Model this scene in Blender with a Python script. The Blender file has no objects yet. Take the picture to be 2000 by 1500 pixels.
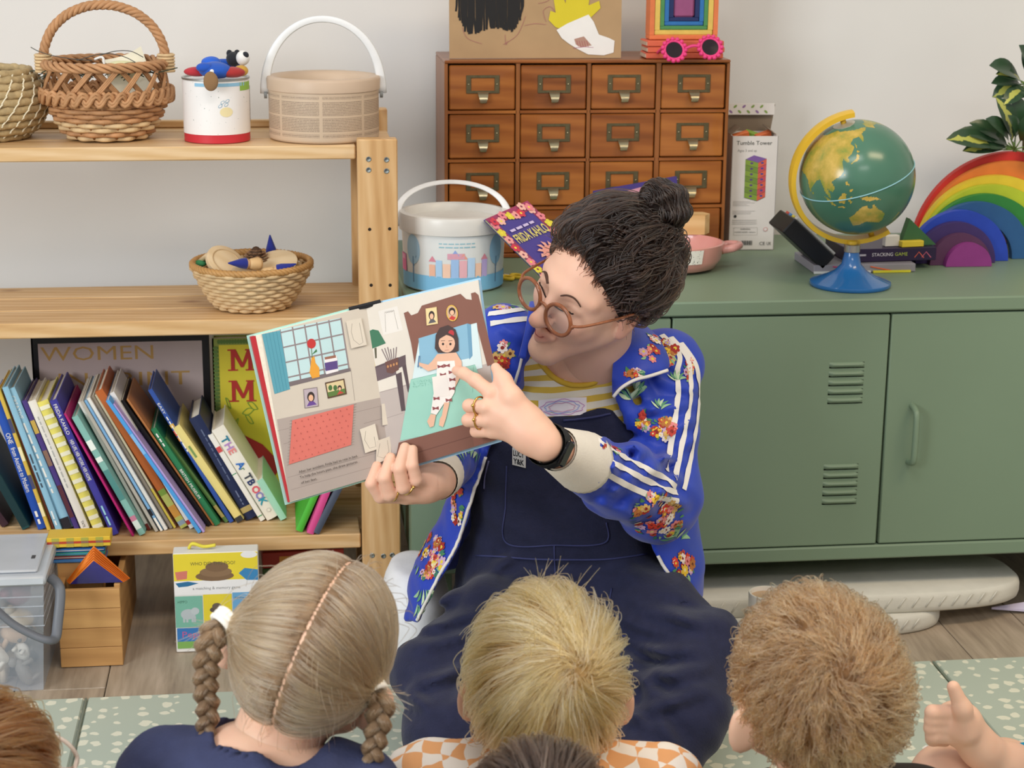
import bpy, bmesh, math, random
import numpy as np
from mathutils import Vector, Matrix, noise
from mathutils.bvhtree import BVHTree

SC = bpy.context.scene
COL = SC.collection
random.seed(7)
RNG = np.random.default_rng(7)
PI = math.pi

# ------------------------------------------------------------------ camera
CF, CP, CA, CR, CH = 3600.0, math.radians(15.0), math.radians(7.2), 0.0085, 1.264
CPOS = Vector((0, 0, CH))
FW = Vector((math.sin(CA) * math.cos(CP), math.cos(CA) * math.cos(CP), -math.sin(CP)))
_r0 = Vector((math.cos(CA), -math.sin(CA), 0)); _u0 = _r0.cross(FW)
RT = math.cos(CR) * _r0 + math.sin(CR) * _u0
UP = -math.sin(CR) * _r0 + math.cos(CR) * _u0
cam_d = bpy.data.cameras.new('camera'); cam = bpy.data.objects.new('camera', cam_d); COL.objects.link(cam)
cam_d.sensor_fit = 'HORIZONTAL'; cam_d.sensor_width = 36.0; cam_d.lens = 36.0 * CF / 2000.0
cam_d.clip_start = 0.05; cam_d.clip_end = 60
cam.matrix_world = Matrix(((RT.x, UP.x, -FW.x, 0), (RT.y, UP.y, -FW.y, 0), (RT.z, UP.z, -FW.z, CH), (0, 0, 0, 1)))
cam_d.dof.use_dof = True; cam_d.dof.focus_distance = 2.62; cam_d.dof.aperture_fstop = 11.0
SC.camera = cam

# ------------------------------------------------------------------ light
vs = SC.view_settings
vs.view_transform = 'Standard'; vs.look = 'None'; vs.gamma = 1.0; vs.use_curve_mapping = False; vs.exposure = 0.0
w = bpy.data.worlds.new('room_air'); SC.world = w; w.use_nodes = True
w.node_tree.nodes['Background'].inputs[0].default_value = (1.0, 0.99, 0.98, 1)
w.node_tree.nodes['Background'].inputs[1].default_value = 0.57

def area(name, loc, aim, sx, sy, power, color):
    l = bpy.data.lights.new(name, 'AREA'); l.shape = 'RECTANGLE'; l.size = sx; l.size_y = sy; l.energy = power; l.color = color
    o = bpy.data.objects.new(name, l); COL.objects.link(o); o.location = loc
    o.rotation_euler = (Vector(aim) - Vector(loc)).to_track_quat('-Z', 'Y').to_euler()
    return o
# three ceiling panels and the daylight of a window in the wall to the camera's left
area('ceiling_panel_light', (0.15, 1.35, 2.6), (0.15, 1.35, 0), 1.2, 0.5, 18, (1.0, 0.97, 0.94))
area('ceiling_panel_light', (1.9, 1.6, 2.6), (1.9, 1.6, 0), 1.2, 0.5, 27, (1.0, 0.77, 0.48))
area('ceiling_panel_light', (0.7, -0.6, 2.6), (0.7, -0.6, 0), 1.2, 0.5, 22, (1.0, 0.97, 0.94))
area('window_daylight', (-2.4, 0.1, 1.7), (0.3, 2.9, 0.7), 1.4, 1.2, 82, (0.94, 0.975, 1.0))

def ray(px, py):
    return FW + RT * ((px - 1000) / CF) - UP * ((py - 750) / CF)
def at(px, py, Y):          # the point of the vertical plane y = Y seen at a pixel
    d = ray(px, py); return CPOS + d * (Y / d.y)
def on(px, py, Z):          # the point of the level plane z = Z seen at a pixel
    d = ray(px, py); return CPOS + d * ((Z - CH) / d.z)
# ------------------------------------------------------------------ materials
def lin(h):
    if not isinstance(h, str): return tuple(h)
    h = h.lstrip('#'); out = []
    for i in (0, 2, 4):
        c = int(h[i:i + 2], 16) / 255
        out.append(c / 12.92 if c <= 0.04045 else ((c + 0.055) / 1.055) ** 2.4)
    return tuple(out)
MATS = {}
def nn(nt, typ, **kw):
    n = nt.nodes.new(typ)
    for k, v in kw.items(): setattr(n, k, v)
    return n
def base(name):
    m = bpy.data.materials.new(name); m.use_nodes = True
    return m, m.node_tree, m.node_tree.nodes['Principled BSDF']
def rgba(h): return (*lin(h), 1)
def coords(nt, scale=(1, 1, 1), rnd=True, rot=(0, 0, 0)):
    tc = nn(nt, 'ShaderNodeTexCoord'); mp = nn(nt, 'ShaderNodeMapping'); mp.inputs['Scale'].default_value = scale
    mp.inputs['Rotation'].default_value = rot
    src = tc.outputs['Object']
    if rnd:
        oi = nn(nt, 'ShaderNodeObjectInfo'); ad = nn(nt, 'ShaderNodeVectorMath', operation='MULTIPLY_ADD')
        ad.inputs[1].default_value = (0, 0, 0)
        mu = nn(nt, 'ShaderNodeVectorMath', operation='SCALE'); mu.inputs[0].default_value = (7.3, 3.9, 5.1)
        nt.links.new(oi.outputs['Random'], mu.inputs['Scale'])
        ad2 = nn(nt, 'ShaderNodeVectorMath', operation='ADD')
        nt.links.new(src, ad2.inputs[0]); nt.links.new(mu.outputs[0], ad2.inputs[1]); src = ad2.outputs[0]
        nt.nodes.remove(ad)
    nt.links.new(src, mp.inputs['Vector'])
    return mp.outputs[0]
def tnoise(nt, vec, scale, detail=3, rough=.5, dist=0):
    n = nn(nt, 'ShaderNodeTexNoise'); n.inputs['Scale'].default_value = scale; n.inputs['Detail'].default_value = detail
    n.inputs['Roughness'].default_value = rough; n.inputs['Distortion'].default_value = dist
    nt.links.new(vec, n.inputs['Vector']); return n.outputs['Fac']
def ramp(nt, fac, stops, interp='LINEAR'):
    r = nn(nt, 'ShaderNodeValToRGB'); e = r.color_ramp.elements; r.color_ramp.interpolation = interp
    while len(e) < len(stops): e.new(.5)
    for el, (p, c) in zip(e, stops): el.position = p; el.color = rgba(c)
    nt.links.new(fac, r.inputs[0]); return r.outputs[0]
def mixc(nt, fac, a, b, typ='MIX'):
    m = nn(nt, 'ShaderNodeMix', data_type='RGBA', blend_type=typ)
    for inp, v in ((m.inputs[0], fac), (m.inputs[6], a), (m.inputs[7], b)):
        if isinstance(v, bpy.types.NodeSocket): nt.links.new(v, inp)
        else: inp.default_value = v if not isinstance(v, str) else rgba(v)
    return m.outputs[2]
def math_(nt, op, a, b=None, c=None):
    m = nn(nt, 'ShaderNodeMath', operation=op)
    for inp, v in zip(m.inputs, (a, b, c)):
        if v is None: continue
        if isinstance(v, bpy.types.NodeSocket): nt.links.new(v, inp)
        else: inp.default_value = v
    return m.outputs[0]
def bump(nt, bs, h, strength=.3, dist=.002):
    b = nn(nt, 'ShaderNodeBump'); b.inputs['Strength'].default_value = strength; b.inputs['Distance'].default_value = dist
    nt.links.new(h, b.inputs['Height']); nt.links.new(b.outputs[0], bs.inputs['Normal'])
def M(name, col='#888888', rough=.55, var=.06, vs=25, bmp=0, bs=300, metal=0, spec=.4, coat=0, trans=0, alpha=1, sheen=0, sss=0, emit=0, ior=1.45):
    if name in MATS: return MATS[name]
    m, nt, b = base(name); c = rgba(col)
    b.inputs['Roughness'].default_value = rough; b.inputs['Metallic'].default_value = metal
    b.inputs['Specular IOR Level'].default_value = spec; b.inputs['Coat Weight'].default_value = coat
    b.inputs['Transmission Weight'].default_value = trans; b.inputs['Alpha'].default_value = alpha
    b.inputs['Sheen Weight'].default_value = sheen; b.inputs['IOR'].default_value = ior
    if sss:
        b.inputs['Subsurface Weight'].default_value = sss; b.inputs['Subsurface Radius'].default_value = (.9, .3, .15); b.inputs['Subsurface Scale'].default_value = .01
    vec = coords(nt)
    if var:
        n = tnoise(nt, vec, vs)
        dk = tuple(x * (1 - var * 2.2) for x in c[:3]) + (1,); lt = tuple(min(1, x * (1 + var * 2.2)) for x in c[:3]) + (1,)
        nt.links.new(mixc(nt, n, dk, lt), b.inputs['Base Color'])
    else: b.inputs['Base Color'].default_value = c
    if bmp: bump(nt, b, tnoise(nt, vec, bs, 2), bmp)
    MATS[name] = m; return m
def C(h, rough=.6, **kw):   # plain print / paint colour
    return M('paint_' + h.lstrip('#') + ('_%d' % int(rough * 100)), h, rough, var=.03, **kw)
def WOOD(name, light, mid, dark, axis=0, fine=60, rough=.5, knots=False, coat=0, streak=9):
    if name in MATS: return MATS[name]
    m, nt, b = base(name)
    sc = [1.0, 1.0, 1.0]; sc[axis] = .09
    vec = coords(nt, tuple(sc))
    a = tnoise(nt, vec, streak, 3, .55, .8); f = tnoise(nt, vec, fine * 3, 2)
    s = math_(nt, 'MULTIPLY_ADD', f, .25, math_(nt, 'MULTIPLY', a, .85))
    w = nn(nt, 'ShaderNodeTexWave', wave_type='BANDS', bands_direction='DIAGONAL'); w.inputs['Scale'].default_value = fine * .5
    w.inputs['Distortion'].default_value = 5; w.inputs['Detail'].default_value = 2; w.inputs['Detail Scale'].default_value = .6
    nt.links.new(vec, w.inputs['Vector'])
    s = math_(nt, 'MULTIPLY_ADD', w.outputs['Fac'], .16, math_(nt, 'SUBTRACT', s, .08))
    c = ramp(nt, s, [(.25, dark), (.5, mid), (.72, light)])
    if knots:
        sk = [9.0, 9.0, 9.0]; sk[axis] = 4.5
        vo = nn(nt, 'ShaderNodeTexVoronoi'); vo.inputs['Scale'].default_value = 1.0; nt.links.new(coords(nt, tuple(sk)), vo.inputs['Vector'])
        k = nn(nt, 'ShaderNodeMapRange'); k.inputs[1].default_value = .04; k.inputs[2].default_value = .13; k.inputs[3].default_value = .8; k.inputs[4].default_value = 0
        nt.links.new(vo.outputs['Distance'], k.inputs[0])
        c = mixc(nt, k.outputs[0], c, knots)
    nt.links.new(c, b.inputs['Base Color']); b.inputs['Roughness'].default_value = rough; b.inputs['Coat Weight'].default_value = coat
    b.inputs['Specular IOR Level'].default_value = .35
    bump(nt, b, s, .12, .001)
    MATS[name] = m; return m

# ------------------------------------------------------------------ scene graph
def _props(o, label=None, cat=None, group=None, kind=None):
    if label: o['label'] = label
    if cat: o['category'] = cat
    if group: o['group'] = group
    if kind: o['kind'] = kind
    return o
def thing(name, label, cat, loc=(0, 0, 0), rot=(0, 0, 0), group=None):
    o = bpy.data.objects.new(name, None); COL.objects.link(o); o.empty_display_size = .03
    o.location = loc; o.rotation_euler = rot
    return _props(o, label, cat, group)
def copy_tree(o, parent=None):
    c = o.copy(); COL.objects.link(c); c.parent = parent
    for ch in list(o.children):
        copy_tree(ch, c)
    return c

class MB:
    def __init__(s): s.v = []; s.f = []; s.mi = []; s.X = None
    def add(s, v, f, mi=0):
        n = len(s.v)
        if s.X is not None: v = [s.X @ Vector(p) for p in v]
        s.v += [tuple(p) for p in v]; s.f += [tuple(i + n for i in q) for q in f]; s.mi += [mi] * len(f); return s
    def box(s, x0, x1, y0, y1, z0, z1, mi=0, c=0.0):
        lo = (min(x0, x1), min(y0, y1), min(z0, z1)); hi = (max(x0, x1), max(y0, y1), max(z0, z1))
        if c <= 0:
            v = [(a, b, d) for a in (lo[0], hi[0]) for b in (lo[1], hi[1]) for d in (lo[2], hi[2])]
            return s.add(v, [(0, 1, 3, 2), (4, 6, 7, 5), (0, 4, 5, 1), (2, 3, 7, 6), (0, 2, 6, 4), (1, 5, 7, 3)], mi)
        c = min(c, *[(hi[i] - lo[i]) * .45 for i in range(3)])
        v = []; ix = {}
        for sx in (0, 1):
            for sy in (0, 1):
                for sz in (0, 1):
                    for k in range(3):
                        p = []
                        for j, sg in enumerate((sx, sy, sz)):
                            e = hi[j] if sg else lo[j]
                            if j != k: e += -c if sg else c
                            p.append(e)
                        ix[(sx, sy, sz, k)] = len(v); v.append(tuple(p))
        f = []
        for k in range(3):
            a, b = [j for j in range(3) if j != k]
            for sg in (0, 1):
                q = []
                for (p, r) in ((0, 0), (1, 0), (1, 1), (0, 1)):
                    t = [0, 0, 0]; t[k] = sg; t[a] = p; t[b] = r; q.append(ix[(*t, k)])
                f.append(q)
            for p in (0, 1):
                for r in (0, 1):
                    t0 = [0, 0, 0]; t0[a] = p; t0[b] = r; t1 = list(t0); t1[k] = 1
                    f.append([ix[(*t0, a)], ix[(*t1, a)], ix[(*t1, b)], ix[(*t0, b)]])
        for sx in (0, 1):
            for sy in (0, 1):
                for sz in (0, 1): f.append([ix[(sx, sy, sz, k)] for k in range(3)])
        cen = Vector([(lo[j] + hi[j]) / 2 for j in range(3)]); ff = []
        for q in f:
            P = [Vector(v[i]) for i in q]; n = (P[1] - P[0]).cross(P[2] - P[0])
            ff.append(q if n.dot(sum(P, Vector()) / len(P) - cen) > 0 else q[::-1])
        return s.add(v, ff, mi)
    def lathe(s, prof, seg=32, mi=0, cap0=True, cap1=True, org=(0, 0, 0), a0=0, a1=2 * PI, mis=None):
        full = abs(a1 - a0 - 2 * PI) < 1e-6; m = seg if full else seg + 1
        v = []; f = []
        for (r, z) in prof:
            for i in range(m):
                a = a0 + (a1 - a0) * i / seg
                v.append((org[0] + r * math.cos(a), org[1] + r * math.sin(a), org[2] + z))
        n = len(prof)
        for j in range(n - 1):
            g = []
            for i in range(seg):
                k = (i + 1) % m
                g.append((j * m + i, j * m + k, (j + 1) * m + k, (j + 1) * m + i))
            f.append(g)
        base_ = len(s.v)
        allf = [q for g in f for q in g]; s.add(v, allf, mi)
        if mis:
            cnt = len(s.mi) - len(allf)
            for j in range(n - 1):
                for i in range(seg): s.mi[cnt + j * seg + i] = mis[j]
        if full and cap0 and prof[0][0] > 1e-6 and not (abs(prof[0][1] - prof[1][1]) < 1e-7 and prof[1][0] < prof[0][0]): s.f.append(tuple(base_ + i for i in reversed(range(m)))); s.mi.append(mis[0] if mis else mi)
        if full and cap1 and prof[-1][0] > 1e-6 and not (abs(prof[-1][1] - prof[-2][1]) < 1e-7 and prof[-2][0] < prof[-1][0]): s.f.append(tuple(base_ + (n - 1) * m + i for i in range(m))); s.mi.append(mis[-1] if mis else mi)
        return s
    def tube(s, pts, r, seg=6, closed=False, mi=0, flat=1.0, upv=None, caps=True):
        P = [Vector(p) for p in pts]; n = len(P)
        if n < 2: return s
        R = list(r) if hasattr(r, '__len__') else [r] * n
        v = []; prev = Vector(upv) if upv is not None else None
        for i in range(n):
            t = (P[(i + 1) % n] - P[i - 1]) if closed else (P[min(i + 1, n - 1)] - P[max(i - 1, 0)])
            if t.length < 1e-9: t = Vector((0, 0, 1))
            t.normalize()
            if prev is None:
                prev = Vector((0, 0, 1)) if abs(t.z) < .9 else Vector((1, 0, 0))
            base_n = Vector(upv) if upv is not None else prev
            nrm = base_n - t * base_n.dot(t)
            if nrm.length < 1e-6: nrm = t.orthogonal()
            nrm.normalize(); b = t.cross(nrm); prev = nrm
            for k in range(seg):
                a = 2 * PI * k / seg
                v.append(P[i] + (nrm * math.cos(a) * flat + b * math.sin(a)) * R[i])
        f = []
        for i in range(n if closed else n - 1):
            j = (i + 1) % n
            for k in range(seg):
                l = (k + 1) % seg; f.append((i * seg + k, i * seg + l, j * seg + l, j * seg + k))
        if caps and not closed:
            f.append(tuple(reversed(range(seg)))); f.append(tuple((n - 1) * seg + k for k in range(seg)))
        return s.add(v, f, mi)
    def ball(s, c, r, seg=12, rings=8, mi=0, X=None):
        r = r if hasattr(r, '__len__') else (r, r, r); v = []; f = []
        for j in range(1, rings):
            t = PI * j / rings
            for i in range(seg):
                a = 2 * PI * i / seg
                p = Vector((r[0] * math.sin(t) * math.cos(a), r[1] * math.sin(t) * math.sin(a), r[2] * math.cos(t)))
                v.append((X @ p if X is not None else p) + Vector(c))
        for j in range(rings - 2):
            for i in range(seg):
                k = (i + 1) % seg; f.append((j * seg + i, (j + 1) * seg + i, (j + 1) * seg + k, j * seg + k))
        t = Vector((0, 0, r[2])); b = -t; n = len(v)
        v += [(X @ t if X is not None else t) + Vector(c), (X @ b if X is not None else b) + Vector(c)]
        for i in range(seg):
            k = (i + 1) % seg; f.append((n, i, k)); f.append((n + 1, (rings - 2) * seg + k, (rings - 2) * seg + i))
        return s.add(v, f, mi)
    def prism(s, pts, z0, z1, mi=0, X=None, mside=None):
        n = len(pts); ar = sum(pts[i][0] * pts[(i + 1) % n][1] - pts[(i + 1) % n][0] * pts[i][1] for i in range(n))
        if ar < 0: pts = pts[::-1]
        v = [Vector((p[0], p[1], z0)) for p in pts] + [Vector((p[0], p[1], z1)) for p in pts]
        if X is not None: v = [X @ p for p in v]
        s.add(v, [tuple(reversed(range(n))), tuple(range(n, 2 * n))], mi)
        k = len(s.v) - 2 * n
        for i in range(n):
            j = (i + 1) % n; s.f.append((k + i, k + j, k + n + j, k + n + i)); s.mi.append(mi if mside is None else mside)
        return s
    def grid(s, fn, nu, nv, mi=0, cu=False):
        v = [fn(i / (nu if cu else nu - 1), j / (nv - 1)) for j in range(nv) for i in range(nu)]; f = []
        for j in range(nv - 1):
            for i in range(nu if cu else nu - 1):
                k = (i + 1) % nu; f.append((j * nu + i, j * nu + k, (j + 1) * nu + k, (j + 1) * nu + i))
        return s.add(v, f, mi)
    def build(s, name, mats, parent=None, smooth=False, label=None, cat=None, group=None, kind=None, loc=None, rot=None):
        me = bpy.data.meshes.new(name); me.from_pydata(s.v, [], s.f)
        mats = mats if isinstance(mats, (list, tuple)) else [mats]
        for m in mats: me.materials.append(m)
        if len(mats) > 1: me.polygons.foreach_set('material_index', s.mi)
        if smooth is True: me.polygons.foreach_set('use_smooth', [True] * len(me.polygons))
        elif smooth: me.polygons.foreach_set('use_smooth', [True] * len(me.polygons)); me.set_sharp_from_angle(angle=math.radians(smooth))
        me.update()
        o = bpy.data.objects.new(name, me); COL.objects.link(o); o.parent = parent
        if loc is not None: o.location = loc
        if rot is not None: o.rotation_euler = rot
        return _props(o, label, cat, group, kind)
def spline(pts, n=8, closed=False):
    P = [Vector(p) for p in pts]; out = []; m = len(P)
    rng = range(m if closed else m - 1)
    for i in rng:
        if closed: a, b, c, d = P[i - 1], P[i], P[(i + 1) % m], P[(i + 2) % m]
        else: a, b, c, d = P[max(i - 1, 0)], P[i], P[i + 1], P[min(i + 2, m - 1)]
        for k in range(n):
            t = k / n
            out.append(.5 * ((2 * b) + (c - a) * t + (2 * a - 5 * b + 4 * c - d) * t * t + (3 * b - a - 3 * c + d) * t ** 3))
    if not closed: out.append(P[-1])
    return out
def lerp(a, b, t): return a + (b - a) * t

# ------------------------------------------------------------------ lettering and flat print
TXT = {}
def text_mesh(s, bold=0.0):
    if (s, bold) in TXT: return TXT[(s, bold)]
    cu = bpy.data.curves.new('lettering', 'FONT'); cu.body = s; cu.resolution_u = 2; cu.offset = bold; cu.align_x = 'LEFT'
    o = bpy.data.objects.new('lettering', cu); COL.objects.link(o)
    dg = bpy.context.evaluated_depsgraph_get(); me = o.evaluated_get(dg).to_mesh()
    v = [tuple(p.co[:2]) for p in me.vertices]; f = [tuple(p.vertices) for p in me.polygons]
    o.evaluated_get(dg).to_mesh_clear(); bpy.data.objects.remove(o); bpy.data.curves.remove(cu)
    if v:
        x0 = min(p[0] for p in v); x1 = max(p[0] for p in v); y0 = min(p[1] for p in v); y1 = max(p[1] for p in v)
    else: x0, x1, y0, y1 = 0, 1, 0, 1
    TXT[(s, bold)] = (v, f, x0, x1, y0, y1); return TXT[(s, bold)]
class Print:
    """flat print: coloured shapes laid on a surface given by fn(u, v, lift) -> point"""
    def __init__(s, fn, step=.00012, curved=False): s.fn = fn; s.mb = MB(); s.mats = []; s.k = 0; s.step = min(step, .000016); s.base = .00015; s.curved = curved
    def slot(s, col):
        m = C(col) if isinstance(col, str) else col
        if m not in s.mats: s.mats.append(m)
        return s.mats.index(m)
    def poly(s, pts, col, lift=None):
        s.k += 1; l = s.base + (lift if lift is not None else s.k) * s.step
        ar = sum(pts[i][0] * pts[(i + 1) % len(pts)][1] - pts[(i + 1) % len(pts)][0] * pts[i][1] for i in range(len(pts)))
        if ar < 0: pts = pts[::-1]
        s.mb.add([s.fn(u, v, l) for u, v in pts], [tuple(range(len(pts)))], s.slot(col)); return s
    def rect(s, u0, v0, u1, v1, col):
        if s.curved:
            n = max(1, int(abs(u1 - u0) / .006)); s.k += 1; l = s.base + s.k * s.step
            s.mb.add([s.fn(u0 + (u1 - u0) * i / n, v, l) for i in range(n + 1) for v in (v0, v1)], [(2 * i, 2 * i + 2, 2 * i + 3, 2 * i + 1) for i in range(n)], s.slot(col)); return s
        return s.poly([(u0, v0), (u1, v0), (u1, v1), (u0, v1)], col)
    def ell(s, u, v, ru, rv, col, n=18, rot=0):
        c, q = math.cos(rot), math.sin(rot)
        if s.curved:
            s.k += 1; l = s.base + s.k * s.step; K = 4; V = [s.fn(u, v, l)]; F = []
            for k in range(1, K + 1):
                for i in range(n):
                    a = 2 * PI * i / n; x, y = ru * k / K * math.cos(a), rv * k / K * math.sin(a); V.append(s.fn(u + x * c - y * q, v + x * q + y * c, l))
            F += [(0, 1 + i, 1 + (i + 1) % n) for i in range(n)]
            for k in range(K - 1): F += [(1 + k * n + i, 1 + (k + 1) * n + i, 1 + (k + 1) * n + (i + 1) % n, 1 + k * n + (i + 1) % n) for i in range(n)]
            s.mb.add(V, F, s.slot(col)); return s
        return s.poly([(u + ru * math.cos(a) * c - rv * math.sin(a) * q, v + ru * math.cos(a) * q + rv * math.sin(a) * c) for a in [2 * PI * i / n for i in range(n)]], col)
    def line(s, pts, wd, col, lift=None):
        s.k += 1; l = s.base + (lift if lift is not None else s.k) * s.step; P = [Vector((p[0], p[1])) for p in pts]; v = []
        for i, p in enumerate(P):
            t = P[min(i + 1, len(P) - 1)] - P[max(i - 1, 0)]; t = t.normalized() if t.length > 0 else Vector((1, 0)); n = Vector((-t.y, t.x)) * wd / 2
            v += [s.fn(p.x - n.x, p.y - n.y, l), s.fn(p.x + n.x, p.y + n.y, l)]
        s.mb.add(v, [(2 * i, 2 * i + 2, 2 * i + 3, 2 * i + 1) for i in range(len(P) - 1)], s.slot(col)); return s
    def words(s, u, v, L, h, col, rot=0.0):      # print too small to read: word-long strokes
        rr = random.Random(int(abs(u * 9e5) + abs(v * 7e5)) % 9973); t = 0.0; c, q = math.cos(rot), math.sin(rot)
        while t < L - h:
            w_ = min(L - t, h * rr.uniform(1.6, 4.2)); s.line([(u + c * t - q * h * .5, v + q * t + c * h * .5), (u + c * (t + w_) - q * h * .5, v + q * (t + w_) + c * h * .5)], h * .62, col); t += w_ + h * .7
        return s
    def frame(s, u0, v0, u1, v1, wd, col): return s.line([(u0, v0), (u1, v0)], wd, col).line([(u1, v0), (u1, v1)], wd, col).line([(u1, v1), (u0, v1)], wd, col).line([(u0, v1), (u0, v0)], wd, col)
    def text(s, st, u, v, h, col, width=None, rot=0, bold=0.0, center=False):
        tv, tf, x0, x1, y0, y1 = text_mesh(st, bold); s.k += 1; l = s.base + s.k * s.step
        k = h / .7; kx = k if width is None else width / max(x1 - x0, 1e-6); c, q = math.cos(rot), math.sin(rot)
        off = -(x1 - x0) / 2 * kx if center else 0
        P = []
        for (a, b) in tv:
            a = (a - x0) * kx + off; b = b * k
            P.append(s.fn(u + a * c - b * q, v + a * q + b * c, l))
        s.mb.add(P, tf, s.slot(col)); return s
    def build(s, name, parent, label=None): return s.mb.build(name, s.mats, parent, label=label, kind='stuff')
def plane_fn(o, eu, ev):
    o, eu, ev = Vector(o), Vector(eu), Vector(ev); n = eu.cross(ev).normalized()
    return lambda u, v, l: o + eu * u + ev * v + n * l
def cyl_fn(r, a0=-PI / 2, z0=0, taper=0.0):   # u metres round the front, v metres up
    return lambda u, v, l: Vector(((r + taper * v + l) * math.cos(a0 + u / r), (r + taper * v + l) * math.sin(a0 + u / r), z0 + v))
# ------------------------------------------------------------------ the room
WALL_Y = 3.60
def wall_mat():
    m, nt, b = base('white_wall_paint'); v = coords(nt, rnd=False)
    nt.links.new(ramp(nt, tnoise(nt, v, 3, 3), [(.3, '#dfdedb'), (.7, '#e5e4e1')]), b.inputs['Base Color'])
    b.inputs['Roughness'].default_value = .85; b.inputs['Specular IOR Level'].default_value = .2
    bump(nt, b, tnoise(nt, v, 160, 3), .12, .001); return m
MB().box(-4, 5, WALL_Y, WALL_Y + .1, -.02, 2.7).build('wall_back', wall_mat(), kind='structure')
def plank_mat():
    m, nt, b = base('grey_oak_plank')
    vec = coords(nt, (1, .09, 1)); a = tnoise(nt, vec, 16, 4, .6, 1.2); f = tnoise(nt, vec, 150, 2)
    s = math_(nt, 'MULTIPLY_ADD', f, .3, math_(nt, 'MULTIPLY', a, .8))
    c = ramp(nt, s, [(.3, '#7d6f61'), (.52, '#a3937f'), (.75, '#bcab97')])
    oi = nn(nt, 'ShaderNodeObjectInfo'); k = nn(nt, 'ShaderNodeMapRange'); k.inputs[3].default_value = .86; k.inputs[4].default_value = 1.08
    nt.links.new(oi.outputs['Random'], k.inputs[0])
    cc = nn(nt, 'ShaderNodeVectorMath', operation='SCALE'); nt.links.new(c, cc.inputs[0]); nt.links.new(k.outputs[0], cc.inputs['Scale'])
    nt.links.new(cc.outputs[0], b.inputs['Base Color']); b.inputs['Roughness'].default_value = .48
    bump(nt, b, s, .1, .001); return m
floor = MB().box(-4, 5, -2, WALL_Y, -.03, -.010).build('floor', M('floor_underlay', '#4a4036', .9), kind='structure')
PW, PL = .146, 1.25
pm = plank_mat(); proto = MB().box(.0008, PW - .0008, .0008, PL - .0008, -.010, 0, c=.0012)
x = -1.62; i = 0; first = None
while x < 2.6:
    y = .35 - (i * .47) % PL
    while y < WALL_Y:
        if first is None:
            first = proto.build('plank', pm, floor, loc=(x, y, 0)); o = first
        else:
            o = first.copy(); COL.objects.link(o); o.location = (x, y, 0)
        y += PL
    x += PW; i += 1

# the padded play mat
def mat_print():
    m, nt, b = base('sage_mat_with_cream_spots')
    v0 = coords(nt, (1, 1, 1), rnd=False)
    dn = nn(nt, 'ShaderNodeTexNoise'); dn.inputs['Scale'].default_value = 55; nt.links.new(v0, dn.inputs['Vector'])
    dv = nn(nt, 'ShaderNodeVectorMath', operation='MULTIPLY_ADD'); dv.inputs[1].default_value = (.016, .016, 0)
    nt.links.new(dn.outputs['Color'], dv.inputs[0]); nt.links.new(v0, dv.inputs[2])
    vo = nn(nt, 'ShaderNodeTexVoronoi', voronoi_dimensions='2D'); vo.inputs['Scale'].default_value = 33; vo.inputs['Randomness'].default_value = .72
    nt.links.new(dv.outputs[0], vo.inputs['Vector'])
    sep = nn(nt, 'ShaderNodeSeparateColor'); nt.links.new(vo.outputs['Color'], sep.inputs[0])
    th = math_(nt, 'MULTIPLY_ADD', sep.outputs[0], .20, .13)
    mr = nn(nt, 'ShaderNodeMapRange'); mr.inputs[1].default_value = -.02; mr.inputs[2].default_value = .03
    nt.links.new(math_(nt, 'SUBTRACT', th, vo.outputs['Distance']), mr.inputs[0])
    nt.links.new(mixc(nt, mr.outputs[0], '#b1bbac', '#deddc8'), b.inputs['Base Color'])
    b.inputs['Roughness'].default_value = .6
    bump(nt, b, tnoise(nt, v0, 500, 2), .1, .0006); return m
MZ = .014
mt = thing('play_mat', 'pale sage green padded play mat with cream spots on the floor', 'mat', (0, 0, 0))
mm = mat_print(); sx = [-1.05, -.33, .37, 1.07, 1.77]
for a, b_ in zip(sx[:-1], sx[1:]):
    MB().box(a + .0015, b_ - .0015, .75, 2.776, .0005, MZ, c=.004).build('mat_panel', mm, mt)
for a in sx[1:-1]:
    MB().tube([(a, .75, MZ - .001), (a, 2.77, MZ - .001)], .0022, 6).build('seam_piping', M('mat_piping', '#a3afa0', .7), mt, True)
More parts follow.
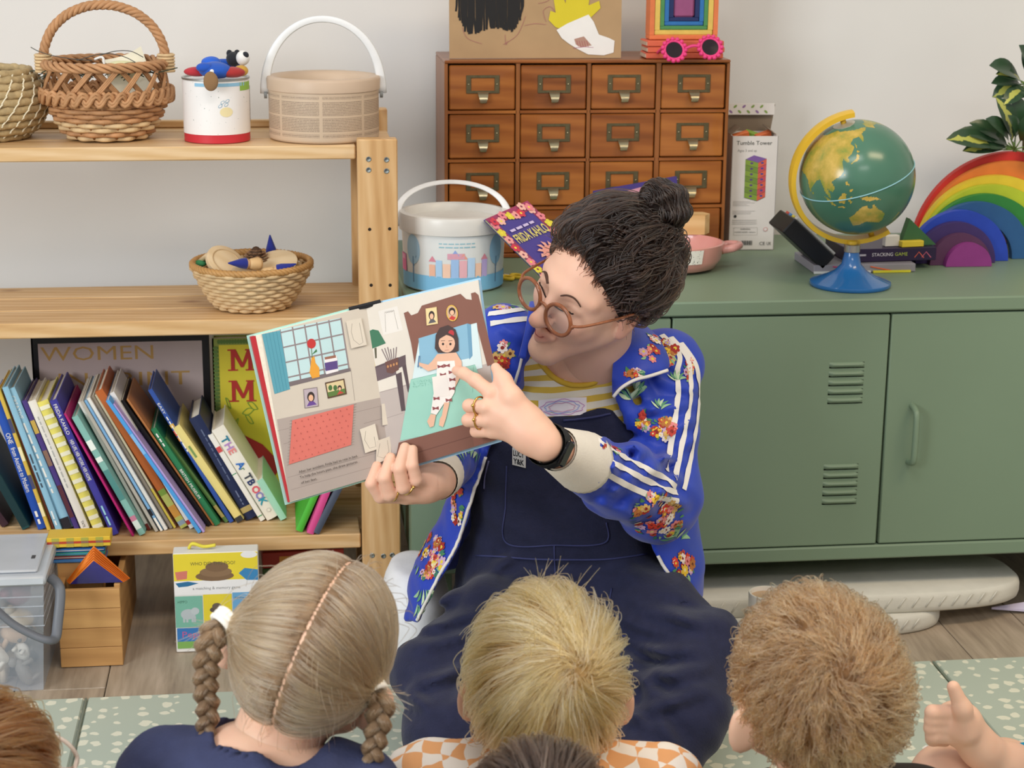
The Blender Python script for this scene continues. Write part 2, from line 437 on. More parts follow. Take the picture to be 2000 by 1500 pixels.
# ------------------------------------------------------------------ pine shelf unit
PINE = WOOD('pine_along_x', '#dfc095', '#cfa976', '#b98d5b', 0, 60, .5, knots='#8d5a33')
PINE_Z = WOOD('pine_upright', '#dab686', '#cba26f', '#b48855', 2, 60, .5, knots='#8d5a33')
PINE_Y = WOOD('pine_across', '#dcb783', '#cfa46c', '#b78a55', 1, 60, .5)
SFY, SBY, SX1, SX0 = 3.04, 3.335, .189, -1.25
sh = thing('shelf_unit', 'pine shelf unit with open slatted shelves against the white wall', 'shelf', ((SX0 + SX1) / 2, (SFY + SBY) / 2, 0))
sl = Vector(sh.location)
def spart(name, mb, m, smooth=False, parent=None): o = mb.build(name, m, parent or sh, smooth); o.location = -sl if parent is None else (0, 0, 0); return o
for xa in (SX1 - .066, SX0):
    fp = spart('front_post', MB().box(xa, xa + .066, SFY - .018, SFY + .012, 0, .868, c=.002), PINE_Z)
    spart('back_post', MB().box(xa, xa + .066, SBY - .03, SBY, 0, .885, c=.002), PINE_Z)
    for z in (.79, .50, .12):
        spart('side_rail', MB().box(xa + .012, xa + .05, SFY + .012, SBY - .03, z, z + .04, c=.002), PINE_Y)
    if xa > 0:
        pts = [(720, 311, 1), (755, 312, 1), (720, 332, 1), (755, 334, 1), (722, 448, 0), (761, 447, 0), (725, 557, 0), (762, 557, 0), (728, 964, 0), (764, 962, 0), (727, 1085, 1), (749, 1086, 1), (766, 1084, 1), (766, 1181, 0)]
        for (px, py, head) in pts:
            p = at(px, py, SFY - .018)
            mb = MB(); mb.X = Matrix.Translation(p) @ Matrix.Rotation(PI / 2, 4, 'X')
            if head:
                mb.lathe([(.0045, -.003), (.0045, .0006), (.0036, .0014), (.0014, .0008), (.0, .0004)], 14)
                spart('screw', mb, M('screw_steel', '#8f9694', .35, metal=.9), 40)
            else:
                mb.lathe([(.0028, -.001), (.0028, .0003), (0, .0004)], 12); spart('screw_hole', mb, M('dark_hole', '#2a2018', .9))
LEV = {'top': .856, 'mid': .566, 'low': .179}
for n, z in LEV.items():
    t = .023 if n == 'top' else .026
    d = (SBY - SFY - .004) / 3
    for k in range(3):
        y0 = SFY + .002 + k * d
        spart('shelf_slat', MB().box(SX0 + .068 if k == 0 else SX0 + .005, SX1 - .068 if k == 0 else SX1 - .005 - (.03 if k == 2 else 0), y0, y0 + d - .003, z - t, z, c=.002), PINE)
    for xa in (SX0 + .2, -.55):
        spart('shelf_batten', MB().box(xa, xa + .04, SFY + .02, SBY - .02, z - t - .018, z - t, c=.001), PINE_Y)
spart('back_rail', MB().box(SX0 + .066, SX1 - .066, SBY - .05, SBY - .032, .8565, .869, c=.002), PINE)
# ------------------------------------------------------------------ books on the lowest shelf
PAPER = M('book_paper', '#e9e2d2', .8, var=.05, vs=300)
def unplane(px, py, p0, n):
    d = ray(px, py); return CPOS + d * ((p0 - CPOS).dot(n) / d.dot(n))
def photo_fn(p0, p1, p2, zoom=(0, 0, 1), flip=1):     # print laid out on the plane through three points
    n = (p1 - p0).cross(p2 - p0).normalized()
    if n.dot(FW) > 0: n = -n
    def fn(u, v, l): return unplane(zoom[0] + u / zoom[2], zoom[1] - v / zoom[2], p0, n) + n * l
    return fn, n
def make_book(label, loc, th, h, d, lean, cover, spine_text=None, tcol='#f0f0e8', bands=(), rz=0.0, name='book', tsize=.55, group='books leaning on the lowest shelf', page=PAPER, tpos=.12, soft=False):
    """spine faces -y, stands on its foot, lean tips the head towards -x; local: x thickness, y depth, z height"""
    b = thing(name, label, 'book', loc, (0, -lean, rz), group)
    cm = C(cover, .45); ct = .0012 if soft else .0022
    ct = min(ct, th * .22)
    mb = MB(); mb.box(0, ct, 0, d, 0, h); mb.box(th - ct, th, 0, d, 0, h)
    n = 6
    sp = [(th * i / n, -math.sin(PI * i / n) * min(.0025, th * .12)) for i in range(n + 1)]
    mb.add([(x, y, z) for z in (0, h) for x, y in sp], [(i, i + 1, n + 2 + i, n + 1 + i) for i in range(n)])
    mb.add([(x, y + ct, z) for z in (0, h) for x, y in sp], [(i + 1, i, n + 1 + i, n + 2 + i) for i in range(n)])
    mb.build('cover', cm, b)
    g = .001 if soft else .003
    MB().box(ct, th - ct, ct, d - g, g, h - g).build('pages', page, b)
    if spine_text or bands:
        w = th
        P = Print(plane_fn((0, -min(.0025, th * .12) - .0003, 0), (1, 0, 0), (0, 0, 1)), .0001)
        for (v0, v1, c) in bands: P.rect(th * .04, h * v0, th * .96, h * v1, c)
        if spine_text:
            ts = th * tsize
            for (s, v, L, c) in spine_text:
                if s == '-': P.words(th * .5 - ts * .5, h * (1 - v), L * h, ts * .8, c or tcol, -PI / 2); continue
                P.text(s, th * .5 - ts * .5, h * (1 - v), ts, c or tcol, width=L * h, rot=-PI / 2)
        P.build('spine_print', b)
    return b
# zoom frame of the book row: origin (0,640), scale 3.409
BZ = (0, 640, 3.409)
PACK = []      # right-hand corners of the books already standing in the row
def book_px(label, top, bot, wz, cover, d=.17, ysink=0.0, **kw):
    bx, by = BZ[0] + bot[0] / BZ[2], BZ[1] + bot[1] / BZ[2]; tx, ty = BZ[0] + top[0] / BZ[2], BZ[1] + top[1] / BZ[2]
    p = on(bx, by, LEV['low'] + .0005)
    if p.y < SFY + .003: p = at(bx, by, SFY + .003); p.z = LEV['low'] + .0005
    q = at(tx, ty, p.y)
    lean = math.atan2(p.x - q.x, q.z - p.z); h = math.hypot(p.x - q.x, q.z - p.z)
    th = wz / BZ[2] / 1140 * .92
    z0 = p.z; x = p.x
    for _ in range(60):                      # lean on the neighbours without cutting into them
        mx = lean
        for (cx, cz) in PACK:
            if cz < h * math.cos(lean) * 1.02: mx = min(mx, math.atan2(x - cx - .0004, cz))
        if mx > lean - math.radians(7): lean = mx; break
        x += .001
    p.x = x
    c_, s_ = math.cos(lean), math.sin(lean)
    PACK.append((x + th * c_, th * s_)); PACK.append((x + th * c_ - h * s_, th * s_ + h * c_))
    return make_book(label, p, th, h, min(d, 3.255 - p.y), lean, cover, **kw)
W_ = '#f2efe6'
book_px('dark maroon slim book lowest in the left end of the row', (-330, 860), (15, 1330), 55, '#3b2530', bands=((.3, .34, '#9a8f80'),))
book_px('dark teal book leaning at the left end of the book row', (-180, 760), (150, 1345), 60, '#123f45', bands=((0, .98, '#15484c'), (.02, .97, '#0f3338')))
book_px('royal blue book with white title, near the storage box', (-60, 480), (255, 1345), 62, '#2450ad', spine_text=(('ONE', .26, .08, W_), ('from Ancient to Modern', .37, .34, W_), ('-', .86, .1, W_)))
book_px('slim yellow chequered book beside the royal blue one', (-20, 420), (315, 1350), 26, '#d9b64e', bands=((.1, .2, '#f0e3b0'), (.3, .4, '#4a4a68'), (.5, .6, '#f0e3b0'), (.7, .8, '#4a4a68')))
book_px('slim rust brown book between yellow and pale blue books', (5, 420), (345, 1340), 18, '#8a4a34')
book_px('pale blue book with dark lettering low on its spine', (0, 405), (375, 1355), 42, '#8fbfd6', spine_text=(('-', .46, .26, '#3d4a58'), ('-', .86, .1, '#e8eef0')))
book_px('wide pale blue book with black block at its foot', (35, 415), (425, 1345), 70, '#93c2d8', spine_text=(('CREATIVE', .05, .16, W_), ('-', .24, .5, W_)), bands=((.0, .08, '#25232b'),), tsize=.38)
book_px('purple and brown patterned slim book beside the white spine', (145, 490), (500, 1350), 34, '#4c3a7e', bands=((.1, .35, '#5c2f3a'), (.5, .62, '#8a6a5a'), (.75, .85, '#c8a74e')))
book_px('white spined book between purple pattern and yellow dots', (185, 495), (545, 1350), 58, '#ece7dc', spine_text=(('-', .12, .55, '#b5b5ae'), ('TATE', .93, .05, '#444444')), tsize=.3)
book_px('yellow and white patterned book in the middle of the row', (248, 500), (625, 1350), 80, '#ece06e', bands=[(k / 14 + .01, k / 14 + .04, '#f7f2d2') for k in range(0, 14)])
book_px('purple book with a white painter name on its spine', (330, 490), (745, 1385), 52, '#3f3c96', d=.19, spine_text=(('FRIDA KAHLO', .03, .22, W_), ('HER LIFE, HER WORK, HER HOME', .29, .3, W_), ('-', .78, .16, '#9fd2e0')), tsize=.48)
book_px('very slim magenta book next to the purple one', (425, 575), (880, 1390), 15, '#b3226d', d=.19, soft=True)
book_px('mint and teal patterned book with pale spine bands', (478, 600), (930, 1385), 46, '#84b8ae', d=.19, bands=((.05, .12, '#d8e6dc'), (.3, .55, '#4f8a86'), (.62, .66, '#e8f0e8'), (.72, .8, '#e8f0e8'), (.12, .16, '#c87f98')))
book_px('thin white paperback after the mint patterned book', (495, 510), (985, 1350), 24, '#e9e6df', d=.19, soft=True, bands=((.0, .05, '#7a2f2a'),))
book_px('thin grey pamphlet in the bundle of paperbacks', (520, 500), (1035, 1360), 22, '#b6b0a4', d=.2, soft=True)
book_px('thin sky blue booklet in the bundle of paperbacks', (545, 495), (1070, 1355), 18, '#7fb0d8', d=.2, soft=True, bands=((.0, .1, '#f0eee6'), (.12, .17, '#23232b')))
book_px('thin white booklet in the bundle beside sky blue', (565, 480), (1095, 1350), 26, '#e6e3da', d=.2, soft=True)
book_px('thin taupe booklet in the bundle of paperbacks', (590, 470), (1130, 1340), 24, '#8f8576', d=.2, soft=True)
book_px('thin cream booklet with a yellow edge in the bundle', (600, 462), (1150, 1335), 18, '#d8cfae', d=.2, soft=True, bands=((.0, .3, '#d9c34e'),))
book_px('orange book with yellow green foot in the row', (590, 455), (1205, 1338), 58, '#b8622e', d=.2, bands=((.0, .24, '#b9bb62'), (.24, .28, '#7d9a3e'), (.02, .05, '#8fa0b0'), (.08, .16, '#cf9340')))
book_px('white paperback with small red logo at its foot', (660, 470), (1250, 1340), 34, '#e7e4e0', d=.2, bands=((.03, .06, '#b03030'), (.35, .5, '#b9cfa0')))
book_px('bright blue slim book between white paperback and lavender', (705, 490), (1320, 1370), 26, '#4f9fe0', d=.2, soft=True, bands=((.6, .75, '#7fb8ea'),))
book_px('slim lavender book behind the bright blue one', (735, 520), (1350, 1365), 18, '#b7a2dc', d=.2, soft=True)
book_px('slim black book with orange brown edge in the row', (800, 490), (1385, 1325), 26, '#1b1a1d', d=.2, soft=True)
book_px('slim orange brown book beside the black one', (830, 480), (1405, 1318), 14, '#c5834e', d=.2, soft=True)
book_px('green museum book with white capitals on its spine', (1000, 680), (1430, 1320), 40, '#2f7d52', d=.15, spine_text=(('BRITISH MUSEUM', .42, .3, W_), ('-', .05, .13, W_)), tsize=.5)
book_px('moss green slim book next to the museum book', (1085, 740), (1500, 1300), 28, '#5b7d45', d=.15, bands=((.06, .2, '#a99a5a'),))
book_px('blue paperback with colourful blocks near its head', (925, 455), (1530, 1300), 32, '#3355a4', d=.18, spine_text=(('EASY', .1, .08, W_), ('-', .2, .26, W_)), bands=((.66, .7, '#d0503a'), (.72, .745, '#e0b04a'), (.62, .65, '#d88a3a')))
book_px('yellow book with a pale barcode label at its foot', (1150, 670), (1580, 1300), 58, '#ead98a', d=.16, spine_text=(('-', .2, .14, '#7a9a5a'),), bands=((.0, .05, '#3a3a3a'),))
book_px('thick navy book with a gold emblem at its foot', (1190, 640), (1625, 1285), 88, '#252f52', d=.17, spine_text=(('-', .12, .5, '#5f6a8a'), ('-', .72, .14, '#6f7a9a')), bands=((.07, .12, '#b9a56a'),), tsize=.22)
book_px('slim white book with a green line beside the navy one', (1385, 720), (1735, 1290), 38, '#f0ede4', d=.16, bands=((.05, .55, '#4d9a6a'), (.06, .54, '#f0ede4'), (.8, .86, '#d05050')))
ab = book_px('thick white book with big colourful letters on its spine', (1405, 690), (1780, 1285), 100, '#efeadd', d=.15)
P = Print(plane_fn((0, -.0031, 0), (1, 0, 0), (0, 0, 1)), .0001)
th = 100 / 3.409 / 1140; hh = max(v.co.z for v in ab.children[0].data.vertices)
let = list(zip('THE A TBOOK', ['#2a7f9a', '#b68ac8', '#e58a8a', '#fff', '#2f6fc0', '#fff', '#444a52', '#2b3a6a', '#e05a6a', '#8a84c0', '#2f9ab0']))
for i, (chh, c) in enumerate(let):
    if chh != ' ': P.text(chh, th * .24, hh * (.90 - .068 * i), th * .5, c, rot=-PI / 2, bold=.03)
P.text('r', th * .3, hh * (.90 - .068 * 5), th * .4, '#3a7a5a', rot=-PI / 2)
P.ell(th * .5, hh * .09, th * .15, th * .15, '#c8c4ba'); P.ell(th * .5, hh * .09, th * .11, th * .11, '#efeadd')
P.build('spine_print', ab)
# loose books right of the row, half hidden by the opened picture book
for lab, px, py, lean, cov, h in (('mint green book leaning behind the opened picture book', 548, 1017, 28, '#a8dcc4', .085), ('bright green slim book leaning right under the picture book', 578, 1040, -24, '#4fb83a', .19), ('bright pink slim book leaning right beside the post', 600, 1060, -22, '#d8508f', .17), ('dark slate book leaning right against the shelf post', 612, 1060, -27, '#4d5566', .15)):
    p = on(px, py, LEV['low'] + .0005); p.y = max(p.y, SFY + .004)
    th_ = .012
    b = make_book(lab, p, th_, h, .17, math.radians(lean), cov, soft=True)
    if lean < 0: b.location.x += 0; b.location.z = LEV['low'] + .0005 + th_ * math.sin(math.radians(-lean))
# tall books standing face out behind the row
def face_book(name, label, x0, x1, zt, y, th, cover, lean=.06, z0=None):
    z0 = LEV['low'] + .0005 if z0 is None else z0
    b = thing(name, label, 'book', ((x0 + x1) / 2, y, z0), (-lean, 0, 0))
    w = (x1 - x0) / 2; h = (zt - z0) / math.cos(lean)
    mb = MB(); mb.box(-w, w, 0, .003, 0, h); mb.box(-w, w, th - .003, th, 0, h); mb.box(-w, -w + .003, 0, th, 0, h); mb.build('cover', cover, b)
    MB().box(-w + .003, w - .003, .003, th - .003, .003, h - .003).build('pages', PAPER, b)
    return b, w, h
yb = 3.27
x0, x1 = at(68, 800, yb).x, at(412, 800, yb).x
b, w, h = face_book('art_book', 'large black bordered book with mauve cover and gold capitals', x0, x1, at(300, 652, yb).z, yb, .03, C('#17161a', .35), lean=.0)
P = Print(plane_fn((-w, -.0002, 0), (1, 0, 0), (0, 0, 1)))
P.rect(.012, .02, 2 * w - .012, h - .014, '#b3a19f')
P.text('WOMEN', .016, h - .046, .026, '#b08a4e', width=.198); P.text('IN PRINT', .045, h - .095, .026, '#b08a4e', width=.232)
P.build('cover_print', b)
x0, x1 = at(418, 800, yb - .02).x, at(640, 800, yb - .02).x
b, w, h = face_book('monograph', 'tall book with yellow cover, green leaf border and red capitals', x0, x1, at(470, 658, yb).z, yb - .01, .028, C('#8f9a4a', .5), lean=.0)
P = Print(plane_fn((-w, -.0002, 0), (1, 0, 0), (0, 0, 1)))
P.rect(.012, .015, 2 * w - .012, h - .012, '#dcc93c')
for i in range(40): P.ell(.006, .01 + i * (h - .02) / 40, .005, .0032, '#5f7a3c', 8); P.ell(.012 + i * .005, h - .006, .003, .0042, '#5f7a3c', 8)
for yy in (.060, .118):
    U = lambda pts: P.poly([(.026 + a * .0011, h - yy + b * .00105) for a, b in pts], '#b8322e')
    U([(6, 0), (12, 0), (12, 38), (6, 38)]); U([(34, 0), (41, 0), (41, 38), (34, 38)]); U([(6, 38), (14, 38), (27, 8), (22, 6)]); U([(33, 38), (41, 38), (26, 6), (22, 6)])
    for a in (9, 37.5): U([(a - 8, 0), (a + 8, 0), (a + 8, 2.5), (a - 8, 2.5)]); U([(a - 8, 35.5), (a + 5, 35.5), (a + 5, 38), (a - 8, 38)])
for (u, v, r) in ((.05, .14, .3), (.035, .17, 1.2), (.07, .16, 2.3), (.06, .12, -.6), (.03, .13, 2.0)):
    P.line([(u + .022 * math.cos(r) * t, h - v + .022 * math.sin(r) * t + .006 * math.sin(PI * t)) for t in [k / 8 for k in range(9)]], .0012, '#6f9a3c')
    P.line([(u + .022 * math.cos(r) * t, h - v + .022 * math.sin(r) * t - .006 * math.sin(PI * t)) for t in [k / 8 for k in range(9)]], .0012, '#6f9a3c')
P.poly([(.035, h - .19), (.05, h - .18), (.085, h - .2), (.12, h - .24), (.1, h - .27), (.06, h - .25), (.045, h - .22)], '#a92a2c')
P.build('cover_print', b)

# ------------------------------------------------------------------ the opened picture book
ZB = (480, 520, 3.125)
def zb(x, y): return ZB[0] + x / ZB[2], ZB[1] + y / ZB[2]
TL, BL = at(487, 657, 2.345), at(566, 985, 2.315); ST = at(*zb(735, 245), 2.40)
fL, nL = photo_fn(TL, BL, ST, ZB)
SB = unplane(*zb(890, 1260), TL, nL)
TR = at(936, 548, 2.375)
fR, nR = photo_fn(ST, SB, TR, ZB)
pb = thing('picture_book', 'opened hardback picture book held up with a bedroom illustration', 'picture book', (TL + SB) / 2 - Vector((0, 0, .1)))
pl = Vector(pb.location)
def bpart(name, mb, m, **k): o = mb.build(name, m, pb, **k); o.location = -pl; return o
def slab(fn, quad, l0, l1):
    a = [fn(u, -v, l0) for u, v in quad]; b = [fn(u, -v, l1) for u, v in quad]; n = len(quad)
    return MB().add(a + b, [tuple(range(n)), tuple(reversed(range(n, 2 * n)))] + [(i, n + i, n + (i + 1) % n, (i + 1) % n) for i in range(n)])
LQ = [(55, 425), (735, 245), (890, 1255), (268, 1440)]; RQ = [(735, 245), (1418, 85), (1545, 1055), (890, 1255)]
bpart('cover', slab(fL, [(15, 425), (730, 235), (895, 1270), (250, 1460)], -.008, -.0055), C('#a9d6cb', .4), label='mint green back cover board')
bpart('cover', slab(fR, [(735, 235), (1430, 72), (1560, 1075), (895, 1270)], -.0085, -.006), C('#9cc4e4', .4), label='pale blue front cover board')
bpart('page_block', slab(fL, LQ, -.0055, -.0003), PAPER); bpart('page_block', slab(fR, RQ, -.006, -.0003), PAPER)
bpart('endpaper', slab(fL, [(30, 430), (60, 424), (272, 1436), (262, 1442)], -.0054, -.0002), C('#b83038', .5))
bpart('spine_band', MB().tube([fL(640, -268, -.006), fR(820, -222, -.006)], .004, 6), C('#1c1c20', .6))
PL_ = Print(fL, .00006); PR = Print(fR, .00006)
def q(P, pts, c): P.poly([(x, -y) for x, y in pts], c)
def ln(P, pts, w, c): P.line([(x, -y) for x, y in pts], w, c)
# left page
q(PL_, [(95, 415), (735, 245), (890, 1255), (268, 1435)], '#cfc6b8')
q(PL_, [(190, 935), (830, 800), (890, 1255), (268, 1435)], '#aea29b')
for a, b in (((195, 1005), (838, 850)), ((255, 1290), (870, 1120)), ((275, 1365), (880, 1195)), ((230, 1085), (265, 1075)), ((720, 960), (850, 925))): ln(PL_, [a, b], 2, '#8d827c')
ln(PL_, [(640, 620), (665, 820)], 2, '#8d827c')
q(PL_, [(210, 385), (580, 315), (632, 640), (262, 715)], '#bfdde0')
for k in range(6):
    t = k / 5; ln(PL_, [(210 + 370 * t, 385 - 70 * t), (262 + 370 * t, 715 - 75 * t)], 9 if k else 4, '#8e8486')
for k in range(4):
    t = k / 3.4; ln(PL_, [(212 + 52 * t, 405 + 310 * t), (583 + 50 * t, 322 + 310 * t)], 9, '#8e8486')
q(PL_, [(255, 708), (635, 620), (640, 640), (262, 735)], '#776d70')
q(PL_, [(98, 415), (208, 392), (270, 750), (175, 780)], '#5b9fb1')
for k in range(1, 5): ln(PL_, [(98 + 22 * k, 415 - 5 * k), (175 + 19 * k, 778 - 6 * k)], 1.6, '#3f7f93')
q(PL_, [(400, 555), (418, 550), (425, 590), (448, 620), (450, 675), (405, 685), (388, 650), (396, 600)], '#e2a03c')
ln(PL_, [(398, 480), (405, 560)], 4, '#5a7d4a'); PL_.ell(400, -472, 27, 30, '#c23a3a'); q(PL_, [(402, 540), (430, 505), (435, 520)], '#3f7a4a')
q(PL_, [(478, 560), (555, 545), (565, 640), (490, 660)], '#ece8ea'); q(PL_, [(480, 590), (558, 575), (562, 625), (487, 640)], '#5d4a86'); q(PL_, [(480, 555), (548, 542), (550, 558), (482, 570)], '#9a6a58')
def tiny_portrait(P, x, y, w, h, bg, cloth, fr):
    q(P, [(x, y), (x + w, y - h * .12), (x + w * 1.12, y + h), (x + w * .1, y + h * 1.12)], fr); q(P, [(x + 4, y + 4), (x + w - 3, y - h * .12 + 5), (x + w * 1.1 - 4, y + h - 4), (x + w * .12 + 3, y + h * 1.08)], bg)
    cx, cy = x + w * .55, y + h * .45; P.ell(cx, -cy, w * .27, h * .3, '#3b302e'); P.ell(cx, -cy - h * .06, w * .17, h * .19, '#e6b695'); q(P, [(cx - w * .3, cy + h * .55), (cx - w * .12, cy + h * .28), (cx + w * .18, cy + h * .24), (cx + w * .42, cy + h * .44)], cloth)
tiny_portrait(PL_, 350, 750, 85, 105, '#b9acb5', '#6a4a94', '#84787a')
q(PL_, [(482, 710), (600, 685), (616, 780), (500, 808)], '#5d4636'); q(PL_, [(490, 718), (594, 694), (607, 774), (505, 798)], '#d9c79a')
q(PL_, [(497, 770), (604, 745), (607, 774), (505, 798)], '#5f7d44')
for cx in (515, 545): PL_.ell(cx, -742, 12, 17, '#4a6f3f')
PL_.ell(572, -742, 13, 16, '#3b302e'); PL_.ell(572, -748, 8, 10, '#e6b695'); q(PL_, [(555, 785), (572, 760), (598, 772)], '#c24a44')
q(PL_, [(282, 940), (658, 843), (642, 1090), (262, 1210)], '#d8766b')
for k in range(16):
    t = k / 15; ln(PL_, [(282 - 20 * t, 940 + 270 * t), (268 - 20 * t, 944 + 270 * t)], 2, '#8d827c'); ln(PL_, [(658 - 16 * t, 843 + 247 * t), (674 - 16 * t, 839 + 247 * t)], 2, '#8d827c')
for i in range(7):
    for j in range(9):
        u, v = (j + .5 + .4 * (i % 2)) / 9.6, (i + .5) / 7
        x = 282 + 376 * u - 20 * v; y = 940 - 97 * u + (270 - 24 * u) * v
        ln(PL_, [(x, y - 4), (x + 3, y + 4)], 3, '#9a4a48')
q(PL_, [(608, 335), (700, 315), (735, 480), (640, 502)], '#d8cfc0'); ln(PL_, [(645, 350), (640, 400), (655, 450), (690, 478), (712, 465), (700, 400), (690, 345)], 2, '#7d746c')
q(PL_, [(692, 995), (785, 960), (818, 1110), (725, 1140)], '#ddd5c6'); ln(PL_, [(728, 1005), (722, 1060), (752, 1110), (790, 1100), (780, 1040)], 2, '#7d746c')
q(PL_, [(825, 840), (900, 825), (905, 960), (830, 970)], '#d8cfc0'); q(PL_, [(795, 1065), (880, 1035), (885, 1170), (790, 1205)], '#d8cfc0')
ln(PL_, [(815, 1080), (800, 1160), (840, 1170), (870, 1130), (860, 1060)], 2, '#7d746c')
for i, s in enumerate(('After her accident, Frida had to rest in bed.', 'To help the hours pass, she drew pictures', 'of her feet.')):
    PL_.text(s, 322 + 7 * i, -(1262 + 33 * i), 15, '#4a423e', width=(372, 362, 100)[i], rot=math.radians(15.5), bold=.006)
# right page
q(PR, [(735, 245), (1418, 85), (1545, 1055), (890, 1255)], '#d9d2c6')
q(PR, [(805, 770), (1000, 715), (1490, 590), (1545, 1055), (890, 1255)], '#b7aca6')
ln(PR, [(820, 770), (990, 725)], 2, '#8d827c'); ln(PR, [(850, 930), (960, 895)], 2, '#8d827c')
q(PR, [(808, 275), (925, 243), (960, 390), (840, 420)], '#dfdad2'); ln(PR, [(850, 290), (855, 400)], 2, '#8d857e'); ln(PR, [(905, 280), (930, 385)], 2, '#8d857e'); [ln(PR, [(848 + 10 * k, 288 - 2 * k), (852 + 10 * k, 276 - 2 * k), (857 + 10 * k, 286 - 2 * k)], 2, '#6d655e') for k in range(6)]
q(PR, [(745, 400), (775, 385), (810, 392), (855, 470), (800, 492), (765, 505), (748, 470)], '#3f7357'); q(PR, [(785, 500), (798, 496), (800, 560), (790, 562)], '#5d5a48')
q(PR, [(755, 540), (775, 535), (795, 630), (772, 643)], '#d9b83c')
q(PR, [(770, 620), (975, 540), (978, 600), (735, 725), (735, 700)], '#5f5054'); q(PR, [(750, 640), (905, 580), (920, 660), (735, 725)], '#6b5b60')
q(PR, [(742, 725), (775, 712), (795, 935), (775, 942)], '#57494d'); q(PR, [(915, 660), (950, 645), (975, 880), (950, 885)], '#57494d'); q(PR, [(955, 610), (978, 598), (1003, 760), (990, 770)], '#57494d'); q(PR, [(785, 735), (805, 725), (815, 830), (800, 835)], '#4e4146')
for k in range(6): ln(PR, [(872 + 8 * k, 590), (830 + 18 * k, 505 - 6 * (k % 3))], 5, '#77686b')
q(PR, [(850, 585), (930, 555), (935, 630), (895, 655), (862, 648)], '#6a4a44'); 
for k in range(4): PR.ell(868 + 18 * k, -(612 - 6 * k), 6, 9, '#c08a5a', 8)
# the bed
q(PR, [(965, 285), (990, 275), (1010, 300), (1050, 285), (1075, 240), (1310, 168), (1345, 200), (1380, 205), (1375, 165), (1400, 158), (1420, 175), (1520, 595), (1475, 608), (1405, 345), (1075, 435), (1060, 520), (1035, 620), (1010, 470)], '#83594c')
q(PR, [(1060, 440), (1410, 345), (1445, 620), (1010, 735), (1035, 580)], '#cfe2e4')
q(PR, [(1055, 440), (1350, 350), (1375, 400), (1370, 560), (1065, 625)], '#86b3cb'); q(PR, [(1350, 348), (1375, 355), (1385, 545), (1365, 570)], '#6d9cb8')
q(PR, [(1008, 690), (1400, 600), (1460, 760), (1440, 960), (942, 1065)], '#98cbbb'); ln(PR, [(1012, 690), (1400, 600)], 2, '#6aa090'); ln(PR, [(1390, 610), (1385, 770)], 2, '#6aa090')
for k in range(60):
    u = RNG.random(); v = RNG.random(); ln(PR, [(1020 + 120 * u, 700 + 40 * v - 20 * u), (1024 + 120 * u, 702 + 40 * v - 20 * u)], 2, '#7ab3a3')
q(PR, [(935, 1075), (1420, 940), (1545, 1055), (900, 1252)], '#7d5548'); ln(PR, [(1035, 1140), (1400, 1030)], 5, '#68443a'); q(PR, [(1375, 955), (1425, 940), (1450, 1080), (1395, 1098)], '#86594c'); 
tiny_portrait(PR, 1098, 258, 68, 92, '#e5cf9a', '#5d5a5e', '#d8c08a')
PR.ell(1260, -285, 35, 50, '#d8b24e', rot=.15); PR.ell(1260, -285, 29, 43, '#c9a68a', rot=.15); PR.ell(1260, -275, 20, 24, '#3b302e'); PR.ell(1260, -282, 13, 15, '#e6b695'); q(PR, [(1240, 320), (1258, 300), (1282, 312), (1270, 330)], '#c2423c')
# a simple figure resting in the bed
SKN = '#dfb398'
q(PR, [(1160, 420), (1185, 375), (1235, 358), (1280, 385), (1298, 440), (1300, 515), (1265, 528), (1175, 528), (1155, 500)], '#4a3a38')
PR.ell(1228, -470, 50, 56, SKN); PR.ell(1255, -408, 18, 20, '#b83a3e')
q(PR, [(1180, 445), (1175, 420), (1225, 400), (1275, 425), (1278, 445), (1250, 425), (1225, 418)], '#4a3a38')
for ex in (1205, 1250): PR.ell(ex, -474, 7, 8, '#2a2526', 10); ln(PR, [(ex - 12, 455), (ex + 12, 453)], 3, '#4a3a38')
ln(PR, [(1215, 512), (1240, 510)], 2.5, '#b06a60'); ln(PR, [(1228, 480), (1225, 494), (1233, 495)], 2, '#b98a70')
q(PR, [(1170, 535), (1285, 525), (1318, 580), (1322, 650), (1280, 735), (1235, 745), (1270, 660), (1262, 590), (1180, 590), (1165, 625), (1115, 640), (1060, 605), (1055, 585), (1115, 600), (1140, 575)], SKN)
q(PR, [(1170, 580), (1275, 575), (1285, 660), (1275, 770), (1240, 830), (1215, 830), (1165, 905), (1130, 895), (1145, 790), (1165, 690)], '#ece5df')
for (x, y) in ((1190, 610), (1228, 605), (1258, 645), (1205, 660), (1262, 690), (1165, 805), (1240, 815), (1160, 865), (1258, 745)): q(PR, [(x - 20, y - 10), (x, y - 3), (x + 18, y - 12), (x + 20, y + 10), (x, y + 5), (x - 17, y + 13)], '#8a4a4c')
q(PR, [(1212, 830), (1245, 830), (1222, 930), (1205, 980), (1180, 970), (1185, 930), (1198, 910)], SKN); q(PR, [(1130, 900), (1162, 905), (1148, 975), (1125, 982), (1108, 945)], SKN)
q(PR, [(1138, 675), (1228, 660), (1248, 790), (1150, 798)], '#e6dfd8'); ln(PR, [(1052, 615), (1060, 545)], 6, '#3f6fa0')
for P_, n_ in ((PL_, 'illustration'), (PR, 'illustration')):
    o = P_.build(n_, pb); o.location = -pl
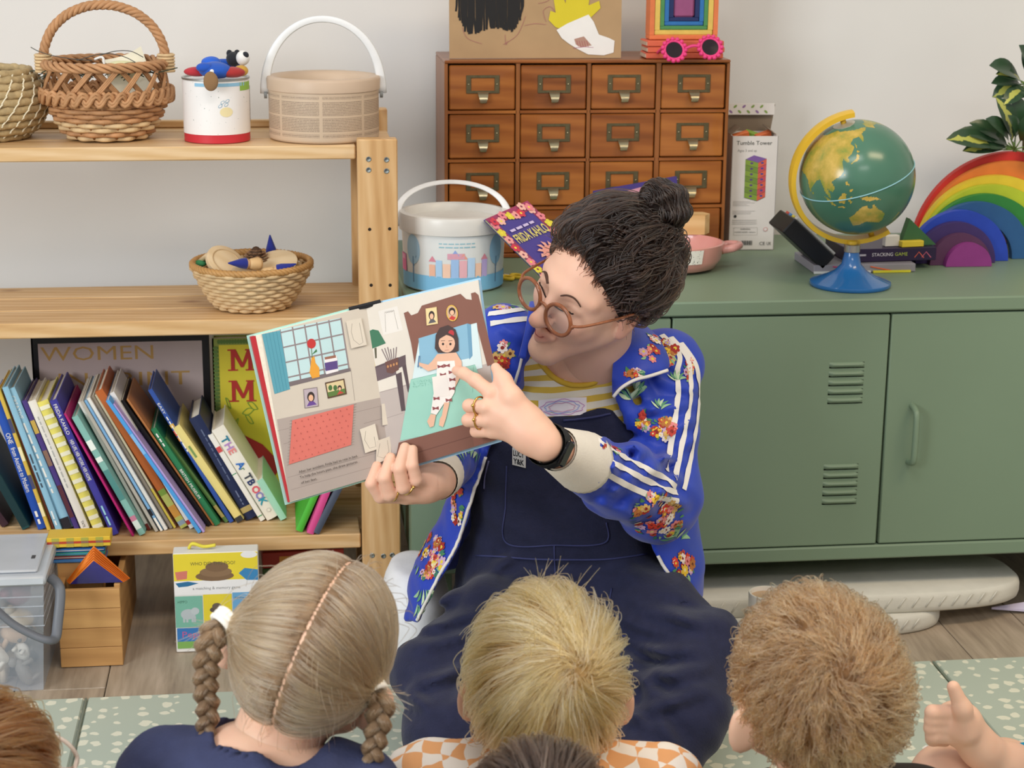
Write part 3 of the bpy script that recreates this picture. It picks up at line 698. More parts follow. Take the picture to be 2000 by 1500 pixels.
# ------------------------------------------------------------------ green metal cabinet
GREEN = M('sage_green_powder_coat', '#768a73', .45, var=.02, vs=6, bmp=.05, bs=900, spec=.4)
CFY, CT, CB, CX0, CX1, CBY = 2.96, .600, .129, .205, 1.86, 3.56
cb = thing('metal_cabinet', 'low sage green metal cabinet with louvred doors along the wall', 'cabinet', ((CX0 + CX1) / 2, (CFY + CBY) / 2, 0))
cl = Vector(cb.location)
def cpart(name, mb, m, smooth=False, parent=None):
    o = mb.build(name, m, parent or cb, smooth); o.location = -cl if parent is None else (0, 0, 0); return o
lipz = at(1500, 615, CFY).z
mb = MB().box(CX0, CX1, CFY + .022, CBY, CB + .012, CT - .004)
cpart('carcass', mb, GREEN)
cpart('top', MB().box(CX0 - .004, CX1 + .004, CFY - .004, CBY + .002, lipz, CT, c=.003), GREEN, 40)
cpart('bottom_rail', MB().box(CX0, CX1, CFY - .001, CFY + .03, CB, CB + .026, c=.003), GREEN, 40)
g1 = at(1307, 800, CFY).x; g2 = at(1727, 840, CFY).x; dw = g2 - g1
edges = [CX0 + .003, g1, g2, g2 + dw, CX1 - .003]
for k in range(4):
    a, b_ = edges[k], edges[k + 1]
    if b_ - a < .05: continue
    if k == 0: a = max(a, g1 - dw)
    door = cpart('door', MB().box(a + .0018, b_ - .0018, CFY, CFY + .02, CB + .028, lipz - .003, c=.002), GREEN, 40)
    right_hinged = (k % 2 == 1)
    vx = b_ - .072 if k in (0, 1) else b_ - .072
    if k in (1, 3):
        vx0 = at(1652, 750, CFY).x - g1 + a if k == 1 else b_ - .083
        for zc in (at(1652, 748, CFY).z, at(1637, 946, CFY).z):
            for j in range(5):
                z = zc + (2 - j) * .0158
                m2 = MB(); m2.X = Matrix.Translation((vx0, CFY, z)) 
                m2.grid(lambda u, v: Vector(((u - .5) * .062, -.0048 * math.sin(PI * min(1, v * 1.25)) ** .8 * (1 - (2 * abs(u - .5)) ** 10) if v < .8 else 0, (.5 - v) * .0105)), 14, 8)
                o = m2.build('louvre', GREEN, door, True)
    if k in (0, 2):
        hx = at(1778, 845, CFY).x - g2 + a if k == 2 else b_ - .04
        zt, zb = at(1776, 792, CFY).z, at(1774, 902, CFY).z
        P = spline([(hx, CFY + .004, zt), (hx, CFY - .018, zt - .004), (hx, CFY - .027, zt - .018), (hx, CFY - .027, zb + .018), (hx, CFY - .018, zb + .004), (hx, CFY + .004, zb)], 6)
        MB().tube(P, .0056, 10).build('handle', GREEN, door, True)
for lx in (CX0 + .03, CX1 - .07):
    for ly in (CFY + .02, CBY - .06):
        cpart('leg', MB().box(lx, lx + .04, ly, ly + .04, 0, CB + .013, c=.003), GREEN)
# ------------------------------------------------------------------ on the top shelf
TZ = LEV['top'] + .0005
def spot(px, py, Z, dy=0.0):
    p = on(px, py, Z); p.y += dy; return p
WICK = M('brown_willow', '#b98a60', .6, var=.18, vs=60, bmp=.3, bs=250)
WICK_L = M('pale_willow', '#d3b68a', .6, var=.15, vs=60, bmp=.3, bs=250)
WICK_D = M('dark_willow', '#9a6f48', .65, var=.15, vs=60, bmp=.3, bs=250)
# coiled seagrass basket
bs = thing('seagrass_basket', 'round coiled seagrass basket with pale stitching, cut by the frame', 'basket', (at(-28, 270, 3.172).x, 3.172, TZ))
prof = [(.070, .007), (.083, .018), (.092, .030), (.098, .042), (.101, .054), (.101, .066), (.098, .078), (.093, .090), (.086, .101), (.077, .110)]
sg = M('seagrass', '#b39c72', .8, var=.22, vs=90, bmp=.5, bs=200)
for i, (r, z) in enumerate(prof):
    n = 90
    MB().tube([(r * math.cos(2 * PI * k / n), r * math.sin(2 * PI * k / n), z + .0008 * math.sin(k * 1.3 + i)) for k in range(n)], [.0068 + .0005 * math.sin(k * 2.1 + i * 2) for k in range(n)], 8, True).build('coil', sg, bs, True)
mb = MB()
for i in range(len(prof) - 1):
    (r0, z0), (r1, z1) = prof[i], prof[i + 1]
    for k in range(24):
        a = 2 * PI * (k + i * .32) / 24; b_ = a + .10
        P = []
        for t in range(5):
            s = t / 4; r = lerp(r0, r1, s) + .0078 - .002 * math.sin(PI * s); z = lerp(z0, z1, s); an = lerp(a, b_, s); P.append((r * math.cos(an), r * math.sin(an), z))
        mb.tube(P, .0014, 5)
mb.build('stitching', M('raffia_stitch', '#e6dcc0', .8), bs, True)
MB().lathe([(.0, .003), (.068, .003)], 40).build('bottom', sg, bs)

# willow basket with hoop handle
wy = 3.155
wc = at(213, 277, wy); wb = thing('hoop_basket', 'brown willow basket with a tall twisted hoop handle', 'basket', (wc.x, wy, TZ))
def ring(mb, R, z, r, ph=0, amp=0, N=0, n=120, zamp=0, mi=0, seg=6):
    mb.tube([((R + amp * math.sin(N * a + ph)) * math.cos(a), (R + amp * math.sin(N * a + ph)) * math.sin(a), z + zamp * math.cos(N * a + ph)) for a in [2 * PI * k / n for k in range(n)]], r, seg, True, mi)
NS = 22
for i in range(9):
    t = i / 8; R = .064 + .034 * t ** .7; z = .006 + .0078 * i
    mb = MB(); ring(mb, R, z, .0042, PI * (i % 2), .0042, NS / 2, 132)
    mb.build('weaver', WICK_L if i in (0, 1, 2, 3) and i % 3 != 1 else WICK, wb, True)
for k in range(NS):
    a = 2 * PI * (k + .5) / NS
    MB().tube([((.060 + .034 * t ** .7) * math.cos(a), (.060 + .034 * t ** .7) * math.sin(a), .004 + .062 * t) for t in [j / 6 for j in range(7)]], .0028, 5).build('stake', WICK_D, wb, True)
for s in range(3):        # braided band
    mb = MB(); n = 160
    for d in (-.0025, .0025):
        mb.tube([((.104 + .006 * math.cos(11 * a + 2 * PI * s / 3)) * math.cos(a), (.104 + .006 * math.cos(11 * a + 2 * PI * s / 3)) * math.sin(a), .074 + d + .0085 * math.sin(22 * a + 4 * PI * s / 3)) for a in [2 * PI * k / n for k in range(n)]], .0034, 6, True)
    mb.build('braid_strand', WICK, wb, True)
for k in range(15):       # open lattice, two directions of flat strips
    for d in (1, -1):
        a = 2 * PI * k / 15
        mb = MB()
        for o_ in (-.0034, 0, .0034):
            P = [((.100 - .004 * t + .002 * d) * math.cos(a + d * (.40 * t) + o_ * 10), (.100 - .004 * t + .002 * d) * math.sin(a + d * (.40 * t) + o_ * 10), .078 + .044 * t) for t in [j / 6 for j in range(7)]]
            mb.tube(P, .0021, 5)
        mb.build('lattice_strip', WICK if d > 0 else WICK_D, wb, True)
mb = MB()
for s in range(4):
    ring(mb, .097, .124, .0036, 2 * PI * s / 4, .0055, 9, 150, .0055)
mb.build('rim', WICK, wb, True)
for s in range(4):        # twisted hoop
    P = []; n = 110
    for k in range(n + 1):
        t = k / n; a = PI * t; tw = 2 * PI * (s / 4 + 7.5 * t)
        R = .1; x = -math.cos(a) * R; z = .118 + math.sin(a) ** .85 * (at(213, 9, wy).z - TZ - .118)
        nx, nz = -math.cos(a), math.sin(a); o_ = .0045
        P.append((x + nx * o_ * math.cos(tw), o_ * math.sin(tw) - .004, z + nz * o_ * math.cos(tw)))
    MB().tube(P, .0040, 7).build('handle_strand', WICK, wb, True)
for sx in (-1, 1):
    mb = MB()
    for k in range(6): mb.tube([(sx * .1 + .0125 * math.cos(a), -.004 + .0125 * math.sin(a), .112 + k * .0052) for a in [2 * PI * j / 16 for j in range(16)]], .0026, 5, True)
    mb.build('handle_binding', WICK_L, wb, True)
MB().lathe([(0, .003), (.062, .003)], 30).build('bottom', WICK_D, wb)
def bz(px, py, y): return at(px, py, y)
tw = thing('twig_bundle', 'dark green wire twigs lying in the hoop basket', 'twigs', wc + Vector((0, 0, .10)))
mb = MB()
for k in range(34):
    x = -.085 + .17 * RNG.random(); y = -.05 + .07 * RNG.random(); L = .04 + .05 * RNG.random(); an = RNG.uniform(-.5, .5)
    mb.tube(spline([(x - L * .5 * math.cos(an), y, .004 + RNG.random() * .02), (x, y + RNG.uniform(-.01, .01), .018 + RNG.random() * .014), (x + L * .5 * math.cos(an), y + L * .3 * math.sin(an), .006 + RNG.random() * .02)], 4), .0009, 4)
mb.build('twig', M('pine_twig', '#3c4334', .8), tw)
mb = MB()
for pts in ([(60, 92), (75, 100), (100, 108), (140, 115), (180, 118)], [(195, 108), (225, 100), (255, 100), (280, 112)], [(150, 118), (200, 105), (240, 110), (270, 125)]):
    mb.tube([bz(p.x, p.y, wy - .02) - tw.location for p in spline([(a, b, 0) for a, b in pts], 5)], .0007, 4)
mb.build('wire', M('dark_wire', '#5a5a55', .5), tw)
def blobm(c, r, seed=0, amp=.12, X=None):
    mb = MB(); mb.ball((0, 0, 0), r, 20, 12)
    mb.v = [tuple(Vector(c) + (X @ (Vector(p) * (1 + amp * noise.noise(Vector(p) * 40 + Vector((seed * 3.1, 0, 0))))) if X is not None else Vector(p) * (1 + amp * noise.noise(Vector(p) * 40 + Vector((seed * 3.1, 0, 0)))))) for p in mb.v]
    return mb
pp = MB(); pp.X = Matrix.Rotation(-.35, 4, 'Y') @ Matrix.Rotation(-.5, 4, 'X')
pp.grid(lambda u, v: Vector(((u - .5) * .07, .012 * math.sin(3 * u) * v, v * .1)), 10, 10)
pp.build('paper_sheet', M('cream_paper', '#e6dfc8', .8), None, True, 'cream paper sheet with yellow edge tucked in the hoop basket', 'paper', loc=wc + Vector((.052, .01, .06)))
fb = blobm((0, 0, 0), (.03, .02, .012), 3); fb.build('paper_ball', M('pale_yellow_paper', '#e4e2b4', .8), None, True, 'crumpled pale yellow paper in the hoop basket', 'paper', loc=wc + Vector((.025, .03, .12)))
# white ribbon lying over the twigs
MB().tube(spline([bz(185, 116, wy - .055), bz(200, 112, wy - .06), bz(204, 128, wy - .062), bz(207, 142, wy - .058)], 6), .0022, 6).build('white_tie', M('white_cord', '#e8e6e0', .6), None, True, 'thin white cord hanging over the twigs in the basket', 'cord')
for i, (dx, c) in enumerate(((-.04, '#4a5a3a'), (.0, '#9a2f2f'), (.045, '#8d3a3a'), (.02, '#c8c4b8'))):
    blobm((0, 0, 0), (.022, .022, .02), i + 5).build('felt_ball', M('felt_%d' % i, c, .95, var=.15), None, True, ['dark green', 'dark red', 'wine red', 'grey white'][i] + ' felt ball low inside the hoop basket', 'felt ball', loc=wc + Vector((dx, -.02 + .012 * i, .035 + .02)))

# painted tin
tp = at(425, 274, 3.12); TR_ = .0545
tin = thing('paint_tin', 'white paper covered tin with a red foot band', 'tin', (tp.x, 3.12, TZ))
th_ = at(425, 149, 3.12).z - TZ
def tin_label():
    m, nt, b = base('speckled_white_label'); v = coords(nt)
    f = tnoise(nt, v, 260, 1); nt.links.new(ramp(nt, f, [(.22, '#9aa59e'), (.27, '#ece9e6')]), b.inputs['Base Color']); b.inputs['Roughness'].default_value = .5; return m
z1 = th_
MB().lathe([(TR_ - .002, 0), (TR_, .001), (TR_, .014), (TR_ + .0006, .0145), (TR_ + .0006, z1 - .006), (TR_, z1 - .006), (TR_, z1 - .003)], 48, mis=[1, 1, 1, 0, 0, 0]).build('label_sleeve', [tin_label(), C('#c4323c', .4)], tin, 40)
MB().lathe([(TR_ - .0005, z1 - .004), (TR_ + .0016, z1 - .003), (TR_ + .0016, z1), (TR_ - .002, z1), (TR_ - .004, z1 - .004), (TR_ - .004, .01), (0, .01)], 48, cap0=False, cap1=False).build('rim', M('tin_steel', '#a8aaa6', .3, metal=.8), tin, 40)
P = Print(cyl_fn(TR_ + .0008), .00008, True)
P.rect(-.035, z1 - .012, .06, z1 - .0065, '#8fc0dc'); P.rect(.045, z1 - .02, .08, z1 - .0065, '#8fb84e')
P.ell(.018, .052, .011, .008, '#e8d9a8'); 
for (u, v) in ((.012, .068), (.018, .064), (.008, .062), (.02, .07)): P.ell(u, v, .004, .0025, '#7fa8c0', 8, .6); P.ell(u, v, .003, .0017, '#ece9e6', 8, .6)
P.rect(.09, .03, .1, .09, '#7a3a3a')
P.build('label_print', tin)
FB = M('blue_felt', '#2457b8', .9, var=.12, sheen=.3); 
def toy(name, label, pts, col, kind='felt toy'):
    t = thing(name, label, kind, pts[0][0])
    for i, (c, r, cc, nm) in enumerate(pts):
        blobm(Vector(c) - Vector(pts[0][0]), r, i).build(nm, M('felt_' + cc.strip('#'), cc, .9, var=.1, sheen=.2), t, True)
    return t
def tt(px, py, dy=0): return at(px, py, 3.10 + dy)
for lab, ps in (('bright blue felt bird with a brown beak on the tin', [(tt(420, 137, -.02), (.028, .022, .014), '#2457b8', 'body'), (tt(412, 122, 0), (.016, .014, .01), '#2a60c6', 'head'), (tt(412, 158, -.058), (.012, .005, .016), '#8a6a48', 'beak'), (tt(400, 132, -.03), (.014, .01, .008), '#1f4fae', 'wing'), (tt(414, 140, -.04), (.004, .003, .004), '#e6e6e6', 'eye')]),
                ('black and white felt animal peeking over the tin', [(tt(455, 115, .01), (.012, .012, .012), '#23252b', 'head'), (tt(474, 113, .0), (.011, .012, .012), '#e6e4df', 'muzzle'), (tt(448, 104, .012), (.005, .005, .006), '#23252b', 'ear'), (tt(463, 104, .012), (.005, .005, .006), '#23252b', 'ear'), (tt(479, 108, -.006), (.006, .006, .006), '#23252b', 'ear')]),
                ('red felt fish lying across the tin mouth', [(tt(450, 141, -.02), (.024, .016, .009), '#a8302f', 'body'), (tt(470, 138, -.01), (.012, .012, .009), '#c89a3a', 'tail')]),
                ('small red felt tail sticking out over the tin rim', [(tt(382, 140, -.015), (.02, .012, .008), '#b5303a', 'body')]),
                ('blue felt strap curled on top of the tin', [(tt(436, 122, .02), (.024, .012, .006), '#2b62cc', 'body'), (tt(455, 126, .02), (.014, .01, .006), '#2052b0', 'end')])):
    toy('felt_toy', lab, ps, None)

# printed cardboard tub with white handle
kc = at(634, 280, 3.14); KR = .0925; kh = at(634, 147, 3.14).z - TZ
tub = thing('printed_tub', 'beige tub printed with newspaper columns and a white handle', 'tub', (kc.x, 3.14, TZ))
def news():
    m, nt, b = base('newsprint_beige'); tc = nn(nt, 'ShaderNodeTexCoord'); sp = nn(nt, 'ShaderNodeSeparateXYZ'); nt.links.new(tc.outputs['Object'], sp.inputs[0])
    ang = math_(nt, 'ARCTAN2', sp.outputs[1], sp.outputs[0]); u = math_(nt, 'MULTIPLY_ADD', ang, KR, .302)      # metres round the tub
    z = sp.outputs[2]
    def band(x, per, duty):
        fr = math_(nt, 'FRACT', math_(nt, 'DIVIDE', x, per)); return math_(nt, 'LESS_THAN', fr, duty)
    line = band(z, .0026, .55); par = band(math_(nt, 'ADD', z, .006), .0265, .84); colm = band(u, .076, .93)
    cm = nn(nt, 'ShaderNodeCombineXYZ'); nt.links.new(math_(nt, 'MULTIPLY', u, 900), cm.inputs[0]); nt.links.new(math_(nt, 'FLOOR', math_(nt, 'DIVIDE', z, .0026)), cm.inputs[1])
    wn = tnoise(nt, cm.outputs[0], 1.0, 1); ink = math_(nt, 'GREATER_THAN', wn, .42)
    lim = math_(nt, 'MULTIPLY', math_(nt, 'LESS_THAN', z, kh - .026), math_(nt, 'GREATER_THAN', z, .011))
    f = math_(nt, 'MULTIPLY', math_(nt, 'MULTIPLY', line, par), math_(nt, 'MULTIPLY', colm, math_(nt, 'MULTIPLY', ink, lim)))
    nt.links.new(mixc(nt, math_(nt, 'MULTIPLY', f, .62), '#c9b298', '#5a463c'), b.inputs['Base Color']); b.inputs['Roughness'].default_value = .45; return m
BG = M('beige_plastic', '#c8b098', .45, var=.03)
MB().lathe([(KR - .006, 0), (KR - .001, .002), (KR, .006), (KR, kh - .022)], 64).build('wall', news(), tub, 60)
MB().lathe([(KR, kh - .022), (KR + .0022, kh - .021), (KR + .003, kh - .004), (KR + .001, kh), (KR - .006, kh + .001), (KR - .012, kh - .002), (KR - .016, kh - .008), (KR - .017, kh - .03)], 64, cap0=False, cap1=False).build('rim', BG, tub, 60)
MB().lathe([(0, kh - .016), (KR - .017, kh - .016)], 48).build('lid_window', M('cloudy_plastic', '#c9c6b6', .25, var=.25, vs=14), tub, True)
hz = at(640, 36, 3.14).z - TZ
P = []
for k in range(41):
    t = k / 40; a = PI * t; P.append((-math.cos(a) * (KR + .005), -.012 * math.sin(a), kh - .03 + (hz - kh + .03) * math.sin(a) ** .9))
MB().tube(P, [.0085 - .0028 * math.sin(PI * k / 40) for k in range(41)], 8, flat=.3, upv=(0, 1, 0)).build('handle', M('white_plastic', '#e9eaea', .35), tub, True)
for sx in (-1, 1):
    mb = MB(); mb.X = Matrix.Translation((sx * (KR + .004), 0, kh - .032)) @ Matrix.Rotation(PI / 2 * sx, 4, 'Y'); mb.lathe([(.006, -.002), (.006, .003), (0, .0035)], 14); mb.build('handle_rivet', M('grey_plastic', '#8a8d8c', .4), tub, 40)

# ------------------------------------------------------------------ wicker bowl on the middle shelf
bc = spot(494, 597, LEV['mid']); bowl = thing('wicker_bowl', 'shallow pale wicker bowl on the middle shelf', 'bowl', (bc.x, 3.14, LEV['mid'] + .0005))
bw = Vector(bowl.location)
for i in range(10):
    t = i / 9; R = .062 + .038 * t ** .8; z = .005 + .0072 * i
    mb = MB(); ring(mb, R, z, .0040, PI * (i % 2), .0026, 17, 140); mb.build('weaver', WICK_L, bowl, True)
for k in range(34):
    a = 2 * PI * (k + .5) / 34
    MB().tube([((.060 + .037 * t ** .8) * math.cos(a), (.060 + .037 * t ** .8) * math.sin(a), .003 + .068 * t) for t in (0, .3, .6, 1)], .0026, 5).build('stake', WICK_L, bowl, True)
mb = MB()
for s in range(3): ring(mb, .1005, .076, .0038, 2 * PI * s / 3, .0026, 26, 160, .003)
mb.build('rim', M('bowl_rim_cane', '#b98d56', .5, var=.12), bowl, True)
MB().lathe([(0, .004), (.062, .004)], 30).build('bottom', WICK_L, bowl)
PALEW = WOOD('pale_craft_wood', '#e9d6b4', '#dfc7a0', '#cbb085', 0, 40, .6)
def disc(label, c, r, th, tilt, bark=True, name='wood_slice'):
    o = thing(name, label, 'wood slice', c, tilt)
    MB().lathe([(r - .002, 0), (r, .001), (r, th - .001), (r - .002, th)], 32).build('wood_face', PALEW, o, 40)
    if bark: MB().lathe([(r, .0012), (r + .001, th * .5), (r, th - .0012)], 32, cap0=False, cap1=False).build('bark', M('thin_bark', '#a98a60', .9, var=.2), o, True)
    else: MB().tube([((r * .72) * math.cos(a), r * .72 * math.sin(a), th) for a in [2 * PI * k / 32 for k in range(32)]], .0012, 5, True).build('groove_ring', M('groove_tan', '#c4a880', .7), o, True)
    return o
disc('round pale wood slice lying on the right in the wicker bowl', bw + Vector((.042, -.012, .070)), .038, .010, (.42, -.18, 0))
disc('white wooden disc with a ring groove, tilted in the wicker bowl', bw + Vector((-.046, .002, .073)), .036, .009, (.55, .55, 0), False)
disc('small pale wood offcut at the front of the wicker bowl', bw + Vector((-.012, -.045, .064)), .022, .008, (.5, .1, 0))
pc = thing('pine_cone', 'brown pine cone in the middle of the wicker bowl', 'pine cone', bw + Vector((.008, .004, .072)))
mb = MB(); mb.ball((0, 0, .012), (.012, .012, .02), 10, 8); mb.build('core', M('cone_core', '#4a3526', .8), pc, True)
for i in range(7):
    for k in range(9):
        a = 2 * PI * (k + .5 * (i % 2)) / 9; z = .0 + i * .004; R = .018 * math.sin(PI * (.22 + .68 * i / 6))
        m2 = MB(); m2.X = Matrix.Translation((R * math.cos(a), R * math.sin(a), z)) @ Matrix.Rotation(a, 4, 'Z') @ Matrix.Rotation(-.5, 4, 'Y')
        m2.ball((0, 0, 0), (.006, .005, .0014), 6, 4); m2.build('scale', M('cone_scale', '#8a6a50', .8, var=.2), pc)
def gnome(label, c, rot, hat='#2433a0'):
    g = thing('peg_doll', label, 'peg doll', c, rot)
    MB().lathe([(0, 0), (.010, .0005), (.0115, .006), (.009, .018), (.0075, .022)], 20, cap1=True).build('body', M('peg_wood', '#d8b482', .6), g, True)
    MB().ball((0, 0, .028), .0085, 14, 10).build('head', M('peg_face', '#e2bb90', .6), g, True)
    MB().lathe([(.0098, .028), (.0088, .036), (.005, .048), (.0012, .060), (0, .061)], 20, cap0=False).build('hat', M('blue_felt_hat', hat, .9, var=.1, sheen=.3), g, True)
gnome('peg doll in a dark blue felt hat lying in the wicker bowl', bw + Vector((.016, -.040, .082)), (.2, -1.45, .25), '#232f86')
gnome('peg doll with an upright bright blue hat at the bowl back', bw + Vector((.035, .042, .056)), (0, -.05, 0), '#2457c8')
gnome('peg doll with a blue hat half buried at the bowl front', bw + Vector((.02, -.058, .066)), (.3, -1.2, 2.6), '#2a46a8')
blobm((0, 0, 0), (.012, .012, .006), 4).build('green_leaf_scrap', M('green_felt', '#3f8a5a', .9), None, True, 'green felt leaf sticking over the bowl rim', 'felt leaf', loc=bw + Vector((-.088, .012, .074)))
MB().tube([Vector((-.088, .02, .076)) + bw, Vector((-.074, .0, .09)) + bw, Vector((-.07, -.01, .082)) + bw], .005, 8).build('wooden_peg', PALEW, None, True, 'pale wooden peg poking up beside the grooved disc', 'peg')
# ------------------------------------------------------------------ on the green cabinet
KZ = CT + .0006
# apothecary chest
CHY = 3.36; ca = at(868, 118, CHY); cbv = at(1427, 116, CHY); cz1 = ca.z; CHB = 3.55
OAK = WOOD('varnished_brown_wood', '#ab6a30', '#925424', '#6a3714', 0, 40, .35, coat=.25, streak=7)
OAK_Z = WOOD('varnished_brown_upright', '#9c6030', '#885227', '#6a3d1b', 2, 40, .4, coat=.2)
ch = thing('drawer_chest', 'varnished brown wooden chest of sixteen small drawers on the cabinet', 'drawer chest', ((ca.x + cbv.x) / 2, (CHY + CHB) / 2, KZ))
hl = Vector(ch.location)
def hpart(name, mb, m, smooth=False, parent=None): o = mb.build(name, m, parent or ch, smooth); o.location = -hl if parent is None else (0, 0, 0); return o
xs = [at(x, 170, CHY).x for x in (877, 1007, 1017, 1146, 1155, 1281, 1292, 1417)]
zr = [at(1000, y, CHY).z for y in (127, 215, 223, 309, 317, 404, 411)]; dh = zr[0] - zr[1]; dp = zr[0] - zr[2]
X0, X1 = ca.x, cbv.x
hpart('top_board', MB().box(X0, X1, CHY - .002, CHB, zr[0] + .003, cz1, c=.0015), OAK)
hpart('side_board', MB().box(X0, xs[0] - .002, CHY, CHB, KZ, zr[0] + .003, c=.001), OAK_Z)
hpart('side_board', MB().box(xs[7] + .002, X1, CHY, CHB, KZ, zr[0] + .003, c=.001), OAK_Z)
hpart('back_board', MB().box(xs[0], xs[7], CHB - .008, CHB - .001, KZ, zr[0]), OAK)
hpart('base_board', MB().box(xs[0] - .002, xs[7] + .002, CHY, CHB, KZ, zr[0] - 3 * dp - dh, c=.001), OAK)
for k in range(3): hpart('divider', MB().box(xs[2 * k + 1] + .001, xs[2 * k + 2] - .001, CHY + .001, CHB - .01, KZ + .01, zr[0] + .003), OAK_Z)
for r in range(1, 4): 
    for k in range(4): hpart('rail', MB().box(xs[2 * k] - .002, xs[2 * k + 1] + .002, CHY + .001, CHB - .01, zr[0] - r * dp + .001, zr[0] - (r - 1) * dp - dh - .001), OAK)
BR = M('aged_brass', '#6b6248', .45, metal=.7, var=.15, vs=120); BRB = M('polished_brass_pull', '#b0a585', .28, metal=.9)
for r in range(4):
    for k in range(4):
        a, b_ = xs[2 * k], xs[2 * k + 1]; z1 = zr[0] - r * dp; z0 = z1 - dh; cx = (a + b_) / 2 + .001; cz = (z0 + z1) / 2 + .006
        dr = hpart('drawer', MB().box(a + .0006, b_ - .0006, CHY + .002, CHB - .02, z0 + .0006, z1 - .0006, c=.002), OAK)
        fy = CHY + .002; W2, H2 = .0305, .0165
        mb = MB()
        mb.box(cx - W2, cx + W2, fy - .002, fy + .001, cz + H2 - .005, cz + H2, c=.0006); mb.box(cx - W2, cx + W2, fy - .002, fy + .001, cz - H2, cz - H2 + .005, c=.0006)
        mb.box(cx - W2, cx - W2 + .009, fy - .002, fy + .001, cz - H2 + .004, cz + H2 - .004, c=.0006); mb.box(cx + W2 - .009, cx + W2, fy - .002, fy + .001, cz - H2 + .004, cz + H2 - .004, c=.0006)
        mb.build('label_frame', BR, dr)
        for sx in (-1, 1):
            m3 = MB(); m3.ball((cx + sx * (W2 - .0045), fy - .002, cz), (.0016, .001, .0016), 8, 6); m3.build('pin', BRB, dr, True)
        pl_ = [(cx + u * (.0105 - .005 * v), fy - .003 - .012 * math.sin(min(1, v * 1.1) * PI * .62) , cz - H2 + .003 - .018 * v) for v in [j / 6 for j in range(7)] for u in (-1, -.5, 0, .5, 1)]
        mb = MB(); mb.add(pl_, [(j * 5 + i, j * 5 + i + 1, j * 5 + i + 6, j * 5 + i + 5) for j in range(6) for i in range(4)])
        mb.tube([(cx - .006, fy - .009, cz - H2 - .0145), (cx + .006, fy - .009, cz - H2 - .0145)], .003, 8)
        mb.build('pull', BRB, dr, True)

# cardboard painting on the chest
cy0 = CHY + .03
cd = thing('cardboard_painting', 'brown cardboard with a black painted blob and a yellow hand', 'painting', at(1045, 110, cy0) * 1, (-.05, 0, 0))
cd.location.z = cz1 + .001; cd.location.y = cy0
a = at(878, 60, cy0).x - cd.location.x; b_ = at(1214, 60, cy0).x - cd.location.x
KRAFT = M('kraft_card', '#b0916c', .85, var=.06, vs=20)
MB().box(a, b_, 0, .005, 0, .2).build('card', KRAFT, cd)
CS = 3600 / ((at(1045, 60, cy0) - CPOS).dot(FW))
zx = lambda X: (800 + X / 2.857 - 1045) / CS
zz = lambda Yp: (112 - Yp / 2.857) / CS
P = Print(plane_fn((0, -.0003, 0), (1, 0, 0), (0, 0, 1)), .0001)
for k in range(46):           # black crayon strokes
    t = (k + .5) / 46; X = 258 + 375 * t; half = math.sqrt(max(0, 1 - ((t - .5) * 2) ** 2)); yb_ = 15 + 225 * half * (.8 + .2 * math.sin(7 * t + 1)) + RNG.uniform(-8, 8)
    P.line([(zx(X + RNG.uniform(-6, 6)), zz(-220)), (zx(X + RNG.uniform(-5, 5)), zz(yb_ * .5)), (zx(X + RNG.uniform(-9, 9)), zz(yb_))], .0036, '#1d1b1b')
for pts in ([(290, 150), (320, 210), (400, 240)], [(520, 245), (600, 190), (645, 90)], [(530, 190), (535, 245), (545, 225)], [(715, 20), (760, 10), (790, -10)], [(640, 140), (700, 130), (760, 135)], [(760, 120), (745, 60), (790, 40), (830, 110)]):
    P.line([(zx(p.x), zz(p.y)) for p in spline([(x, y, 0) for x, y in pts], 6)], .0007, '#a86a6a')
P.poly([(zx(x), zz(y)) for x, y in ((815, 150), (775, 110), (785, 60), (815, 70), (800, -20), (840, -60), (870, 20), (880, -90), (930, -95), (950, 0), (980, -50), (1010, -40), (1000, 30), (1060, 5), (1068, 45), (1010, 100), (960, 150), (880, 170))], '#d4c22c')
P.poly([(zx(x), zz(y)) for x, y in ((820, 165), (880, 130), (1000, 80), (1030, 120), (1060, 190), (1120, 210), (1150, 225), (1145, 290), (1090, 305), (1000, 300), (940, 270), (890, 240), (850, 210))], '#e9e6e2')
P.poly([(zx(x), zz(y)) for x, y in ((920, 215), (975, 200), (1020, 250), (960, 262), (930, 245))], '#b08a7a')
for k in range(5): P.line([(zx(935 + 14 * k), zz(225)), (zx(945 + 14 * k), zz(258))], .0008, '#a04050')
P.line([(zx(x), zz(y)) for x, y in ((915, 265), (980, 258), (1030, 262))], .0008, '#a03a70')
for k in range(40): x = 840 + 270 * RNG.random(); y = 150 + 130 * RNG.random(); P.line([(zx(x), zz(y)), (zx(x + 6), zz(y + 10))], .0009, '#f5f3f0') if 0 else None
P.build('paint', cd)

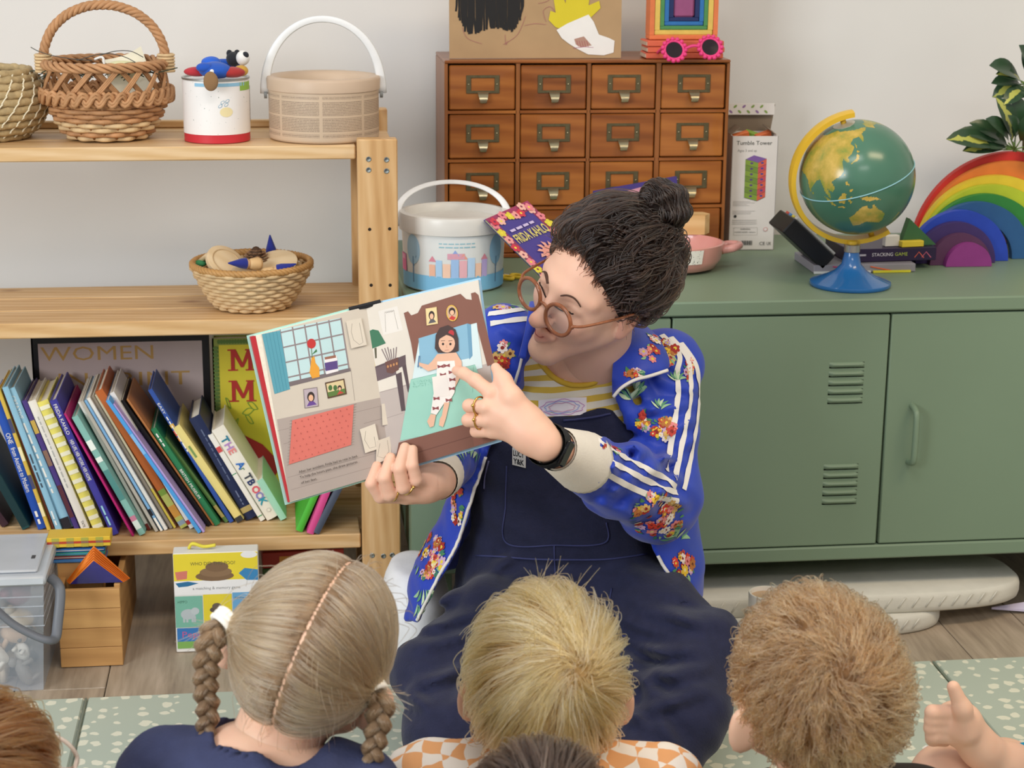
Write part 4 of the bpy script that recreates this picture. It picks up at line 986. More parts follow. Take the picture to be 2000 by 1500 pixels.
# nest of wooden rainbow squares standing on orange slabs
ry = CHY + .05; nc = at(1331, 60, ry)
ns = thing('nesting_squares', 'nest of wooden rainbow square frames standing on the chest', 'toy', (nc.x, ry, cz1 + .001))
ks = 3600 / ((nc - CPOS).dot(FW)); zb0 = .033; wide = (1405 - 1260) / ks / 2
cols = ['#d97a4a', '#d9bb5e', '#4e8a52', '#2f6fae', '#23305e', '#93507a']
hw = [.064, .0545, .0445, .0365, .028, .0195]; hb = [0, .0085, .018, .0255, .033, .04]
for i, (c, w_) in enumerate(zip(cols, hw)):
    mt_ = WOOD('stained_%d' % i, c, c, c, 0, 60, .6); mt_ = M('stained_wood_%d' % i, c, .65, var=.08, vs=60)
    z0 = zb0 + hb[i]; z1 = zb0 + .15 - hb[i]
    if i < 5:
        t_ = hw[i] - hw[i + 1] - .0008; mb = MB()
        mb.box(-w_, w_, -.02, .02, z0, z0 + t_, c=.0015); mb.box(-w_, w_, -.02, .02, z1 - t_, z1, c=.0015); mb.box(-w_, -w_ + t_, -.02, .02, z0 + t_, z1 - t_); mb.box(w_ - t_, w_, -.02, .02, z0 + t_, z1 - t_)
        mb.build('square_frame', mt_, ns)
    else: MB().box(-w_, w_, -.02, .02, z0, z1, c=.004).build('inner_block', mt_, ns)
for i in range(3):
    s = thing('orange_slab', ['lowest', 'middle', 'topmost'][i] + ' orange wooden slab under the rainbow squares', 'block', (nc.x + .002 * (i % 2), ry - .004, cz1 + .001 + i * .011), (0, 0, .02 * (i - 1)), 'orange slabs on the chest')
    mb = MB(); mb.box(-.072, .072, -.035, .03, 0, .0102, c=.0015); mb.build('slab', M('orange_stain', '#d5664a', .6, var=.1), s)
    MB().box(-.074, -.071, -.033, .02, .002, .008).build('edge_chip', M('pale_chip', '#b8a08a', .8), s)

# pink bead sunglasses
sgc = on(1350, 108, cz1); sun = thing('sunglasses', 'hot pink childrens sunglasses with beaded flower rims', 'sunglasses', (nc.x + .003, ry - .082, cz1 + .001), (0, 0, -.05))
PK = M('hot_pink_plastic', '#e2407f', .35, var=.04)
for sx, zc in ((-1, .019), (1, .024)):
    cx = sx * .033
    lens_r = MB(); lens_r.X = Matrix.Translation((cx, 0, zc)) @ Matrix.Rotation(PI / 2 - .45, 4, 'X'); lens_r.lathe([(.0, -.001), (.0165, -.001), (.0165, .001), (0, .0014)], 24)
    rim = MB(); rim.X = lens_r.X; rim.tube([(.0175 * math.cos(a), .0175 * math.sin(a), 0) for a in [2 * PI * k / 28 for k in range(28)]], .0028, 8, True)
    r_ = rim.build('rim', PK, sun, True); lens_r.build('lens', M('dark_lens', '#241a20', .12, var=0), sun, 40)
    for k in range(15):
        a = 2 * PI * k / 15; m2 = MB(); m2.X = lens_r.X; m2.ball((.021 * math.cos(a), .021 * math.sin(a), .001), .0042, 10, 8); m2.build('bead', PK, r_, True)
    MB().tube(spline([(cx + sx * .02, .004, zc + .004), (cx + sx * .024, .04, zc - .008), (cx + sx * .014, .075, .004)], 6), .0025, 6).build('temple', PK, sun, True)
MB().tube(spline([(-.013, -.002, .022), (0, -.004, .027), (.013, -.002, .026)], 5), .0028, 7).build('bridge', PK, sun, True)

# white block bucket left of the chest
wp = on(885, 566, KZ); wr_ = .088; kk = 3600 / ((Vector((wp.x, 3.15, KZ)) - CPOS).dot(FW))
bkx = at(884, 566, 3.15).x; bh = at(884, 408, 3.15).z - KZ
bu = thing('block_bucket', 'white plastic toy brick bucket with pastel castle print and handle', 'bucket', (bkx, 3.135, KZ))
WP = M('frosted_white_plastic', '#dfe1df', .35, var=.03, spec=.5)
MB().lathe([(wr_ - .008, 0), (wr_ - .004, .002), (wr_ - .003, .006), (wr_ + .002, bh - .02)], 56, cap1=False).build('wall', WP, bu, 60)
MB().lathe([(wr_ + .002, bh - .03), (wr_ + .006, bh - .029), (wr_ + .0075, bh - .006), (wr_ + .005, bh), (wr_ - .004, bh + .001), (wr_ - .008, bh - .004), (wr_ - .010, bh - .013), (0, bh - .015)], 56, cap0=False).build('lid', M('milky_lid', '#d6d3cc', .3, var=.05, vs=15), bu, 50)
P = Print(cyl_fn(wr_ - .0018, taper=.03), .00008, True)
ub = lambda X: (X - 560) / 2.857 / kk - .035; vb = lambda Y: bh - (Y - 1190) / 2.857 / kk
P.rect(-.135, .004, .135, .030, '#7cb8dc'); 
for (cx, v0, wd, hh_, c) in ((-.05, .028, .012, .022, '#e8b59a'), (-.038, .028, .012, .03, '#a9cbe8'), (-.026, .028, .014, .024, '#f0c8b0'), (-.012, .028, .014, .034, '#9fbfe6'), (.002, .028, .014, .03, '#e6b0b8'), (.016, .028, .014, .034, '#b5d2ee'), (.03, .028, .012, .024, '#f0c8b0'), (.042, .028, .012, .03, '#b9a8d8'), (-.018, .06, .03, .01, '#d8a0b0')):
    P.rect(cx, v0, cx + wd - .001, v0 + hh_, c)
for (cx, v0, c) in ((-.044, .055, '#d88a9a'), (-.005, .066, '#8fa8e0'), (.009, .06, '#e8a088'), (.047, .058, '#d88a9a')): P.poly([(cx - .007, v0), (cx + .007, v0), (cx, v0 + .01)], c)
for (cx, c) in ((-.085, '#9dbfd4'), (.075, '#8fb9d2')): P.ell(cx, .072, .017, .026, c); P.line([(cx, .015), (cx, .06)], .0025, '#5a7fa0'); P.line([(cx, .04), (cx + .008, .062)], .0012, '#5a7fa0')
for i, v in enumerate((bh - .044, bh - .05)): P.words(-.032, v, .062, .0030, '#8fbcc8')
P.rect(-.135, .03, -.108, .06, '#e87fb0'); P.rect(-.13, .05, -.112, .058, '#f2b8d2')
P.build('wall_print', bu)
for sx in (-1, 1):
    mb = MB(); mb.X = Matrix.Translation((sx * (wr_ + .007), 0, bh - .018)) @ Matrix.Rotation(PI / 2 * sx, 4, 'Y'); mb.lathe([(.008, -.002), (.008, .003), (0, .004)], 16); mb.build('handle_hub', M('hub_plastic', '#bfc0bd', .4), bu, 40)
P3 = []
for k in range(41):
    t = k / 40; a = PI * t; lean = .9
    P3.append((-math.cos(a) * (wr_ + .009), .062 * math.sin(a) ** .8, bh - .018 + .058 * math.sin(a) ** .8))
MB().tube(P3, [.007 - .002 * math.sin(PI * k / 40) for k in range(41)], 8, flat=.35).build('handle', M('white_plastic', '#e9eaea', .35), bu, True)

# purple flowered book leaning on the bucket
def panel_book(name, label, c, cover, edge, th=.012):
    """c: four pixel/depth corners of the front cover"""
    p = [at(*q_) for q_ in c]; n = (p[1] - p[0]).cross(p[3] - p[0]).normalized()
    if n.dot(FW) < 0: n = -n            # n points away from the camera
    b = thing(name, label, 'book', sum(p, Vector()) / 4)
    o = Vector(b.location)
    def mk(a0, a1, m, nm, sh=0):
        cc = sum(p, Vector()) / 4; qd = [cc + (v - cc) * (1 - sh) for v in p]
        MB().add([v + n * a0 - o for v in qd] + [v + n * a1 - o for v in qd], [(3, 2, 1, 0), (4, 5, 6, 7), (0, 1, 5, 4), (1, 2, 6, 5), (2, 3, 7, 6), (3, 0, 4, 7)]).build(nm, m, b)
    mk(0, .002, cover, 'front_cover'); mk(.002, th - .002, edge, 'pages', .02); mk(th - .002, th, cover, 'back_cover')
    fn = lambda u, v, l: (p[0].lerp(p[1], u)).lerp(p[3].lerp(p[2], u), v) - n * (l + .0002) - o
    return b, fn
b, fn = panel_book('flower_book', 'purple book with flowered border and yellow title beside the bucket', [(948, 428, 3.035), (1030, 392, 3.06), (1175, 534, 3.04), (1090, 569, 3.015)], C('#463a86', .4), M('gold_page_edge', '#d8cf9a', .6), .012)
P = Print(fn, .00008)
P.rect(0, 0, 1, .10, '#9c3a5e'); P.rect(0, .1, .12, 1, '#8a3a5a'); P.rect(.88, .1, 1, 1, '#93385a'); P.rect(0, .9, 1, 1, '#8a2f52')
for k in range(26):
    if k < 9: u, v = .06 + RNG.uniform(-.05, .06), .1 + k * .1
    elif k < 18: u, v = .94 + RNG.uniform(-.06, .05), .1 + (k - 9) * .1
    else: u, v = .1 + (k - 18) * .115, .06 + RNG.uniform(-.03, .04)
    c = ['#e07f88', '#d9c83e', '#e59a92', '#c83a4a', '#e8b0a0'][k % 5]
    for j in range(5): P.ell(u + .045 * math.cos(j * 1.257), v + .03 * math.sin(j * 1.257), .034, .022, c, 8)
    P.ell(u, v, .02, .014, '#e6d24a' if k % 2 else '#7a2f4a', 8)
for k in range(12): P.poly([(.52, .6), (.52 + .24 * math.cos(k * PI / 6), .6 + .16 * math.sin(k * PI / 6)), (.52 + .2 * math.cos(k * PI / 6 + .3), .6 + .13 * math.sin(k * PI / 6 + .3))], '#e0a08e')
P.ell(.52, .6, .15, .1, '#dd9484', 14)
def ftext(P, st, u0, v0, w_, h_, c):
    tv, tf, x0, x1, y0, y1 = text_mesh(st, .015); P.k += 1; l = P.base + P.k * P.step
    P.mb.add([P.fn(u0 + (a - x0) / (x1 - x0) * w_, v0 + h_ * (1 - (b2 - y0) / (y1 - y0)), l) for a, b2 in tv], tf, P.slot(c))
ftext(P, 'FRIDA KAHLO', .15, .27, .72, .11, '#d8c86a'); P.words(.2, .2, .6, .045, '#c9b8d8')
P.build('cover_print', b)
b, fn = panel_book('flower_book', 'purple flowered book standing behind the teacher beside the drawers', [(1160, 374, 3.332), (1322, 345, 3.332), (1330, 505, 3.322), (1170, 509, 3.322)], C('#463a7e', .4), M('pink_page_edge', '#c8939c', .6), .014)
P = Print(fn, .00008)
P.poly([(.12, .1), (.9, .02), (.9, .09), (.2, .16)], '#c98fa0'); P.poly([(0, .05), (.1, .0), (.18, .2), (.0, .2)], '#4a8a72')
for (u, v, c) in ((.35, .28, '#d8c26a'), (.5, .26, '#b05aa0'), (.45, .4, '#b860a8'), (.6, .3, '#d8c86a'), (.55, .48, '#c06aa8'), (.66, .5, '#c88a4a')):
    for j in range(6): P.ell(u + .05 * math.cos(j * 1.05), v + .07 * math.sin(j * 1.05), .045, .06, c, 8)
P.build('cover_print', b)
# wooden block, pink pan, box, globe, games, rainbow, plant
LB = WOOD('light_block_wood', '#e0bd86', '#d2a970', '#bd9158', 0, 30, .55)
def gp(px, py, Y): return at(px, py, Y)
wbk = thing('wooden_block', 'light wooden block with a pointed end lying behind the pink pan', 'block', (at(1349, 440, 3.31).x, 3.315, KZ), (0, 0, -.1))
bzz = .0530
MB().prism([(-.03, -.02), (.025, -.02), (.036, 0), (.025, .02), (-.03, .02)], bzz - .002, bzz + .034).build('block', LB, wbk)
pk = M('pink_enamel', '#d99a90', .28, var=.04, coat=.4)
pc_ = on(1362, 508, KZ); pan = thing('pink_dish', 'pink oval dish with loop handle and speckled white section', 'dish', (at(1316, 500, 3.235).x, 3.235, KZ), (0, 0, .0))
def panf(prof, name, m):
    mb = MB(); mb.lathe(prof, 48, cap0=False, cap1=False); mb.v = [(x * 1.30, y * 1.20, z) for x, y, z in mb.v]; return mb.build(name, m, pan, 50)
ph = .050
panf([(0, .001), (.045, .001), (.058, .006), (.066, .022), (.070, ph), (.067, ph + .001), (.062, .022), (.05, .008), (0, .006)], 'bowl', pk)
mb = MB(); n = 10
def spk():
    m, nt, b = base('speckled_enamel'); v = coords(nt); nt.links.new(ramp(nt, tnoise(nt, v, 420, 1), [(.3, '#3a3f3c'), (.36, '#e8e4dc')]), b.inputs['Base Color']); b.inputs['Roughness'].default_value = .3; return m
mb.lathe([(.0668, .022), (.0708, ph - .002)], 12, cap0=False, cap1=False, a0=-PI / 2 - .35, a1=-PI / 2 + .42); mb.v = [(x * 1.304, y * 1.204, z) for x, y, z in mb.v]
mb.build('speckled_band', spk(), pan, True)
MB().tube(spline([(.086, -.016, ph - .014), (.106, -.018, ph - .010), (.121, 0, ph - .008), (.106, .018, ph - .010), (.086, .018, ph - .014)], 7), .0075, 8).build('handle', pk, pan, True)

# tumble tower carton
ty = 3.40; t0 = at(1421, 488, ty); t1 = at(1508, 486, ty); th0 = at(1470, 266, ty).z - KZ
tw_ = (t1.x - t0.x) / 2
tb = thing('tower_carton', 'tall white toy carton printed with a block tower, lid open', 'carton', ((t0.x + t1.x) / 2 + .002, ty, KZ), (0, 0, -.06))
CARD = M('white_carton', '#d8d3ce', .6, var=.03); CIN = M('grey_card_inside', '#8a7a68', .85)
mb = MB(); mb.box(-tw_, tw_, 0, .0015, 0, th0); mb.box(-tw_, tw_, .078, .0795, 0, th0); mb.box(-tw_, -tw_ + .0015, 0, .0795, 0, th0); mb.box(tw_ - .0015, tw_, 0, .0795, 0, th0); mb.box(-tw_, tw_, 0, .0795, 0, .0015); mb.build('carton_body', CARD, tb)
fl = MB(); fl.X = Matrix.Translation((0, .0795, th0)) @ Matrix.Rotation(.12, 4, 'X'); fl.prism([(-tw_, 0), (tw_, 0), (tw_ * 1.14, .052), (-tw_ * 1.0, .052)], -.0008, .0008, X=Matrix.Rotation(PI / 2, 4, 'X')); fl.build('lid_flap', CIN, tb)
fl2 = MB(); fl2.X = Matrix.Translation((0, .0795 - .010, th0 + .048)) @ Matrix.Rotation(-.12, 4, 'X'); fl2.box(-tw_ * .98, tw_ * 1.1, -.0012, 0, -.016, .006, c=.0004); lf = fl2.build('tuck_flap', CARD, tb)
P = Print(lambda u, v, l: fl2.X @ Vector((-tw_ * .98 + u, -.0014 - l, -.016 + v)), .0001)
for k in range(9): P.ell(.006 + k * .0085, .006 + .010 * (k % 2), .0042, .0022, '#7f9a4e' if k % 3 else '#8a6a9a', 8, .7 * (k % 2 * 2 - 1))
P.build('leaf_print', tb)
for sx in (-1, 1):
    f3 = MB(); f3.X = Matrix.Translation((sx * tw_, .02, th0)) @ Matrix.Rotation(-sx * .9, 4, 'Y'); f3.box(-.0008, .0008, 0, .05, 0, .022); f3.build('side_flap', CIN, tb)
P = Print(plane_fn((-tw_, -.0002, 0), (1, 0, 0), (0, 0, 1)), .00008)
w2 = 2 * tw_; H_ = th0
P.text('Tumble Tower', .09 * w2, H_ * .925, H_ * .034, '#55554f', width=w2 * .78, bold=.01); P.text('Ages 3 and up', .12 * w2, H_ * .865, H_ * .022, '#8a8a84', width=w2 * .42)
tx0, txm, tx1 = .3 * w2, .58 * w2, .76 * w2
for r in range(7):
    zt = H_ * (.80 - .048 * r); c1 = '#7f9a3e' if r % 2 == 0 else '#6f8a3a'; c2 = '#d0604a' if r % 2 == 0 else '#c24f5a'
    P.poly([(tx0, zt), (txm, zt - H_ * .03), (txm, zt - H_ * .075), (tx0, zt - H_ * .045)], c1); P.poly([(txm, zt - H_ * .03), (tx1, zt + H_ * .005), (tx1, zt - H_ * .04), (txm, zt - H_ * .075)], c2)
    P.ell((tx0 + txm) / 2, zt - H_ * .035, .003, .002, '#5a3f7a', 8); P.ell((txm + tx1) / 2, zt - H_ * .032, .003, .002, '#4a4a8a', 8)
    P.line([(tx0, zt - H_ * .047), (txm, zt - H_ * .077), (tx1, zt - H_ * .042)], .0006, '#4a4a40')
P.poly([(tx0, H_ * .80), (tx0 + (tx1 - txm), H_ * .835), (tx1, H_ * .805), (txm, H_ * .77)], '#7a5a9a')
for k in range(10): P.rect(.06 * w2, H_ * (.43 - .012 * k), w2 * (.35 + .25 * RNG.random()), H_ * (.433 - .012 * k), '#b5b0aa') if k < 4 or k > 6 else None
P.ell(.12 * w2, H_ * .3, .0028, .0028, '#2a2a2a', 12)
for k in range(3): P.rect(.06 * w2, H_ * (.265 - .016 * k), w2 * .6, H_ * (.269 - .016 * k), '#b5b0aa')
P.frame(.1 * w2, H_ * .135, .62 * w2, H_ * .2, .0004, '#9a9590'); P.text('WARNING', .24 * w2, H_ * .18, H_ * .013, '#4a4a48'); P.text('CHOKING HAZARD - Small parts', .12 * w2, H_ * .155, H_ * .011, '#4a4a48', width=w2 * .46)
for k in range(14): P.rect(w2 * (.27 + .018 * k), H_ * .045, w2 * (.27 + .018 * k + (.012 if k % 3 else .007)), H_ * .085, '#3a3a3a')
P.text('CE', .68 * w2, H_ * .045, H_ * .03, '#5a5a58', width=w2 * .12); P.text('UK', .84 * w2, H_ * .045, H_ * .03, '#5a5a58', width=w2 * .1)
P.ell(.8 * w2, H_ * .185, .004, .004, '#c88a8a', 12); P.ell(.8 * w2, H_ * .185, .003, .003, '#d8d3ce', 12)
P.build('carton_print', tb)
for i, (dx, c, rz) in enumerate(((-.022, '#d0703e', .1), (.004, '#7fa03e', -.5), (.022, '#c8663a', .3), (-.004, '#8aa84a', .9))):
    MB().box(-.016, .016, -.006, .006, -.005, .005, c=.001).build('tower_block', M('painted_block_' + c[1:], c, .5), None, False, ['orange block poking out of the open carton, nearest the drawers', 'green block tilted in the open carton', 'orange block in the open carton, nearest the globe', 'yellow green block under the others in the carton'][i], 'block', 'painted blocks in the tower carton', loc=Vector(tb.location) + Vector((dx, .03 + .008 * (i % 2), th0 - .002 - (.012 if i == 3 else 0))), rot=(.2, .25 * (1 if i % 2 else -1), rz))
MB().box(-tw_ + .003, tw_ - .003, .004, .075, .002, th0 - .02).build('block_filling', M('mixed_blocks', '#8a6a48', .7, var=.3, vs=60), tb)

# globe
GY = 3.066; gc = at(1674, 346, GY); GR = 112 / (3600 / (gc - CPOS).dot(FW))
gl = thing('globe', 'desk globe with green seas, yellow meridian arm and blue foot', 'globe', (at(1660, 560, GY).x, GY, KZ))
go_ = gc - Vector(gl.location)
axis_img = Vector((-.30, .875, .38)).normalized()     # north pole: right, up, towards camera
north = (RT * axis_img.x + UP * axis_img.y - FW * axis_img.z).normalized()
toCam = (CPOS - gc).normalized()
e1 = (toCam - north * toCam.dot(north)).normalized(); e2 = north.cross(e1)   # e1: meridian facing the camera, e2: east
LON0 = 133.0
LAND = [
 [(30, 31), (35, 36), (27, 37), (28, 41), (40, 41), (50, 45), (50, 37), (55, 26), (60, 25), (67, 24), (73, 20), (77, 8), (80, 14), (87, 21), (92, 22), (95, 16), (98, 8), (103, 1.5), (103, 6), (100, 13), (105, 9), (109, 12), (106, 19), (110, 21), (117, 24), (121, 29), (120, 35), (122, 40), (126, 35), (129, 36), (128, 40), (135, 44), (140, 50), (136, 54), (142, 59), (155, 59), (156, 51), (162, 57), (164, 62), (178, 63), (190, 66), (180, 69), (160, 70), (140, 73), (113, 74), (100, 77), (80, 73), (68, 69), (45, 67), (30, 70), (12, 62), (8, 54), (0, 49), (-9, 43), (-8, 37), (10, 44), (16, 40), (24, 37)],
 [(114, -22), (114, -34), (123, -34), (131, -31.5), (138, -35), (146, -39), (150, -37), (153, -28), (146, -19), (142, -11), (140, -17), (136, -15), (136, -12), (130, -12), (125, -15), (122, -18)],
 [(131, -1), (136, -2), (141, -3), (147, -6), (151, -10), (145, -8), (140, -8), (138, -7), (133, -4)],
 [(109, 1), (112, 3), (116, 7), (119, 5), (117, 0), (115, -4), (110, -3)],
 [(95, 5.5), (98, 4), (104, -2), (106, -6), (102, -4), (98, 1)], [(105, -6.3), (110, -6.5), (114.5, -7.5), (114, -8.6), (108, -7.8)],
 [(119, 1), (125, 1.5), (121, 0), (123, -4), (121, -5.5), (119.5, -3)], [(120, 18), (122, 18), (124, 13), (121, 13.5)], [(122, 9), (126, 9), (125, 6), (123, 7)],
 [(130, 33), (135, 34), (140, 35), (142, 39), (140, 41), (137, 37), (132, 35)], [(140, 42), (145, 43), (142, 45.5)], [(142, 46), (144, 50), (142.5, 54)], [(120, 22.5), (121.5, 24.5), (121, 25)],
 [(80, 6), (82, 7), (81, 9.5), (80, 9)], [(172, -41), (175, -37), (178, -38), (175, -41.5)], [(167, -46), (171, -42), (174, -41.5), (171, -45)],
 [(-168, 66), (-160, 58), (-150, 61), (-135, 58), (-125, 48), (-122, 37), (-110, 24), (-97, 18), (-85, 30), (-80, 26), (-75, 38), (-60, 47), (-65, 60), (-95, 60), (-95, 70), (-128, 70), (-156, 71)],
 [(-16, 15), (-6, 35), (10, 37), (32, 31), (43, 11), (51, 11), (40, -5), (35, -24), (20, -35), (12, -17), (9, 4), (-8, 5)],
 [(-180, -72), (-90, -73), (0, -70), (90, -66), (180, -72), (180, -90), (-180, -90)]]
def inpoly(lon, lat, poly):
    ins = np.zeros(lon.shape, bool); n = len(poly)
    for i in range(n):
        x0, y0 = poly[i]; x1, y1 = poly[(i + 1) % n]
        c = ((y0 > lat) != (y1 > lat)); xi = (x1 - x0) * (lat - y0) / ((y1 - y0) if y1 != y0 else 1e-9) + x0
        ins ^= c & (lon < xi)
    return ins
NU, NV = 300, 150
mb = MB(); vv = []; lo_, la_ = [], []
for j in range(NV + 1):
    la = -PI / 2 + PI * j / NV
    for i in range(NU):
        lo = 2 * PI * i / NU; vv.append(go_ + (e1 * math.cos(lo) + e2 * math.sin(lo)) * (GR * math.cos(la)) + north * (GR * math.sin(la))); lo_.append(math.degrees(lo) + LON0); la_.append(math.degrees(la))
mb.add(vv, [(j * NU + i, j * NU + (i + 1) % NU, (j + 1) * NU + (i + 1) % NU, (j + 1) * NU + i) for j in range(NV) for i in range(NU)])
def globe_mat():
    m, nt, b = base('globe_map'); at_ = nn(nt, 'ShaderNodeAttribute'); at_.attribute_name = 'land'; v = coords(nt, rnd=False)
    f = math_(nt, 'ADD', at_.outputs['Fac'], math_(nt, 'MULTIPLY', math_(nt, 'SUBTRACT', tnoise(nt, v, 90, 3), .5), .5)); st = math_(nt, 'GREATER_THAN', f, .5)
    land = ramp(nt, tnoise(nt, v, 26, 4, .6), [(.36, '#84903c'), (.5, '#b39c42'), (.66, '#cfae58')]); sea = ramp(nt, tnoise(nt, v, 8, 2), [(.3, '#3f6c58'), (.7, '#55806a')])
    edge = math_(nt, 'MULTIPLY', math_(nt, 'LESS_THAN', math_(nt, 'ABSOLUTE', math_(nt, 'SUBTRACT', f, .52)), .08), .5)
    c = mixc(nt, edge, mixc(nt, st, sea, land), '#5d5a2e'); nt.links.new(c, b.inputs['Base Color']); b.inputs['Roughness'].default_value = .22; b.inputs['Specular IOR Level'].default_value = .5; return m
gs = mb.build('sphere', globe_mat(), gl, True)
lon = (np.array(lo_) + 180) % 360 - 180; lat = np.array(la_); land = np.zeros(lon.shape, bool)
for p_ in LAND: land |= inpoly(lon, lat, p_) | inpoly(lon + 360, lat, p_)
atr = gs.data.attributes.new('land', 'FLOAT', 'POINT'); atr.data.foreach_set('value', land.astype(np.float32))
YEL = M('yellow_plastic', '#d9b032', .35, var=.04)
def gdir(a, b_): return (e1 * math.cos(b_) * math.cos(a) + e2 * math.sin(b_) * math.cos(a) + north * math.sin(a))
MB().tube([go_ + (e1 * math.cos(t) + e2 * math.sin(t)) * (GR + .0005) for t in [2 * PI * k / 80 for k in range(80)]], .0011, 5, True).build('equator_line', C('#8fc2cc', .4), gs, True)
west = (-RT * .97 - FW * .0 + UP * -.2); west = (west - north * west.dot(north)).normalized()
arc = []
for k in range(49):
    t = k / 48; ang = math.radians(100 - 205 * t)            # from beyond the north pole round the west side to the south pole
    arc.append(go_ + (north * math.sin(ang) + west * math.cos(ang)) * (GR + .0145))
mb = MB(); sw = north.cross(west)
V = []
for i, p in enumerate(arc):
    r = (p - go_).normalized()
    for (a, b2) in ((-.0125, -.004), (.0125, -.004), (.0125, .004), (.004, .0055), (-.004, .0055), (-.0125, .004)): V.append(p + sw * a + r * b2)
n = len(arc); mb.add(V, [(i * 6 + k, i * 6 + (k + 1) % 6, (i + 1) * 6 + (k + 1) % 6, (i + 1) * 6 + k) for i in range(n - 1) for k in range(6)] + [tuple(range(6)), tuple(reversed(range((n - 1) * 6, n * 6)))])
mb.build('meridian_arm', YEL, gl, 40)
for s in (1, -1): MB().tube([go_ + north * s * (GR - .002), go_ + north * s * (GR + .013)], .005, 10).build('axis_pin', YEL, gl, True)
cap = MB(); cap.X = Matrix.Translation(go_) @ north.to_track_quat('Z', 'Y').to_matrix().to_4x4(); cap.lathe([(.019, math.sqrt(GR ** 2 - .019 ** 2)), (.019, math.sqrt(GR ** 2 - .019 ** 2) + .001), (.006, GR + .0016)], 28); cap.build('pole_cap', M('cap_metal', '#c9c6b8', .3, metal=.6), gl, 40)
footx = 0
FBL = M('blue_enamel', '#2465a6', .25, coat=.5, var=.04)
zt = at(1662, 492, GY).z - KZ
MB().lathe([(.069, 0), (.071, .003), (.070, .007), (.060, .011), (.044, .017), (.028, .026), (.017, .038), (.0125, zt)], 48).build('foot', FBL, gl, 50)
MB().lathe([(.0125, zt), (.014, zt + .001), (.014, zt + .013), (.012, zt + .014)], 24).build('collar', M('collar_steel', '#b8b6ae', .3, metal=.8), gl, 40)
pj = go_ + (north * math.sin(math.radians(-80)) + west * math.cos(math.radians(-80))) * (GR + .012)
MB().tube([Vector((0, 0, zt + .012)), Vector((0, 0, go_.z - GR - .012))], .009, 10).build('stem', YEL, gl, True)

# stacking game boxes behind the globe
gb = thing('game_box', 'flat dark purple game box with lettering lying behind the globe', 'game box', (at(1742, 512, 3.19).x, 3.19, KZ + .016), (0, 0, .06))
MB().box(-.085, .085, 0, .12, 0, .024, c=.001).build('box_body', C('#2c1f3e', .4), gb)
P = Print(plane_fn((-.085, -.0002, 0), (1, 0, 0), (0, 0, 1)), .00008); P.words(.012, .010, .03, .0056, '#b5b0bc'); P.text('STACKING', .046, .010, .0062, '#d8d4dc', width=.04); P.text('GAME', .090, .010, .0062, '#a8b84a', width=.024)
for (u, c) in ((.128, '#d0604a'), (.142, '#c0607a')): P.line([(u, .006), (u + .008, .016), (u + .018, .005)], .0016, c)
P.build('box_print', gb)
ly = MB(); ly.X = Matrix.Translation((.05, .0, .024)) @ Matrix.Rotation(-.0, 4, 'X'); 
wd = thing('green_wedge', 'dark green wedge block resting on the purple game box', 'block', Vector(gb.location) + Vector((.055, .03, .0245)), (0, 0, .1))
MB().prism([(-.035, 0), (.035, 0), (-.02, .05)], -.008, .008, X=Matrix.Rotation(PI / 2, 4, 'X')).build('wedge', C('#3f6a42', .5), wd)
yb2 = thing('yellow_block', 'yellow wooden block lying on the purple game box', 'block', Vector(gb.location) + Vector((.04, .006, .0245)), (0, 0, .15)); MB().box(-.022, .022, 0, .014, 0, .011, c=.001).build('block', C('#dcc23a', .5), yb2)
wb2 = thing('white_block', 'small white block beside the globe on the game box', 'block', Vector(gb.location) + Vector((.004, .015, .0245)), (0, 0, .1)); MB().box(-.014, .014, 0, .014, 0, .02, c=.001).build('block', C('#dcd8d0', .5), wb2)
tr = thing('game_tray', 'grey tray with thin coloured sticks under the game box', 'tray', (at(1700, 520, 3.17).x, 3.17, KZ))
MB().box(-.105, .085, 0, .13, 0, .015, c=.001).build('tray_body', C('#8d8a92', .5), tr)
for (u0, u1, c) in ((-.105, -.0, '#d8d8d6'), (.005, .075, '#d8cf3a')): MB().box(u0, u1, -.004, -.0005, 0, .004).build('stick', C(c, .5), tr)
for (u0, u1, z, c) in ((-.07, -.01, .008, '#b03a6a'), (.0, .04, .007, '#d0603a')): MB().tube([(u0, -.001, z + .004), (u1, -.001, z - .004)], .0012, 5).build('stick', C(c, .5), tr)
bt = thing('black_case', 'open black case tilted up left of the globe foot', 'case', (at(1545, 500, 3.17).x, 3.17, KZ + .006), (0, 0, 0))
X_ = Matrix.Translation((.0, 0, .0)) @ Matrix.Rotation(math.radians(42), 4, 'Y')
mb = MB(); mb.X = X_; mb.box(-.035, .07, 0, .10, .012, .045, c=.002); mb.build('case_shell', C('#1b1b1d', .4), bt)
bt.location.z = KZ + .044
for k, c in enumerate(('#c8c4bc', '#d8c84a', '#5a8ac0', '#c85a4a')):
    mb = MB(); mb.X = X_; mb.box(-.03, .068, .006 + .02 * k, .02 + .02 * k, .045, .05); mb.build('card', C(c, .6), bt)

